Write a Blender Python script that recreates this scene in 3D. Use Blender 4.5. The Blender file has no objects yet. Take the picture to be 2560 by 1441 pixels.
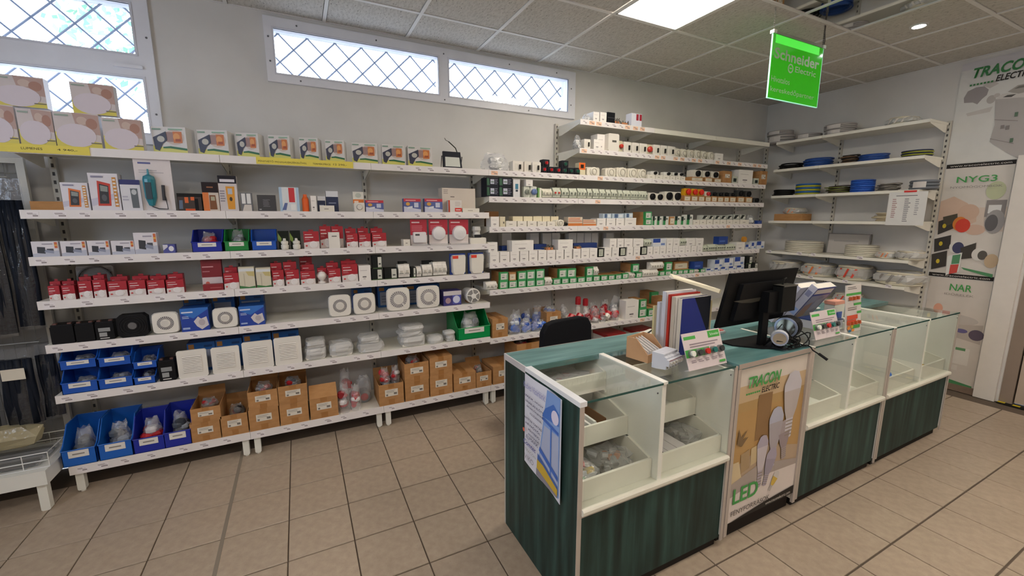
import bpy, math, random
from mathutils import Vector, Matrix
# ------------------------------------------------------------------ camera, world, lights, exposure
SC = bpy.context.scene
COL = SC.collection
PI = math.pi
cam_d = bpy.data.cameras.new('camera'); cam = bpy.data.objects.new('camera', cam_d); COL.objects.link(cam)
cam_d.sensor_fit = 'HORIZONTAL'; cam_d.sensor_width = 36.0; cam_d.lens = 36.0 * 1051.0 / 2560.0
cam_d.clip_start = 0.02; cam_d.clip_end = 200
PITCH, YAW = math.radians(9.549), math.radians(26.785)
cam.location = (0, 0, 1.65)
cam.rotation_euler = (PI / 2 - PITCH, 0, -YAW)
SC.camera = cam
SC.view_settings.view_transform = 'Standard'; SC.view_settings.look = 'None'
SC.view_settings.gamma = 1.0; SC.view_settings.use_curve_mapping = False
SC.view_settings.exposure = -0.08
wd = bpy.data.worlds.new('daylight'); SC.world = wd; wd.use_nodes = True
bgn = wd.node_tree.nodes['Background']; bgn.inputs[0].default_value = (0.76, 0.84, 1.0, 1); bgn.inputs[1].default_value = 8.5
def area(name, loc, size, sizey, power, color, rot=(0, 0, 0)):
    l = bpy.data.lights.new(name, 'AREA'); l.shape = 'RECTANGLE'; l.size = size; l.size_y = sizey
    l.energy = power; l.color = color
    o = bpy.data.objects.new(name, l); COL.objects.link(o); o.location = loc; o.rotation_euler = rot
    return o
lp = area('window_portal', (-2.98, .9, 2.1), 1.7, 1.3, 1, (1, 1, 1), (PI / 2, 0, -PI / 2)); lp.data.cycles.is_portal = True
for nm, cx, cz, sx, sz in (('window_portal', -1.43, 2.55, 1.3, .9), ('window_portal', 1.2, 2.82, 2.5, .34)):
    p = area(nm, (cx, 3.93, cz), sx, sz, 1, (1, 1, 1), (-PI / 2, 0, 0)); p.data.cycles.is_portal = True
PANEL_E = 27.0      # ceiling LED panels, emission strength
SPOT_E = 120.0

# ------------------------------------------------------------------ materials
def lin(h):
    if isinstance(h, tuple): return h
    h = h.lstrip('#'); c = [int(h[i:i + 2], 16) / 255 for i in (0, 2, 4)]
    return tuple(((x / 12.92) if x <= .04045 else ((x + .055) / 1.055) ** 2.4) for x in c)
MC = {}
def new_mat(name):
    m = bpy.data.materials.new(name); m.use_nodes = True
    return m, m.node_tree.nodes, m.node_tree.links, m.node_tree.nodes['Principled BSDF']
def M(h, rough=.5, metal=0.0, spec=None, bump=0):
    k = (h, rough, metal, spec, bump)
    if k in MC: return MC[k]
    m, n, l, b = new_mat('paint')
    c = lin(h); b.inputs['Roughness'].default_value = rough; b.inputs['Metallic'].default_value = metal
    if spec is None and not metal and max(c) < .03: spec = .18; b.inputs['Roughness'].default_value = max(rough, .5)
    if spec is not None: b.inputs['Specular IOR Level'].default_value = spec
    # slight procedural variation so no surface is perfectly flat
    tc = n.new('ShaderNodeTexCoord'); nz = n.new('ShaderNodeTexNoise'); nz.inputs['Scale'].default_value = 9
    mx = n.new('ShaderNodeMix'); mx.data_type = 'RGBA'
    l.new(tc.outputs['Object'], nz.inputs['Vector']); l.new(nz.outputs[0], mx.inputs['Factor'])
    mx.inputs[6].default_value = (*[x * .93 for x in c], 1); mx.inputs[7].default_value = (*[min(1, x * 1.06) for x in c], 1)
    l.new(mx.outputs[2], b.inputs['Base Color'])
    if bump:
        bp = n.new('ShaderNodeBump'); n2 = n.new('ShaderNodeTexNoise'); n2.inputs['Scale'].default_value = 60
        l.new(tc.outputs['Object'], n2.inputs['Vector']); l.new(n2.outputs[0], bp.inputs['Height']); bp.inputs['Strength'].default_value = bump
        bp.inputs['Distance'].default_value = .002; l.new(bp.outputs[0], b.inputs['Normal'])
    MC[k] = m; return m
def emis(h, s):
    k = ('e', h, s)
    if k in MC: return MC[k]
    m, n, l, b = new_mat('light'); b.inputs['Base Color'].default_value = (*lin(h), 1)
    b.inputs['Emission Color'].default_value = (*lin(h), 1); b.inputs['Emission Strength'].default_value = s
    MC[k] = m; return m
def clear(name, tint, gloss=.12, haze=0.0, rough=.03, hazecol='ffffff', bump=0, col=None):
    k = ('c', name)
    if k in MC: return MC[k]
    m = bpy.data.materials.new(name); m.use_nodes = True; n = m.node_tree.nodes; l = m.node_tree.links; n.clear()
    out = n.new('ShaderNodeOutputMaterial'); tr = n.new('ShaderNodeBsdfTransparent'); gl = n.new('ShaderNodeBsdfGlossy')
    tr.inputs[0].default_value = (*lin(tint), 1); gl.inputs['Roughness'].default_value = rough
    fr = n.new('ShaderNodeLayerWeight'); fr.inputs[0].default_value = .5; pw = n.new('ShaderNodeMath'); pw.operation = 'POWER'; pw.inputs[1].default_value = 4.0; l.new(fr.outputs['Facing'], pw.inputs[0])
    ad = n.new('ShaderNodeMath'); ad.operation = 'MULTIPLY_ADD'; ad.inputs[1].default_value = .6; ad.inputs[2].default_value = gloss
    l.new(pw.outputs[0], ad.inputs[0]); mx = n.new('ShaderNodeMixShader')
    l.new(ad.outputs[0], mx.inputs[0]); l.new(tr.outputs[0], mx.inputs[1]); l.new(gl.outputs[0], mx.inputs[2])
    last = mx
    if haze:
        df = n.new('ShaderNodeBsdfDiffuse'); df.inputs[0].default_value = (*lin(hazecol), 1); m2 = n.new('ShaderNodeMixShader'); m2.inputs[0].default_value = haze
        l.new(mx.outputs[0], m2.inputs[1]); l.new(df.outputs[0], m2.inputs[2]); last = m2
    if bump:
        tc = n.new('ShaderNodeTexCoord'); nz = n.new('ShaderNodeTexNoise'); nz.inputs['Scale'].default_value = 45; bp = n.new('ShaderNodeBump')
        bp.inputs['Strength'].default_value = bump; bp.inputs['Distance'].default_value = .01
        l.new(tc.outputs['Object'], nz.inputs['Vector']); l.new(nz.outputs[0], bp.inputs['Height']); l.new(bp.outputs[0], gl.inputs['Normal'])
    l.new(last.outputs[0], out.inputs[0]); MC[k] = m; return m
def ramp_mat(name, stops, scale, rough=.6, stretch=(1, 1, 1), detail=4, bump=0, bdist=.002, spec=None, objrand=0, metal=0, coord='Object', fleck=None):
    m, n, l, b = new_mat(name)
    tc = n.new('ShaderNodeTexCoord'); mp = n.new('ShaderNodeMapping'); nz = n.new('ShaderNodeTexNoise'); cr = n.new('ShaderNodeValToRGB')
    if coord == 'World':
        gm = n.new('ShaderNodeNewGeometry'); l.new(gm.outputs['Position'], mp.inputs['Vector'])
    else: l.new(tc.outputs[coord], mp.inputs['Vector'])
    mp.inputs['Scale'].default_value = stretch
    l.new(mp.outputs[0], nz.inputs['Vector']); nz.inputs['Scale'].default_value = scale; nz.inputs['Detail'].default_value = detail
    l.new(nz.outputs[0], cr.inputs[0]); e = cr.color_ramp.elements
    e[0].position, e[0].color = stops[0][0], (*lin(stops[0][1]), 1); e[1].position, e[1].color = stops[-1][0], (*lin(stops[-1][1]), 1)
    for p, c in stops[1:-1]:
        q = e.new(p); q.color = (*lin(c), 1)
    src = cr.outputs[0]
    if fleck:
        n3 = n.new('ShaderNodeTexNoise'); n3.inputs['Scale'].default_value = fleck[0]; l.new(mp.outputs[0], n3.inputs['Vector']); c3 = n.new('ShaderNodeValToRGB')
        c3.color_ramp.elements[0].position = fleck[1]; c3.color_ramp.elements[0].color = (0, 0, 0, 1); c3.color_ramp.elements[1].position = fleck[1] + .05
        l.new(n3.outputs[0], c3.inputs[0]); mm = n.new('ShaderNodeMix'); mm.data_type = 'RGBA'; l.new(c3.outputs[0], mm.inputs['Factor'])
        l.new(src, mm.inputs[6]); mm.inputs[7].default_value = (*lin(fleck[2]), 1); src = mm.outputs[2]
    if objrand:
        oi = n.new('ShaderNodeObjectInfo'); hs = n.new('ShaderNodeHueSaturation'); ma = n.new('ShaderNodeMapRange')
        l.new(oi.outputs['Random'], ma.inputs[0]); ma.inputs[3].default_value = 1 - objrand; ma.inputs[4].default_value = 1 + objrand
        l.new(ma.outputs[0], hs.inputs['Value']); l.new(src, hs.inputs['Color']); src = hs.outputs[0]
    l.new(src, b.inputs['Base Color']); b.inputs['Roughness'].default_value = rough; b.inputs['Metallic'].default_value = metal
    if spec is not None: b.inputs['Specular IOR Level'].default_value = spec
    if bump:
        bp = n.new('ShaderNodeBump'); bp.inputs['Strength'].default_value = bump; bp.inputs['Distance'].default_value = bdist
        l.new(nz.outputs[0], bp.inputs['Height']); l.new(bp.outputs[0], b.inputs['Normal'])
    return m
m_wall = ramp_mat('wall_paint', [(.3, 'cfcdca'), (.7, 'd8d6d3')], 3, .75, bump=.15, coord='World')
m_ceil = ramp_mat('ceiling_tile', [(.40, 'c2bfb9'), (.56, 'cfccc6')], 62, .9, stretch=(1, .35, 1), detail=3, bump=.2, objrand=.02, spec=.2, fleck=(115, .63, '8e8b86'))
m_tbar = M('e4e3e0', .5)
m_floor = ramp_mat('floor_tile', [(.3, 'a39280'), (.5, 'ab9a87'), (.72, 'b2a28f')], 24, .34, detail=5, objrand=.04, spec=.42, fleck=(170, .66, '95846f'))
m_grout = M('5d5044', .9)
m_shelf = M('e9e6db', .45)
m_lip = M('e6e1e0', .45)
m_post = M('c9c5ba', .5)
m_dark = M('2a2522', .8)
m_tagpaper = M('eae4e6', .6); m_tagtext = M('8d8384', .7); m_tagor = M('efc3a4', .6); m_tagyel = M('e6d55a', .6)
m_greenwood = ramp_mat('green_stained_wood', [(.28, '15221f'), (.5, '233a36'), (.66, '304d48'), (.8, '44625c')], 7, .5, stretch=(3.2, 3.2, .25), detail=6, coord='World', spec=.3)
m_greentop = ramp_mat('green_wood_top', [(.3, '44706f'), (.55, '608a8a'), (.8, '82a8a8')], 6, .33, stretch=(.4, 4, 1), detail=6, coord='World', spec=.5)
m_trim = M('b5aaa0', .4)
m_white = M('e4e3da', .5)
m_inner = M('e9e8e0', .5)
m_card = ramp_mat('cardboard', [(.3, 'a87c50'), (.7, 'b88a5c')], 12, .8, stretch=(1, 1, 3), detail=5, objrand=.06, spec=.2)
m_cardin = M('7d5735', .9)
m_tape = M('a2713f', .35)
m_glass = clear('display_glass', 'fcfefd', gloss=.012)
m_wglass = clear('window_glass', 'fafdff', gloss=.02)
m_edge = M('1f4d48', .15)
m_film2 = clear('thin_film', 'f4f6fa', gloss=.05, haze=.02, rough=.1, bump=.6)
m_film = clear('plastic_film', 'f7f8fa', gloss=.09, haze=.14, rough=.28, bump=.5)
m_filmw = clear('milky_film', 'e8eaec', gloss=.12, haze=.34, rough=.3, bump=.5)

# ------------------------------------------------------------------ geometry helpers
class G:
    def __init__(s): s.v = []; s.f = []; s.m = []
    def add(s, vs, fs, mi=0):
        o = len(s.v); s.v += [tuple(p) for p in vs]; s.f += [tuple(i + o for i in f) for f in fs]; s.m += [mi] * len(fs); return s
    def box(s, x0, x1, y0, y1, z0, z1, mi=0):
        return s.add([(x0, y0, z0), (x1, y0, z0), (x1, y1, z0), (x0, y1, z0), (x0, y0, z1), (x1, y0, z1), (x1, y1, z1), (x0, y1, z1)],
                     [(0, 3, 2, 1), (4, 5, 6, 7), (0, 1, 5, 4), (1, 2, 6, 5), (2, 3, 7, 6), (3, 0, 4, 7)], mi)
    def bbox(s, x0, x1, y0, y1, z0, z1, r=.004, mi=0):
        # box with chamfered vertical/front edges (octagonal section in xz)
        r = min(r, (x1 - x0) * .3, (z1 - z0) * .3)
        p = [(x0 + r, z0), (x1 - r, z0), (x1, z0 + r), (x1, z1 - r), (x1 - r, z1), (x0 + r, z1), (x0, z1 - r), (x0, z0 + r)]
        return s.prism(p, 'y', y0, y1, mi)
    def prism(s, poly, ax, a, b, mi=0, top=None):
        n = len(poly); q = top or poly
        def P(p, t): return {'y': (p[0], t, p[1]), 'x': (t, p[0], p[1]), 'z': (p[0], p[1], t)}[ax]
        vs = [P(p, a) for p in poly] + [P(p, b) for p in q]
        fs = [tuple(range(n)), tuple(range(2 * n - 1, n - 1, -1))] + [(i, i + n, (i + 1) % n + n, (i + 1) % n) for i in range(n)]
        return s.add(vs, fs, mi)
    def cyl(s, c, r, a, b, ax='y', n=14, mi=0, r2=None, e=1.0):
        r2 = r if r2 is None else r2
        pa = [(c[0] + r * math.cos(2 * PI * i / n), c[1] + r * e * math.sin(2 * PI * i / n)) for i in range(n)]
        pb = [(c[0] + r2 * math.cos(2 * PI * i / n), c[1] + r2 * e * math.sin(2 * PI * i / n)) for i in range(n)]
        return s.prism(pa, ax, a, b, mi, pb)
    def ring(s, c, r0, r1, a, b, n=24, mi=0, ax='y'):
        def P(r, i, t):
            x, z = c[0] + r * math.cos(2 * PI * i / n), c[1] + r * math.sin(2 * PI * i / n)
            return {'y': (x, t, z), 'z': (x, z, t), 'x': (t, x, z)}[ax]
        vs = [];
        for i in range(n): vs += [P(r0, i, a), P(r1, i, a), P(r1, i, b), P(r0, i, b)]
        fs = []
        for i in range(n):
            j = (i + 1) % n
            for k in range(4): fs.append((i * 4 + k, i * 4 + (k + 1) % 4, j * 4 + (k + 1) % 4, j * 4 + k))
        return s.add(vs, fs, mi)
    def lathe(s, prof, c=(0, 0, 0), n=16, mi=0, ax='z'):
        vs = []
        for r, h in prof:
            for i in range(n):
                a = 2 * PI * i / n; x, y = r * math.cos(a), r * math.sin(a)
                p = {'z': (x, y, h), 'y': (x, h, y), 'x': (h, x, y)}[ax]
                vs.append((c[0] + p[0], c[1] + p[1], c[2] + p[2]))
        fs = [(k * n + i, k * n + (i + 1) % n, (k + 1) * n + (i + 1) % n, (k + 1) * n + i) for k in range(len(prof) - 1) for i in range(n)]
        fs += [tuple(range(n)), tuple((len(prof) - 1) * n + i for i in range(n - 1, -1, -1))]
        return s.add(vs, fs, mi)
    def tube(s, pts, r, n=6, mi=0, closed=False):
        pts = [Vector(p) for p in pts]; N = len(pts); vs = []; up = Vector((0, 0, 1))
        for i, p in enumerate(pts):
            t = (pts[(i + 1) % N] - pts[i - 1]) if closed else (pts[min(i + 1, N - 1)] - pts[max(i - 1, 0)])
            if t.length < 1e-9: t = Vector((1, 0, 0))
            t.normalize(); u = up if abs(t.z) < .95 else Vector((0, 1, 0))
            a = t.cross(u).normalized(); b = a.cross(t)
            vs += [p + a * r * math.cos(2 * PI * k / n) + b * r * math.sin(2 * PI * k / n) for k in range(n)]
        fs = []
        for i in range(N if closed else N - 1):
            j = (i + 1) % N
            fs += [(i * n + k, i * n + (k + 1) % n, j * n + (k + 1) % n, j * n + k) for k in range(n)]
        if not closed: fs += [tuple(range(n - 1, -1, -1)), tuple((N - 1) * n + k for k in range(n))]
        return s.add(vs, fs, mi)
    def quad(s, a, b, c, d, mi=0): return s.add([a, b, c, d], [(0, 1, 2, 3)], mi)
    def blob(s, c, rx, ry, rz, rnd, amp=.2, n=9, k=6, mi=0, flat=None, sq=1.0):
        vs = []; R = rnd
        for j in range(k + 1):
            ph = -PI / 2 + PI * j / k
            for i in range(n):
                a = 2 * PI * i / n; q = 1 + R.uniform(-amp, amp)
                cx = math.copysign(abs(math.cos(a)) ** sq, math.cos(a)); sx = math.copysign(abs(math.sin(a)) ** sq, math.sin(a))
                cp = abs(math.cos(ph)) ** sq; sp = math.copysign(abs(math.sin(ph)) ** sq, math.sin(ph))
                z = c[2] + rz * sp * q
                if flat is not None: z = max(flat, z)
                vs.append((c[0] + rx * cp * cx * q, c[1] + ry * cp * sx * q, z))
        fs = [(j * n + i, j * n + (i + 1) % n, (j + 1) * n + (i + 1) % n, (j + 1) * n + i) for j in range(k) for i in range(n)]
        return s.add(vs, fs, mi)
    def mesh(s, name, mats, smooth=False):
        me = bpy.data.meshes.new(name); me.from_pydata(s.v, [], s.f)
        for m in mats: me.materials.append(m)
        if len(mats) > 1: me.polygons.foreach_set('material_index', s.m)
        if smooth: me.polygons.foreach_set('use_smooth', [True] * len(s.f))
        me.update(); return me
    def obj(s, name, parent, *mats, smooth=False, loc=None, rot=None):
        o = bpy.data.objects.new(name, s.mesh(name, mats, smooth)); COL.objects.link(o)
        if parent: o.parent = parent
        if loc: o.location = loc
        if rot: o.rotation_euler = rot
        return o
def inst(name, me, parent, loc=(0, 0, 0), rot=(0, 0, 0)):
    o = bpy.data.objects.new(name, me); COL.objects.link(o); o.parent = parent; o.location = loc; o.rotation_euler = rot; return o
def thing(name, label, cat, loc=(0, 0, 0), rz=0, group=None, rot=None):
    o = bpy.data.objects.new(name, None); COL.objects.link(o); o.location = loc; o.rotation_euler = rot or (0, 0, rz)
    o.empty_display_size = .05; o['label'] = label; o['category'] = cat
    if group: o['group'] = group
    return o
def tag(o, label, cat, group=None):
    o['label'] = label; o['category'] = cat
    if group: o['group'] = group
    return o
def struct(o): o['kind'] = 'structure'; return o
# flat print: shapes in 0..1 of a w x h face, the face lying in the local x/z plane and facing -y
def art(parent, w, h, shapes, y=0.0, x=0.0, z=0.0, name='front_print', step=.0004):
    g = G(); mats = []; idx = {}
    for k, s in enumerate(shapes):
        c = s[-1]
        if c not in idx: idx[c] = len(mats); mats.append(M(c, .45) if isinstance(c, str) else c)
        mi = idx[c]; yy = y - step * (k + 1)
        def P(a, b): return (x + (a - .5) * w, yy, z + b * h)
        if s[0] == 'r': _, a, b, c2, d, _c = s; pts = [P(a, b), P(c2, b), P(c2, d), P(a, d)]
        elif s[0] == 'e':
            _, a, b, rx, rz, _c = s; pts = [P(a + rx * math.cos(2 * PI * i / 20), b + rz * math.sin(2 * PI * i / 20)) for i in range(20)]
        elif s[0] == 'p': pts = [P(*q) for q in s[1]]
        elif s[0] == 'l':    # lines of imitation small text: x0, z0, x1, z1, rows
            _, a, b, c2, d, rows, _c = s; rr = random.Random(int(a * 977 + b * 331 + rows)); dz = (d - b) / rows
            for q in range(rows):
                xe = a + (c2 - a) * rr.uniform(.65, 1); zb = d - (q + .75) * dz
                g.add([P(a, zb), P(xe, zb), P(xe, zb + dz * .45), P(a, zb + dz * .45)], [(0, 1, 2, 3)], mi)
            continue
        g.add(pts, [tuple(range(len(pts)))], mi)
    return g.obj(name, parent, *mats)
def text(parent, s, x0, z0, x1, z1, mat, y=-.002, shear=0, bold=0, name='lettering', keep=False):
    cu = bpy.data.curves.new('lettering', 'FONT'); cu.body = s; cu.size = 1; cu.shear = shear; cu.offset = bold; cu.resolution_u = 3
    t = bpy.data.objects.new('lettering', cu); COL.objects.link(t)
    dg = bpy.context.evaluated_depsgraph_get(); dg.update()
    me = bpy.data.meshes.new_from_object(t.evaluated_get(dg)); bpy.data.objects.remove(t); bpy.data.curves.remove(cu)
    xs = [v.co.x for v in me.vertices]; ys = [v.co.y for v in me.vertices]
    a, b, c, d = min(xs), max(xs), min(ys), max(ys); kx = (x1 - x0) / (b - a); kz = (z1 - z0) / (d - c)
    for v in me.vertices: v.co = Vector((x0 + (v.co.x - a) * kx, y, z0 + (v.co.y - c) * kz))
    me.materials.clear(); me.materials.append(mat)
    o = bpy.data.objects.new(name, me); COL.objects.link(o)
    if parent: o.parent = parent
    return o
ITEMS = {
 'T': '''pl -1.341 3.234 2.032 0.134 0.191 0 0;pl -1.201 3.234 2.032 0.137 0.182 0 0;pl -1.037 3.234 2.032 0.187 0.181 0 0;pl -0.848 3.234 2.032 0.172 0.17 0 0;pl -1.244 3.24 2.223 0.199 0.153 0 1;pl -0.954 3.24 2.213 0.182 0.162 0 1;fb -0.642 3.254 2.032 0.181 0.147 -16 0;fb -0.428 3.254 2.032 0.171 0.148 -16 0;fb -0.245 3.254 2.032 0.131 0.147 -16 0;fb -0.067 3.254 2.032 0.13 0.147 -16 0;fb 0.108 3.254 2.032 0.12 0.146 -16 0;fb 0.27 3.254 2.032 0.124 0.143 -14 0;fb 0.467 3.254 2.032 0.175 0.139 -12 0;fb 0.663 3.234 2.032 0.161 0.139 -8 0;fb 0.861 3.234 2.032 0.183 0.142 -4 0;fl 1.121 3.234 2.032 0.154 0.125 0 0;bgw 1.499 3.234 2.032 0.26 0.144 0 0;sw 1.689 3.234 2.032 0.099 0.083 0 0;sw 1.8 3.26 2.032 0.071 0.089 0 0;sw 1.87 3.234 2.032 0.083 0.086 0 0;rs 1.944 3.234 2.032 0.065 0.054 0 0;rs 2.015 3.234 2.032 0.07 0.054 0 0;rs 2.088 3.234 2.032 0.067 0.055 0 0;gs 2.155 3.234 2.032 0.06 0.055 0 0;gs 2.224 3.234 2.032 0.069 0.055 0 0;gs 2.293 3.234 2.032 0.061 0.058 0 0;rs 1.963 3.234 2.086 0.073 0.058 0 1;gs 2.16 3.234 2.087 0.072 0.059 0 1;od 2.346 3.234 2.032 0.071 0.106 0 0;ds 2.487 3.234 2.032 0.147 0.075 0 0;ds 2.689 3.234 2.032 0.125 0.078 0 0;ds 2.825 3.234 2.032 0.129 0.089 0 0;ds 2.961 3.234 2.032 0.123 0.088 0 0;ds 3.083 3.234 2.032 0.11 0.086 0 0;wl 3.194 3.234 2.032 0.102 0.038 0 0;wl 3.297 3.234 2.032 0.093 0.039 0 0;wl 3.397 3.234 2.032 0.095 0.039 0 0;wl 3.487 3.234 2.032 0.074 0.039 0 0;wl 3.565 3.234 2.032 0.07 0.042 0 0;wl 3.637 3.234 2.032 0.065 0.041 0 0;kw 3.242 3.234 2.071 0.108 0.035 0 1;kw 3.424 3.234 2.071 0.101 0.035 0 1;kw 3.529 3.234 2.074 0.075 0.035 0 1;kw 3.61 3.234 2.074 0.076 0.035 0 1;cb 3.848 3.234 2.032 0.19 0.042 0 0;cb 4.029 3.234 2.032 0.121 0.045 0 0;cb 4.174 3.234 2.032 0.118 0.042 0 0;wk 3.856 3.234 2.074 0.141 0.075 0 1;wk 3.999 3.234 2.077 0.12 0.07 0 1;wk 4.136 3.234 2.074 0.13 0.071 0 1;ca 4.327 3.234 2.032 0.148 0.126 0 0;gd 4.459 3.234 2.032 0.09 0.076 0 0;wb 4.643 3.234 2.032 0.25 0.154 0 0;gd 4.841 3.234 2.032 0.089 0.069 0 0;ca 4.965 3.234 2.032 0.144 0.156 0 0''',
 'Rm2': '''bgw 2.409 3.234 2.512 0.071 0.059 0 0;wb 2.487 3.234 2.512 0.068 0.077 0 0;wb 2.567 3.234 2.512 0.074 0.082 0 0;kb 2.658 3.234 2.512 0.089 0.091 0 0;on 2.752 3.234 2.512 0.081 0.066 0 0;wr 2.847 3.234 2.512 0.098 0.054 0 0;rf 2.966 3.234 2.512 0.131 0.113 0 0''',
 'Rm1': '''bgw 2.319 3.234 2.265 0.074 0.117 0 0;wf 2.396 3.234 2.265 0.071 0.082 0 0;wb 2.511 3.234 2.265 0.087 0.087 0 0;wb 2.595 3.29 2.265 0.094 0.149 0 0;wt 2.699 3.234 2.265 0.129 0.155 0 0;er 2.792 3.234 2.265 0.049 0.099 0 0;tsw 2.869 3.234 2.265 0.094 0.094 0 0;tsw 2.967 3.234 2.265 0.091 0.094 0 0;tsw 3.067 3.234 2.265 0.098 0.094 0 0;er 3.155 3.234 2.265 0.069 0.093 0 0;tsw 3.241 3.234 2.265 0.091 0.095 0 0;tsw 3.339 3.234 2.265 0.093 0.095 0 0;tsw 3.444 3.234 2.265 0.107 0.095 0 0;gk 3.546 3.234 2.265 0.075 0.086 0 0;gk 3.636 3.234 2.265 0.082 0.085 0 0;gk 3.739 3.234 2.265 0.089 0.084 0 0;gk 3.842 3.234 2.265 0.091 0.087 0 0;gk 3.94 3.234 2.265 0.081 0.085 0 0;gk 4.05 3.234 2.265 0.101 0.08 0 0;wb 4.172 3.234 2.265 0.117 0.072 0 0''',
 'R1': '''bk 1.456 3.234 1.82 0.108 0.082 0 0;bk 1.575 3.234 1.82 0.123 0.085 0 0;bk 1.456 3.234 1.902 0.108 0.07 0 1;bk 1.575 3.234 1.905 0.122 0.071 0 1;wd 1.676 3.234 1.82 0.065 0.145 0 0;md 1.781 3.234 1.82 0.059 0.092 0 0;mb 1.846 3.234 1.82 0.064 0.094 0 0;wb 1.8 3.234 1.914 0.067 0.052 0 1;gw 1.904 3.234 1.82 0.036 0.082 0 0;wr2 1.982 3.234 1.82 0.103 0.078 0 0;brr 2.082 3.234 1.82 0.08 0.091 0 0;br 2.169 3.234 1.82 0.077 0.09 0 0;br 2.258 3.234 1.82 0.083 0.09 0 0;br 2.358 3.234 1.82 0.099 0.093 0 0;br 2.444 3.234 1.82 0.055 0.092 0 0;br 2.516 3.234 1.82 0.07 0.094 0 0;br 2.593 3.234 1.82 0.066 0.092 0 0;br 2.663 3.234 1.82 0.053 0.091 0 0;br 2.733 3.234 1.82 0.068 0.093 0 0;br 2.81 3.234 1.82 0.055 0.091 0 0;br 2.89 3.234 1.82 0.086 0.09 0 0;br 2.992 3.234 1.82 0.098 0.089 0 0;br 3.102 3.234 1.82 0.111 0.088 0 0;wk 3.223 3.234 1.82 0.098 0.075 0 0;wk 3.328 3.234 1.82 0.1 0.07 0 0;wk 3.457 3.234 1.82 0.114 0.093 0 0;wk 3.578 3.234 1.82 0.105 0.092 0 0;cb 3.72 3.234 1.82 0.096 0.059 0 0;cb 3.83 3.234 1.82 0.098 0.061 0 0;cb 3.939 3.234 1.82 0.094 0.06 0 0;cb 4.043 3.234 1.82 0.09 0.058 0 0;cb 4.143 3.234 1.82 0.085 0.06 0 0;cb 4.246 3.234 1.82 0.093 0.058 0 0;cb 4.346 3.234 1.82 0.081 0.06 0 0;cb 4.453 3.234 1.82 0.104 0.062 0 0;cb 4.597 3.234 1.82 0.114 0.065 0 0;cb 4.741 3.234 1.82 0.117 0.064 0 0;or 3.727 3.234 1.879 0.084 0.075 0 1;or 3.83 3.234 1.881 0.086 0.071 0 1;or 3.926 3.234 1.88 0.081 0.071 0 1;or2 4.04 3.234 1.878 0.083 0.051 0 1;kk 4.143 3.234 1.88 0.085 0.048 0 1;kk 4.245 3.234 1.878 0.08 0.048 0 1;kk 4.339 3.234 1.88 0.081 0.048 0 1;kk 4.448 3.234 1.882 0.097 0.044 0 1;kk 4.591 3.234 1.885 0.106 0.072 0 1;kk 4.731 3.234 1.884 0.102 0.068 0 1;kk 4.885 3.234 1.82 0.112 0.057 0 0''',
 'R2': '''ka 1.506 3.33 1.572 0.094 0.128 0 0;wb 1.474 3.234 1.572 0.077 0.084 0 0;bb 1.544 3.234 1.572 0.049 0.084 0 0;bb 1.728 3.31 1.572 0.099 0.087 0 0;bb 1.831 3.31 1.572 0.089 0.087 0 0;bb 1.929 3.31 1.572 0.092 0.088 0 0;bb 2.02 3.31 1.572 0.081 0.088 0 0;bb 2.11 3.31 1.572 0.082 0.088 0 0;wl 1.627 3.234 1.572 0.103 0.047 0 0;wl 1.731 3.234 1.572 0.09 0.046 0 0;wl 1.83 3.234 1.572 0.092 0.046 0 0;wl 1.93 3.234 1.572 0.09 0.042 0 0;wl 2.025 3.234 1.572 0.084 0.042 0 0;ds 2.128 3.234 1.572 0.095 0.056 0 0;kk 2.19 3.234 1.572 0.022 0.034 0 0;op 2.286 3.234 1.572 0.161 0.081 0 0;op 2.447 3.234 1.572 0.153 0.058 0 0;wb 2.586 3.234 1.572 0.105 0.069 0 0;wb 2.702 3.234 1.572 0.108 0.069 0 0;wb 2.816 3.234 1.572 0.1 0.069 0 0;wb 2.949 3.234 1.572 0.145 0.073 0 0;cp 2.652 3.234 1.641 0.102 0.045 0 1;cp 2.785 3.234 1.641 0.144 0.045 0 1;cp 2.923 3.234 1.645 0.103 0.045 0 1;gb 3.187 3.234 1.572 0.087 0.061 0 0;gb 3.182 3.234 1.633 0.087 0.072 0 1;gs2 3.269 3.234 1.572 0.055 0.089 0 0;gs2 3.339 3.234 1.572 0.073 0.089 0 0;gs2 3.426 3.234 1.572 0.08 0.089 0 0;cb 3.516 3.234 1.572 0.064 0.085 0 0;gs2 3.595 3.234 1.572 0.083 0.089 0 0;gs2 3.684 3.234 1.572 0.072 0.085 0 0;gs2 3.778 3.234 1.572 0.092 0.106 0 0;wl 3.887 3.234 1.572 0.088 0.051 0 0;wl 3.991 3.234 1.572 0.096 0.051 0 0;wl 4.1 3.234 1.572 0.098 0.05 0 0;wl 4.212 3.234 1.572 0.1 0.05 0 0;wl 4.32 3.234 1.572 0.102 0.05 0 0;wl 4.433 3.234 1.572 0.097 0.05 0 0;wl 4.545 3.234 1.572 0.113 0.049 0 0;wl 4.696 3.234 1.572 0.16 0.049 0 0;gkk 4.017 3.234 1.623 0.096 0.05 0 1;gkk 4.117 3.234 1.622 0.078 0.05 0 1;gkk 4.22 3.234 1.622 0.087 0.05 0 1;gkk 4.321 3.234 1.622 0.088 0.05 0 1;gkk 4.423 3.234 1.622 0.09 0.05 0 1;gkk 4.542 3.234 1.621 0.106 0.06 0 1;gkk 4.656 3.234 1.621 0.094 0.06 0 1;bgw 4.859 3.234 1.572 0.135 0.105 0 0;bl 4.976 3.234 1.572 0.084 0.039 0 0''',
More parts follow.
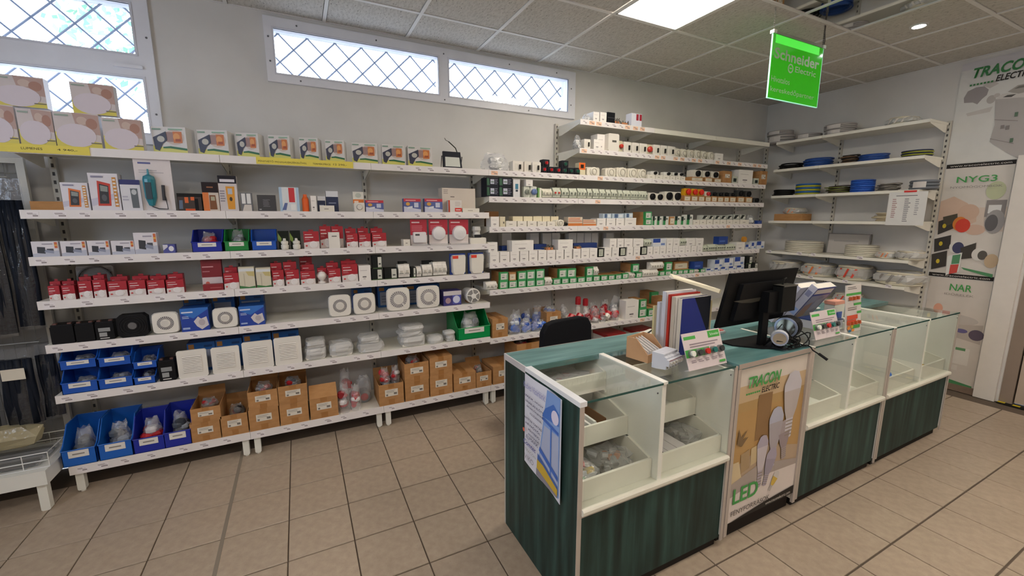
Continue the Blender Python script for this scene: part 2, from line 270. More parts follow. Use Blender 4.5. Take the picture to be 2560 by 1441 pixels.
 'R3': '''wb 1.468 3.234 1.27 0.086 0.089 0 0;wb 1.564 3.234 1.27 0.091 0.089 0 0;wb 1.66 3.234 1.27 0.086 0.089 0 0;wb 1.753 3.234 1.27 0.084 0.089 0 0;wb 1.845 3.234 1.27 0.086 0.09 0 0;wb 1.938 3.234 1.27 0.083 0.09 0 0;wb 2.031 3.234 1.27 0.085 0.087 0 0;wb 2.124 3.234 1.27 0.083 0.087 0 0;wb 2.216 3.234 1.27 0.084 0.088 0 0;wb 2.313 3.234 1.27 0.082 0.088 0 0;wb 2.409 3.234 1.27 0.093 0.089 0 0;wb 2.505 3.234 1.27 0.09 0.089 0 0;kx 2.594 3.234 1.27 0.068 0.086 0 0;wb 2.679 3.234 1.27 0.084 0.088 0 0;wb 2.774 3.234 1.27 0.086 0.088 0 0;kx 2.866 3.234 1.27 0.077 0.086 0 0;wb 2.959 3.234 1.27 0.078 0.087 0 0;wb 3.051 3.234 1.27 0.085 0.084 0 0;kx 3.146 3.234 1.27 0.082 0.085 0 0;wb 3.228 3.234 1.27 0.072 0.082 0 0;wb 3.317 3.234 1.27 0.085 0.08 0 0;wb 3.408 3.234 1.27 0.086 0.081 0 0;wb 3.504 3.234 1.27 0.082 0.078 0 0;wb 3.592 3.234 1.27 0.083 0.075 0 0;wb 3.689 3.234 1.27 0.097 0.077 0 0;wb 3.783 3.234 1.27 0.08 0.074 0 0;wb 3.877 3.234 1.27 0.082 0.071 0 0;wb 3.972 3.234 1.27 0.083 0.068 0 0;mg 4.059 3.234 1.27 0.078 0.07 0 0;mg 4.178 3.234 1.27 0.133 0.076 0 0;mg 4.327 3.234 1.27 0.137 0.076 0 0;mg 4.49 3.234 1.27 0.162 0.071 0 0;wb 4.662 3.234 1.27 0.153 0.09 0 0;bw 4.802 3.234 1.27 0.097 0.058 0 0;bw 4.907 3.234 1.27 0.084 0.079 0 0;bw 5.038 3.234 1.27 0.148 0.09 0 0;wb 1.453 3.234 1.359 0.085 0.084 0 1;wb 1.739 3.234 1.36 0.214 0.091 0 1;wd2 2.032 3.234 1.357 0.106 0.05 0 1;wb 2.183 3.234 1.358 0.163 0.089 0 1;wd2 2.355 3.234 1.359 0.082 0.04 0 1;wb 2.74 3.234 1.358 0.085 0.087 0 1;wb 2.833 3.234 1.356 0.081 0.087 0 1;wb 2.935 3.234 1.357 0.104 0.084 0 1;wb 3.065 3.234 1.355 0.133 0.083 0 1;br 3.197 3.234 1.355 0.099 0.072 0 1;bw 3.357 3.234 1.351 0.187 0.08 0 1;wb 3.506 3.234 1.348 0.088 0.084 0 1;wb 3.603 3.234 1.345 0.095 0.085 0 1;mg 3.706 3.234 1.347 0.097 0.077 0 1;wb 3.823 3.234 1.344 0.124 0.081 0 1;wb 3.962 3.234 1.338 0.115 0.084 0 1;bl 4.348 3.234 1.346 0.158 0.086 0 1;oc 4.737 3.234 1.36 0.155 0.064 0 1;gs3 1.679 3.43 1.27 0.097 0.24 0 0;gs3 1.968 3.43 1.27 0.095 0.236 0 0;gs3 2.104 3.43 1.27 0.098 0.233 0 0;gs3 2.204 3.43 1.27 0.091 0.232 0 0;gs3 2.397 3.43 1.27 0.09 0.229 0 0;gs3 2.491 3.43 1.27 0.087 0.227 0 0;gs3 2.581 3.43 1.27 0.084 0.226 0 0;gs3 2.671 3.43 1.27 0.086 0.224 0 0;gs3 2.864 3.43 1.27 0.105 0.221 0 0;bl 1.682 3.35 1.27 0.18 0.13 0 0;bl 1.986 3.35 1.27 0.129 0.136 0 0;bl 2.497 3.35 1.27 0.279 0.133 0 0''',
 'R4': '''dv 1.442 3.234 1.038 0.105 0.067 0 0;gb 1.553 3.234 1.038 0.081 0.07 0 0;gb 1.643 3.234 1.038 0.082 0.067 0 0;gb 1.732 3.234 1.038 0.08 0.065 0 0;gb 1.823 3.234 1.038 0.086 0.062 0 0;gb 1.918 3.234 1.038 0.088 0.06 0 0;dv 2.009 3.234 1.038 0.077 0.068 0 0;gb 2.098 3.234 1.038 0.083 0.055 0 0;gb 2.189 3.234 1.038 0.08 0.053 0 0;gb 2.279 3.234 1.038 0.082 0.051 0 0;gb 2.373 3.234 1.038 0.088 0.049 0 0;gb 2.464 3.234 1.038 0.076 0.051 0 0;gb 2.553 3.234 1.038 0.082 0.053 0 0;gb 2.646 3.234 1.038 0.084 0.051 0 0;gb 2.738 3.234 1.038 0.081 0.049 0 0;gb 2.827 3.234 1.038 0.077 0.048 0 0;gb 2.915 3.234 1.038 0.078 0.055 0 0;dv 3.005 3.234 1.038 0.08 0.058 0 0;gb 3.096 3.234 1.038 0.081 0.052 0 0;dv 3.26 3.234 1.038 0.213 0.072 0 0;gb 3.421 3.234 1.038 0.075 0.046 0 0;gb 3.509 3.234 1.038 0.088 0.045 0 0;gb 3.604 3.234 1.038 0.078 0.044 0 0;gb 3.692 3.234 1.038 0.073 0.043 0 0;gb 3.772 3.234 1.038 0.074 0.043 0 0;gb 3.863 3.234 1.038 0.082 0.043 0 0;dv 3.945 3.234 1.038 0.071 0.043 0 0;gb 4.046 3.234 1.038 0.078 0.037 0 0;bw 4.165 3.234 1.038 0.12 0.035 0 0;bw 4.286 3.234 1.038 0.096 0.038 0 0;bw 4.411 3.234 1.038 0.126 0.041 0 0;bw 4.553 3.234 1.038 0.129 0.043 0 0;bw 4.698 3.234 1.038 0.132 0.045 0 0;kl 4.839 3.234 1.038 0.106 0.057 0 0;kl 4.965 3.234 1.038 0.116 0.061 0 0;gb 1.557 3.234 1.108 0.08 0.076 0 1;cb 1.639 3.234 1.105 0.066 0.071 0 1;gb 1.734 3.234 1.103 0.084 0.078 0 1;gb 1.822 3.234 1.1 0.086 0.086 0 1;gb 1.918 3.234 1.098 0.088 0.091 0 1;gb 2.161 3.234 1.093 0.088 0.086 0 1;gb 2.259 3.234 1.089 0.1 0.088 0 1;gb 2.47 3.234 1.089 0.081 0.092 0 1;dv 2.548 3.234 1.091 0.058 0.086 0 1;gb 3.046 3.234 1.096 0.086 0.084 0 1;dv 3.35 3.234 1.11 0.182 0.075 0 1;gb 3.514 3.234 1.083 0.094 0.094 0 1;cb 3.747 3.28 1.081 0.223 0.085 0 1;bl 3.97 3.234 1.081 0.142 0.08 0 1;bw 4.303 3.234 1.076 0.137 0.092 0 1;bw 4.476 3.234 1.081 0.155 0.098 0 1;bw 4.67 3.234 1.083 0.176 0.102 0 1;kl 4.85 3.234 1.095 0.113 0.092 0 1''',
 'R5': '''ca 1.517 3.234 0.61 0.151 0.169 0 0;bgb 1.679 3.234 0.61 0.133 0.177 0 0;bgb 1.798 3.234 0.61 0.12 0.127 0 0;bgb 1.892 3.234 0.61 0.085 0.109 0 0;bgb 1.96 3.234 0.61 0.078 0.105 0 0;bgb 1.994 3.36 0.61 0.12 0.214 0 0;ca 2.099 3.28 0.61 0.161 0.157 0 0;bgb 2.087 3.29 0.759 0.134 0.066 0 0;bgw 2.269 3.33 0.61 0.094 0.197 0 0;bgb 1.763 3.36 0.61 0.118 0.186 0 0;bgb 1.895 3.39 0.61 0.096 0.175 0 0;bgr 2.292 3.35 0.61 0.113 0.167 0 0;bgr 2.815 3.37 0.61 0.127 0.189 0 0;wrt 2.442 3.35 0.61 0.073 0.262 0 0;wrt 2.533 3.35 0.61 0.07 0.234 0 0;wrb 2.293 3.234 0.61 0.079 0.174 0 0;wrb 2.385 3.234 0.61 0.085 0.157 0 0;bgr 2.481 3.234 0.61 0.087 0.163 0 0;bgr 2.644 3.35 0.61 0.122 0.183 0 0;bgr 2.583 3.234 0.61 0.099 0.161 0 0;bgr 2.673 3.234 0.61 0.071 0.153 0 0;wrb 2.744 3.234 0.61 0.061 0.138 0 0;bgr 2.829 3.234 0.61 0.099 0.158 0 0;bgw 2.943 3.35 0.61 0.162 0.224 0 0;wb 3.024 3.234 0.61 0.173 0.195 0 0;gb 3.174 3.234 0.61 0.106 0.099 0 0;gb 3.176 3.234 0.709 0.089 0.09 0 1;gb 3.302 3.234 0.61 0.103 0.078 0 0;gb 3.409 3.234 0.61 0.088 0.09 0 0;gb 3.536 3.234 0.61 0.132 0.175 0 0;gb 3.534 3.43 0.61 0.11 0.21 0 0''',
 's2': '''tr -1.209 3.234 1.69 0.143 0.046 0 0;mo -1.092 3.234 1.69 0.114 0.15 0 0;mr -0.965 3.234 1.69 0.129 0.206 0 0;mw -0.851 3.234 1.69 0.092 0.175 0 0;tb -0.74 3.24 1.69 0.176 0.299 0 0;kz -0.578 3.234 1.69 0.124 0.104 0 0;mk -0.469 3.234 1.69 0.085 0.175 0 0;mf -0.375 3.234 1.69 0.1 0.218 0 0;cds -0.281 3.234 1.69 0.066 0.116 0 0;kp -0.169 3.234 1.69 0.107 0.104 0 0;bbl -0.035 3.234 1.69 0.119 0.157 0 0;ofl 0.06 3.234 1.69 0.052 0.114 0 0;wb 0.11 3.234 1.69 0.037 0.105 0 0;nv 0.161 3.274 1.69 0.051 0.105 0 0;nv 0.232 3.274 1.69 0.081 0.142 0 0;wls 0.193 3.232 1.69 0.095 0.041 0 0;ot 0.408 3.28 1.69 0.075 0.142 0 0;th 0.407 3.234 1.69 0.074 0.064 0 0;rbx 0.513 3.234 1.69 0.127 0.082 0 0;rbx 0.788 3.234 1.69 0.131 0.099 0 0;rbx 0.953 3.234 1.69 0.143 0.102 0 0;bgx 1.178 3.28 1.69 0.283 0.19 0 0;rwx 1.127 3.234 1.69 0.113 0.093 0 0;wls 1.263 3.234 1.69 0.145 0.032 0 0''',
 's3': '''cm -1.251 3.234 1.435 0.109 0.084 0 0;cm -1.136 3.234 1.435 0.107 0.083 0 0;cm -1.03 3.234 1.435 0.096 0.083 0 0;cm -0.923 3.234 1.435 0.105 0.08 0 0;cm -0.816 3.234 1.435 0.109 0.125 0 0;sbl -0.709 3.234 1.435 0.06 0.053 0 0;nb -0.517 3.234 1.435 0.16 0.133 0 0;nbg -0.36 3.234 1.435 0.136 0.133 0 0;nbb -0.206 3.234 1.435 0.145 0.131 0 0;pgk -0.091 3.234 1.435 0.067 0.124 0 0;pgk -0.02 3.234 1.435 0.066 0.126 0 0;rw 0.079 3.234 1.435 0.098 0.119 0 0;rw 0.172 3.28 1.435 0.073 0.153 0 0;rw 0.251 3.28 1.435 0.078 0.152 0 0;wts 0.224 3.232 1.435 0.074 0.111 0 0;rw 0.344 3.234 1.435 0.079 0.101 0 0;rw 0.43 3.234 1.435 0.084 0.099 0 0;rw 0.533 3.234 1.435 0.103 0.101 0 0;rw 0.341 3.29 1.435 0.075 0.134 0 0;rw 0.427 3.29 1.435 0.074 0.136 0 0;rw 0.524 3.29 1.435 0.087 0.134 0 0;wl 0.735 3.234 1.435 0.052 0.049 0 0;rbs 0.835 3.234 1.435 0.131 0.199 0 0;rdm 0.991 3.234 1.435 0.153 0.199 0 0;rdm 1.162 3.234 1.435 0.164 0.198 0 0;spb 1.322 3.234 1.435 0.142 0.143 0 0''',
 's4': '''rw -1.248 3.234 1.187 0.048 0.084 0 0;rw -1.189 3.234 1.187 0.055 0.082 0 0;rw -1.117 3.234 1.187 0.059 0.102 0 0;rw -1.055 3.234 1.187 0.056 0.105 0 0;rw -0.976 3.234 1.187 0.087 0.092 0 0;rw -0.886 3.234 1.187 0.079 0.091 0 0;rw -0.797 3.234 1.187 0.085 0.085 0 0;rw -0.704 3.234 1.187 0.088 0.082 0 0;rw -1.26 3.29 1.187 0.045 0.102 0 0;rw -1.205 3.29 1.187 0.051 0.1 0 0;rw -1.13 3.29 1.187 0.054 0.121 0 0;rw -1.07 3.29 1.187 0.05 0.127 0 0;rw -0.98 3.29 1.187 0.08 0.112 0 0;rw -0.881 3.29 1.187 0.077 0.11 0 0;rw -0.796 3.29 1.187 0.079 0.105 0 0;rw -0.71 3.29 1.187 0.077 0.112 0 0;fang -1.14 3.45 1.187 0.177 0.168 0 0;rbl -0.517 3.28 1.187 0.11 0.193 0 0;rfl -0.511 3.234 1.187 0.11 0.04 0 0;rw -0.41 3.234 1.187 0.083 0.106 0 0;rw -0.414 3.29 1.187 0.071 0.137 0 0;tn -0.323 3.234 1.187 0.09 0.141 0 0;tn -0.228 3.234 1.187 0.086 0.131 0 0;rw -0.143 3.234 1.187 0.069 0.11 0 0;rw -0.057 3.234 1.187 0.083 0.108 0 0;rw 0.039 3.234 1.187 0.093 0.094 0 0;rw 0.043 3.29 1.187 0.08 0.133 0 0;rw 0.033 3.37 1.187 0.084 0.18 0 0;wba 0.127 3.234 1.187 0.067 0.083 0 0;rw 0.134 3.29 1.187 0.066 0.105 0 0;rw 0.21 3.234 1.187 0.082 0.101 0 0;rw 0.202 3.29 1.187 0.081 0.139 0 0;rw 0.314 3.234 1.187 0.11 0.128 0 0;rw 0.313 3.29 1.187 0.103 0.149 0 0;rw -0.153 3.29 1.187 0.068 0.154 0 0;rw -0.069 3.29 1.187 0.082 0.158 0 0;wb 0.417 3.234 1.187 0.085 0.114 0 0;kl 0.504 3.234 1.187 0.078 0.086 0 0;kl 0.51 3.234 1.273 0.069 0.095 0 1;kl 0.605 3.234 1.187 0.095 0.086 0 0;dv 0.706 3.234 1.187 0.089 0.105 0 0;kl 0.776 3.234 1.187 0.037 0.083 0 0;dv 0.821 3.234 1.187 0.041 0.081 0 0;dv 0.888 3.234 1.187 0.08 0.093 0 0;dv 0.991 3.234 1.187 0.112 0.11 0 0;kl 0.718 3.31 1.187 0.063 0.119 0 0;kl 0.919 3.31 1.187 0.082 0.116 0 0;ars 1.148 3.234 1.187 0.134 0.171 0 0;ars 1.308 3.234 1.187 0.136 0.172 0 0''',
 's5': '''ba -1.247 3.234 0.934 0.099 0.119 0 0;ba -1.151 3.234 0.934 0.083 0.117 0 0;bat -1.063 3.234 0.934 0.084 0.117 0 0;rf2 -0.935 3.234 0.934 0.146 0.14 0 0;fn -0.777 3.234 0.934 0.139 0.136 0 0;bbx -0.627 3.234 0.934 0.148 0.149 0 0;fn -0.467 3.234 0.934 0.143 0.134 0 0;bbx -0.317 3.234 0.934 0.147 0.133 0 0;bbk -0.657 3.43 0.934 0.122 0.191 0 0;bbk -0.495 3.43 0.934 0.13 0.188 0 0;bbk -0.329 3.43 0.934 0.149 0.183 0 0;fn 0.232 3.234 0.934 0.155 0.161 0 0;fn 0.403 3.234 0.934 0.16 0.159 0 0;fnc 0.653 3.234 0.934 0.181 0.182 0 0;fnc 0.889 3.234 0.934 0.189 0.18 0 0;bbk 0.415 3.43 0.934 0.145 0.164 0 0;bbk 0.632 3.43 0.934 0.204 0.167 0 0;bbk 0.894 3.43 0.934 0.293 0.162 0 0;lbx 1.093 3.25 0.934 0.155 0.12 0 0;ifn 1.272 3.234 0.934 0.173 0.132 0 0''',
 's6': '''nbb -1.212 3.234 0.63 0.161 0.146 0 0;nbb -1.051 3.234 0.63 0.161 0.138 0 0;nbb -1.203 3.234 0.776 0.161 0.116 0 1;nbb -1.041 3.234 0.768 0.152 0.119 0 1;nbb -0.916 3.234 0.63 0.107 0.098 0 0;nbb -0.904 3.234 0.728 0.118 0.096 0 1;ba2 -0.802 3.234 0.63 0.085 0.144 0 0;lv -0.669 3.234 0.63 0.158 0.182 0 0;lv -0.489 3.234 0.63 0.158 0.178 0 0;lv -0.306 3.234 0.63 0.18 0.191 0 0;lv -0.124 3.234 0.63 0.17 0.196 0 0;bbk -0.635 3.35 0.63 0.155 0.196 0 0;bbk -0.479 3.35 0.63 0.153 0.198 0 0;bbk -0.312 3.35 0.63 0.171 0.213 0 0;bbk -0.136 3.35 0.63 0.17 0.212 0 0;wp 0.047 3.234 0.63 0.147 0.088 0 0;wp 0.053 3.234 0.718 0.131 0.05 0 1;wp 0.223 3.234 0.63 0.171 0.094 0 0;wp 0.434 3.234 0.63 0.194 0.071 0 0;wp 0.428 3.234 0.701 0.152 0.05 0 1;wp 0.762 3.234 0.63 0.205 0.085 0 0;wp 0.746 3.234 0.715 0.191 0.04 0 1;wp 0.76 3.234 0.755 0.178 0.04 0 1;rp 0.945 3.234 0.63 0.135 0.058 0 0;wp 1.072 3.234 0.63 0.08 0.058 0 0;rp 1.062 3.234 0.688 0.097 0.03 0 1;gbn 1.275 3.234 0.63 0.296 0.224 0 0''',
 'B': '''nbB -1.27 3.234 0.182 0.155 0.223 0 0;nbB -1.103 3.234 0.182 0.161 0.226 0 0;nb -0.942 3.234 0.182 0.158 0.21 0 0;nb -0.795 3.234 0.182 0.144 0.221 0 0;ca -0.647 3.234 0.182 0.165 0.131 0 0;co -0.634 3.234 0.313 0.164 0.1 0 1;co -0.483 3.234 0.182 0.155 0.148 0 0;ca -0.309 3.234 0.182 0.183 0.155 0 0;co -0.304 3.234 0.337 0.181 0.129 0 1;ca -0.12 3.234 0.182 0.185 0.154 0 0;co -0.118 3.234 0.336 0.186 0.136 0 1;coh 0.076 3.234 0.182 0.191 0.16 0 0;bgr 0.221 3.234 0.182 0.088 0.235 0 0;bgr 0.301 3.234 0.182 0.084 0.214 0 0;grl 0.377 3.35 0.182 0.104 0.208 0 0;bgr 0.244 3.38 0.182 0.104 0.292 0 0;co 0.565 3.234 0.182 0.193 0.173 0 0;ca 0.77 3.234 0.182 0.197 0.162 0 0;co 0.772 3.234 0.344 0.199 0.152 0 1;ca 0.973 3.234 0.182 0.194 0.178 0 0;ca 0.975 3.234 0.36 0.192 0.156 0 1;ca 1.181 3.234 0.182 0.201 0.16 0 0;co 1.358 3.234 0.182 0.145 0.137 0 0;ca 1.559 3.234 0.182 0.228 0.163 0 0;co 1.813 3.25 0.182 0.247 0.332 0 0;ca 2.043 3.234 0.182 0.214 0.289 0 0;rb 2.835 3.234 0.182 0.243 0.29 0 0;rb 3.271 3.234 0.182 0.277 0.266 0 0;bgr 0.534 3.28 0.337 0.078 0.132 0 0;bgr 0.618 3.28 0.328 0.077 0.144 0 0''',
 'W1': '''cg 3.285 5.17 2.525 0.298 0.097 0 0;cg 3.299 5.17 2.622 0.288 0.052 0 1;cg 2.96 5.17 2.525 0.261 0.06 0 0;cg 2.652 5.17 2.525 0.274 0.053 0 0;cg 2.659 5.17 2.578 0.297 0.058 0 1;cw 2.109 5.17 2.525 0.255 0.07 0 0''',
 'W2': '''ck 3.124 5.17 2.21 0.268 0.056 0 0;cbu 2.836 5.17 2.21 0.291 0.077 0 0;cbr 2.499 5.17 2.21 0.168 0.07 0 0;cbu 2.31 5.17 2.21 0.253 0.058 0 0;cny 1.965 5.17 2.21 0.236 0.051 0 0''',
 'W3': '''ck 3.167 5.17 1.905 0.238 0.06 0 0;cby 2.904 5.17 1.905 0.251 0.104 0 0;ckb 2.597 5.17 1.905 0.247 0.067 0 0;cbs 2.361 5.17 1.905 0.211 0.105 0 0;cgy 2.139 5.17 1.905 0.192 0.062 0 0;cgr 1.873 5.17 1.905 0.217 0.073 0 0''',
 'W4': '''tr 3.023 5.17 1.61 0.326 0.08 0 0;owb 3.018 5.17 1.69 0.238 0.07 0 1;cbe 2.1 5.17 1.61 0.309 0.085 0 0''',
 'W5': '''cwh 2.914 5.17 1.245 0.392 0.127 0 0;cwh 2.311 5.17 1.245 0.294 0.116 0 0;owb 2.069 5.17 1.245 0.163 0.07 0 0;bcb 1.891 5.17 1.245 0.226 0.087 0 0''',
 'W6': '''bcb 3.079 5.17 0.988 0.348 0.144 0 0;owb 2.699 5.17 0.988 0.338 0.142 0 0;rcb 2.352 5.17 0.988 0.326 0.158 0 0;bcb 1.975 5.17 0.988 0.4 0.134 0 0''',
 'W7': '''rcb 2.696 5.17 0.745 0.321 0.087 0 0;rcb 2.363 5.17 0.745 0.264 0.094 0 0''',
}
# ------------------------------------------------------------------ the room
XL, XR, YB, YF, ZC = -2.75, 5.55, 3.64, -3.2, 3.066
def wall_openings(name, x0, x1, y0, y1, z0, z1, holes):
    g = G(); xs = sorted({x0, x1} | {h[0] for h in holes} | {h[1] for h in holes})
    for a, b in zip(xs, xs[1:]):
        hs = sorted([h for h in holes if h[0] <= a + 1e-6 and h[1] >= b - 1e-6], key=lambda q: q[2]); z = z0
        for h in hs:
            g.box(a, b, y0, y1, z, h[2]); z = h[3]
        g.box(a, b, y0, y1, z, z1)
    return struct(g.obj(name, None, m_wall))
wall_openings('wall_back', XL, XR, YB, YB + .3, 0, 3.2, [(-2.12, -.74, 2.12, 3.03), (-.11, 2.52, 2.605, 3.035)])
wr = G(); wr.box(XR, XR + .2, 1.22, YB + .3, 0, 3.2); wr.box(XR, XR + .2, .1, 1.22, 2.17, 3.2); wr.box(XR, XR + .2, YF, .1, 0, 3.2)
struct(wr.obj('wall_right', None, m_wall))
g = G(); g.box(XL - .2, XL, YF, .1, 0, 3.2); g.box(XL - .2, XL, 1.7, YB + .3, 0, 3.2); g.box(XL - .2, XL, .1, 1.7, 0, 1.5); g.box(XL - .2, XL, .1, 1.7, 2.7, 3.2); struct(g.obj('wall_left', None, m_wall))
w3 = struct(G().box(XL - .12, XL - .02, .1, 1.7, 1.5, 1.55).obj('added_window', None, M('e2e3ea', .35))); g = G(); [g.box(XL - .1, XL - .04, y - .03, y + .03, 1.55, 2.7) for y in (.13, 1.67)]; g.box(XL - .1, XL - .04, .16, 1.64, 2.64, 2.7); g.obj('window_frame', w3, M('e2e3ea', .35)); G().box(XL - .075, XL - .07, -.0 + .16, 1.64, 1.55, 2.64).obj('pane', w3, m_wglass)  # unseen window, added to let cool daylight in from the left
struct(G().box(XL - .2, XR + .2, YF - .2, YF, 0, 3.2).obj('wall_front', None, m_wall))
# ceiling: slab, grid bars, tiles
ceil = struct(G().box(XL - .2, XR + .2, YF, YB + .3, 3.2, 3.25).obj('ceiling', None, m_wall))
CX0, CS, CY0 = -.32, .605, 3.181
TX = [CX0 + CS * k for k in range(-4, 10)]; TX = [x for x in TX if x > XL] ; TX = [XL] + TX + [XR]
TY = [YB] + [CY0 - CS * k for k in range(0, 11) if CY0 - CS * k > YF] + [YF]
tile_cache = {}
panels = {(2, -1): 0}
PAN = [(2.10, 1.971), (-.925, .156), (2.10, .156), (-.925, -1.66), (2.10, -1.66), (4.52, -.45)]
def near(a, b): return abs(a - b) < .05
for i in range(len(TX) - 1):
    for j in range(len(TY) - 1):
        x0, x1, y1, y0 = TX[i], TX[i + 1], TY[j], TY[j + 1]
        if any(near(x0, p[0]) and near(y0, p[1]) for p in PAN): continue
        mirror = 2.6 < x0 < 3.8 and .7 < y0 < 1.9
        k = (round(x1 - x0, 2), round(y1 - y0, 2), mirror)
        if k not in tile_cache:
            a, b = (x1 - x0) / 2 - .0155, (y1 - y0) / 2 - .0155
            tile_cache[k] = G().box(-a, a, -b, b, 0, .014).mesh('ceiling_tile', [M('d8d8d4', .03, 1.0) if mirror else m_ceil])
        o = inst('mirror_tile' if mirror else 'ceiling_tile', tile_cache[k], ceil, ((x0 + x1) / 2, (y0 + y1) / 2, 3.068))
        if mirror: o['label'] = 'mirrored ceiling tile'
for x in TX: G().box(x - .012, x + .012, YF, YB, ZC - .003, ZC + .004).obj('grid_bar', ceil, m_tbar)
for y in TY: G().box(XL, XR, y - .012, y + .012, ZC - .0025, ZC + .0035).obj('grid_bar', ceil, m_tbar)
pl_names = ['square white LED ceiling panel nearest the green hanging sign', 'square LED ceiling panel behind the camera on the left', 'square LED ceiling panel in line behind the sign panel',
            'square LED ceiling panel at the back of the shop on the left', 'square LED ceiling panel at the back of the shop in the middle', 'square LED ceiling panel near the entrance door']
for (x, y), lb in zip(PAN, pl_names):
    t = thing('ceiling_light_panel', lb, 'ceiling light', (x + CS / 2, y + CS / 2, ZC), group='LED panels in the ceiling grid')
    g = G(); a = CS / 2 - .012
    g.box(-a, a, -a, -a + .012, -.004, .02); g.box(-a, a, a - .012, a, -.004, .02); g.box(-a, -a + .012, -a, a, -.004, .02); g.box(a - .012, a, -a, a, -.004, .02)
    g.obj('frame', t, m_tbar); G().box(-a + .012, a - .012, -a + .012, a - .012, 0, .012).obj('diffuser', t, emis('fff3e4', PANEL_E))
t = thing('recessed_spotlight', 'small round recessed spotlight, lit, between mirror tiles and side wall', 'spotlight', (4.27, 1.69, ZC))
G().ring((0, 0), .04, .055, -.006, .008, 24, ax='z').obj('bezel', t, M('dcdcd8', .3)); G().cyl((0, 0), .04, -.001, .006, 'z', 24).obj('lamp', t, emis('f4fff4', SPOT_E))
# floor
fl = struct(G().box(XL, XR + 1.2, YF, YB, -.05, -.006).obj('floor', None, m_grout))
FX0, FSX, FY0, FSY = -.163, .3063, 3.040, .3163
a, b = FSX / 2 - .0030, FSY / 2 - .0042
def tmesh(a, b):
    g = G(); c = .0015
    g.v = [(-a, -b, -.006), (a, -b, -.006), (a, b, -.006), (-a, b, -.006), (-a, -b, -c), (a, -b, -c), (a, b, -c), (-a, b, -c), (-a + c, -b + c, 0), (a - c, -b + c, 0), (a - c, b - c, 0), (-a + c, b - c, 0)]
    g.f = [(8, 9, 10, 11)] + [(i, (i + 1) % 4, (i + 1) % 4 + 4, i + 4) for i in range(4)] + [(i + 4, (i + 1) % 4 + 4, (i + 1) % 4 + 8, i + 8) for i in range(4)]; g.m = [0] * 9
    return g
fmesh = tmesh(a, b).mesh('floor_tile', [m_floor]); rest = G(); nt = 0
sy, cy = math.sin(YAW), math.cos(YAW)
for i in range(-9, 20):
    for j in range(-2, 21):
        x, y = FX0 + FSX * (i + .5), FY0 - FSY * (j + .5)
        if x - a < XL or x + a > XR + .1 or y + b > YB or y - b < YF: continue
        fwd = x * sy + y * cy; side = x * cy - y * sy
        vis = fwd > 1.35 and abs(side) < fwd * 1.3 + .3 and not (y > 3.3) and not (.95 < x < 4.2 and 1.3 < y < 1.8)
        if vis and nt < 298:
            inst('floor_tile', fmesh, fl, (x, y, 0)); nt += 1
        else: rest.add([(x + p[0], y + p[1], p[2]) for p in tmesh(a, b).v], tmesh(a, b).f)
ro = rest.obj('floor_tile', fl, m_floor); ro['kind'] = 'stuff'
G().box(FX0 - FSX - .009, FX0 - FSX + .009, YF, YB, -.006, .0012).obj('expansion_joint', fl, M('857a6c', .7))
sk = G(); sk.box(XR - .012, XR, 1.37, 1.86, 0, .065); struct(sk.obj('baseboard_right', None, ramp_mat('skirting_tile', [(.3, '7d6a5c'), (.7, '8d7969')], 20, .4)))
# windows
m_pvc = M('e2e3ea', .35); m_screw = M('6a6a70', .4, .6)
def window(name, x0, x1, z0, z1, cells, lat_seed, screws):
    w = struct(G().box(x0, x1, YB + .02, YB + .03, z0 - .005, z0).obj(name, None, m_pvc))
    g = G(); xs = [x0] + [c for cc in cells for c in cc[:2]] + [x1]; y0, y1 = YB - .022, YB + .06
    g = G()
    zz = sorted({z0, z1} | {c[2] for c in cells} | {c[3] for c in cells}); xx = sorted({x0, x1} | {c[0] for c in cells} | {c[1] for c in cells})
    for a, b in zip(xx, xx[1:]):
        for c, d in zip(zz, zz[1:]):
            if not any(q[0] <= a + 1e-6 and q[1] >= b - 1e-6 and q[2] <= c + 1e-6 and q[3] >= d - 1e-6 for q in cells): g.box(a, b, y0, y1, c, d)
    g.obj('window_frame', w, m_pvc)
    for (a, b, c, d) in cells:
        q = G(); e = .012
        q.box(a, b, y0 - .004, y0 + .012, c - e, c); q.box(a, b, y0 - .004, y0 + .012, d, d + e); q.box(a - e, a, y0 - .004, y0 + .012, c - e, d + e); q.box(b, b + e, y0 - .004, y0 + .012, c - e, d + e)
        q.obj('glazing_bead', w, M('d4d5de', .3))
        G().box(a, b, YB + .02, YB + .026, c, d).obj('pane', w, m_wglass)
    s = G()
    for (sx, sz) in screws: s.cyl((sx, sz), .006, y0 - .003, y0, 'y', 8)
    s.obj('screw', w, m_screw)
    # outside security lattice of crossed flat bars
    la = G(); yl = YB + .24; H = z1 - z0; st = .2
    n = int((x1 - x0 + H) / st) + 2
    for k in range(-1, n):
        for sgn in (1, -1):
            xa = x0 - .1 + k * st + (0 if sgn > 0 else 0); pa, pb = (xa - H / 2 * 0, z0), (xa, z0)
            if sgn > 0: p0, p1 = (xa - H, z0), (xa, z1)
            else: p0, p1 = (xa, z0), (xa - H, z1)
            # clip to opening
            def cl(p0, p1):
                (ax, az), (bx, bz) = p0, p1
                lo, hi = 0.0, 1.0; dx = bx - ax
                t0, t1 = (x0 - ax) / dx, (x1 - ax) / dx
                if t0 > t1: t0, t1 = t1, t0
                lo, hi = max(lo, t0), min(hi, t1)
                if hi - lo < .02: return None
                return (ax + dx * lo, az + (bz - az) * lo), (ax + dx * hi, az + (bz - az) * hi)
            c = cl(p0, p1)
            if c: la.tube([(c[0][0], yl, c[0][1]), (c[1][0], yl + .001 * sgn, c[1][1])], .0065, 5)
    la.obj('security_lattice', w, M('848da0', .5))
    return w
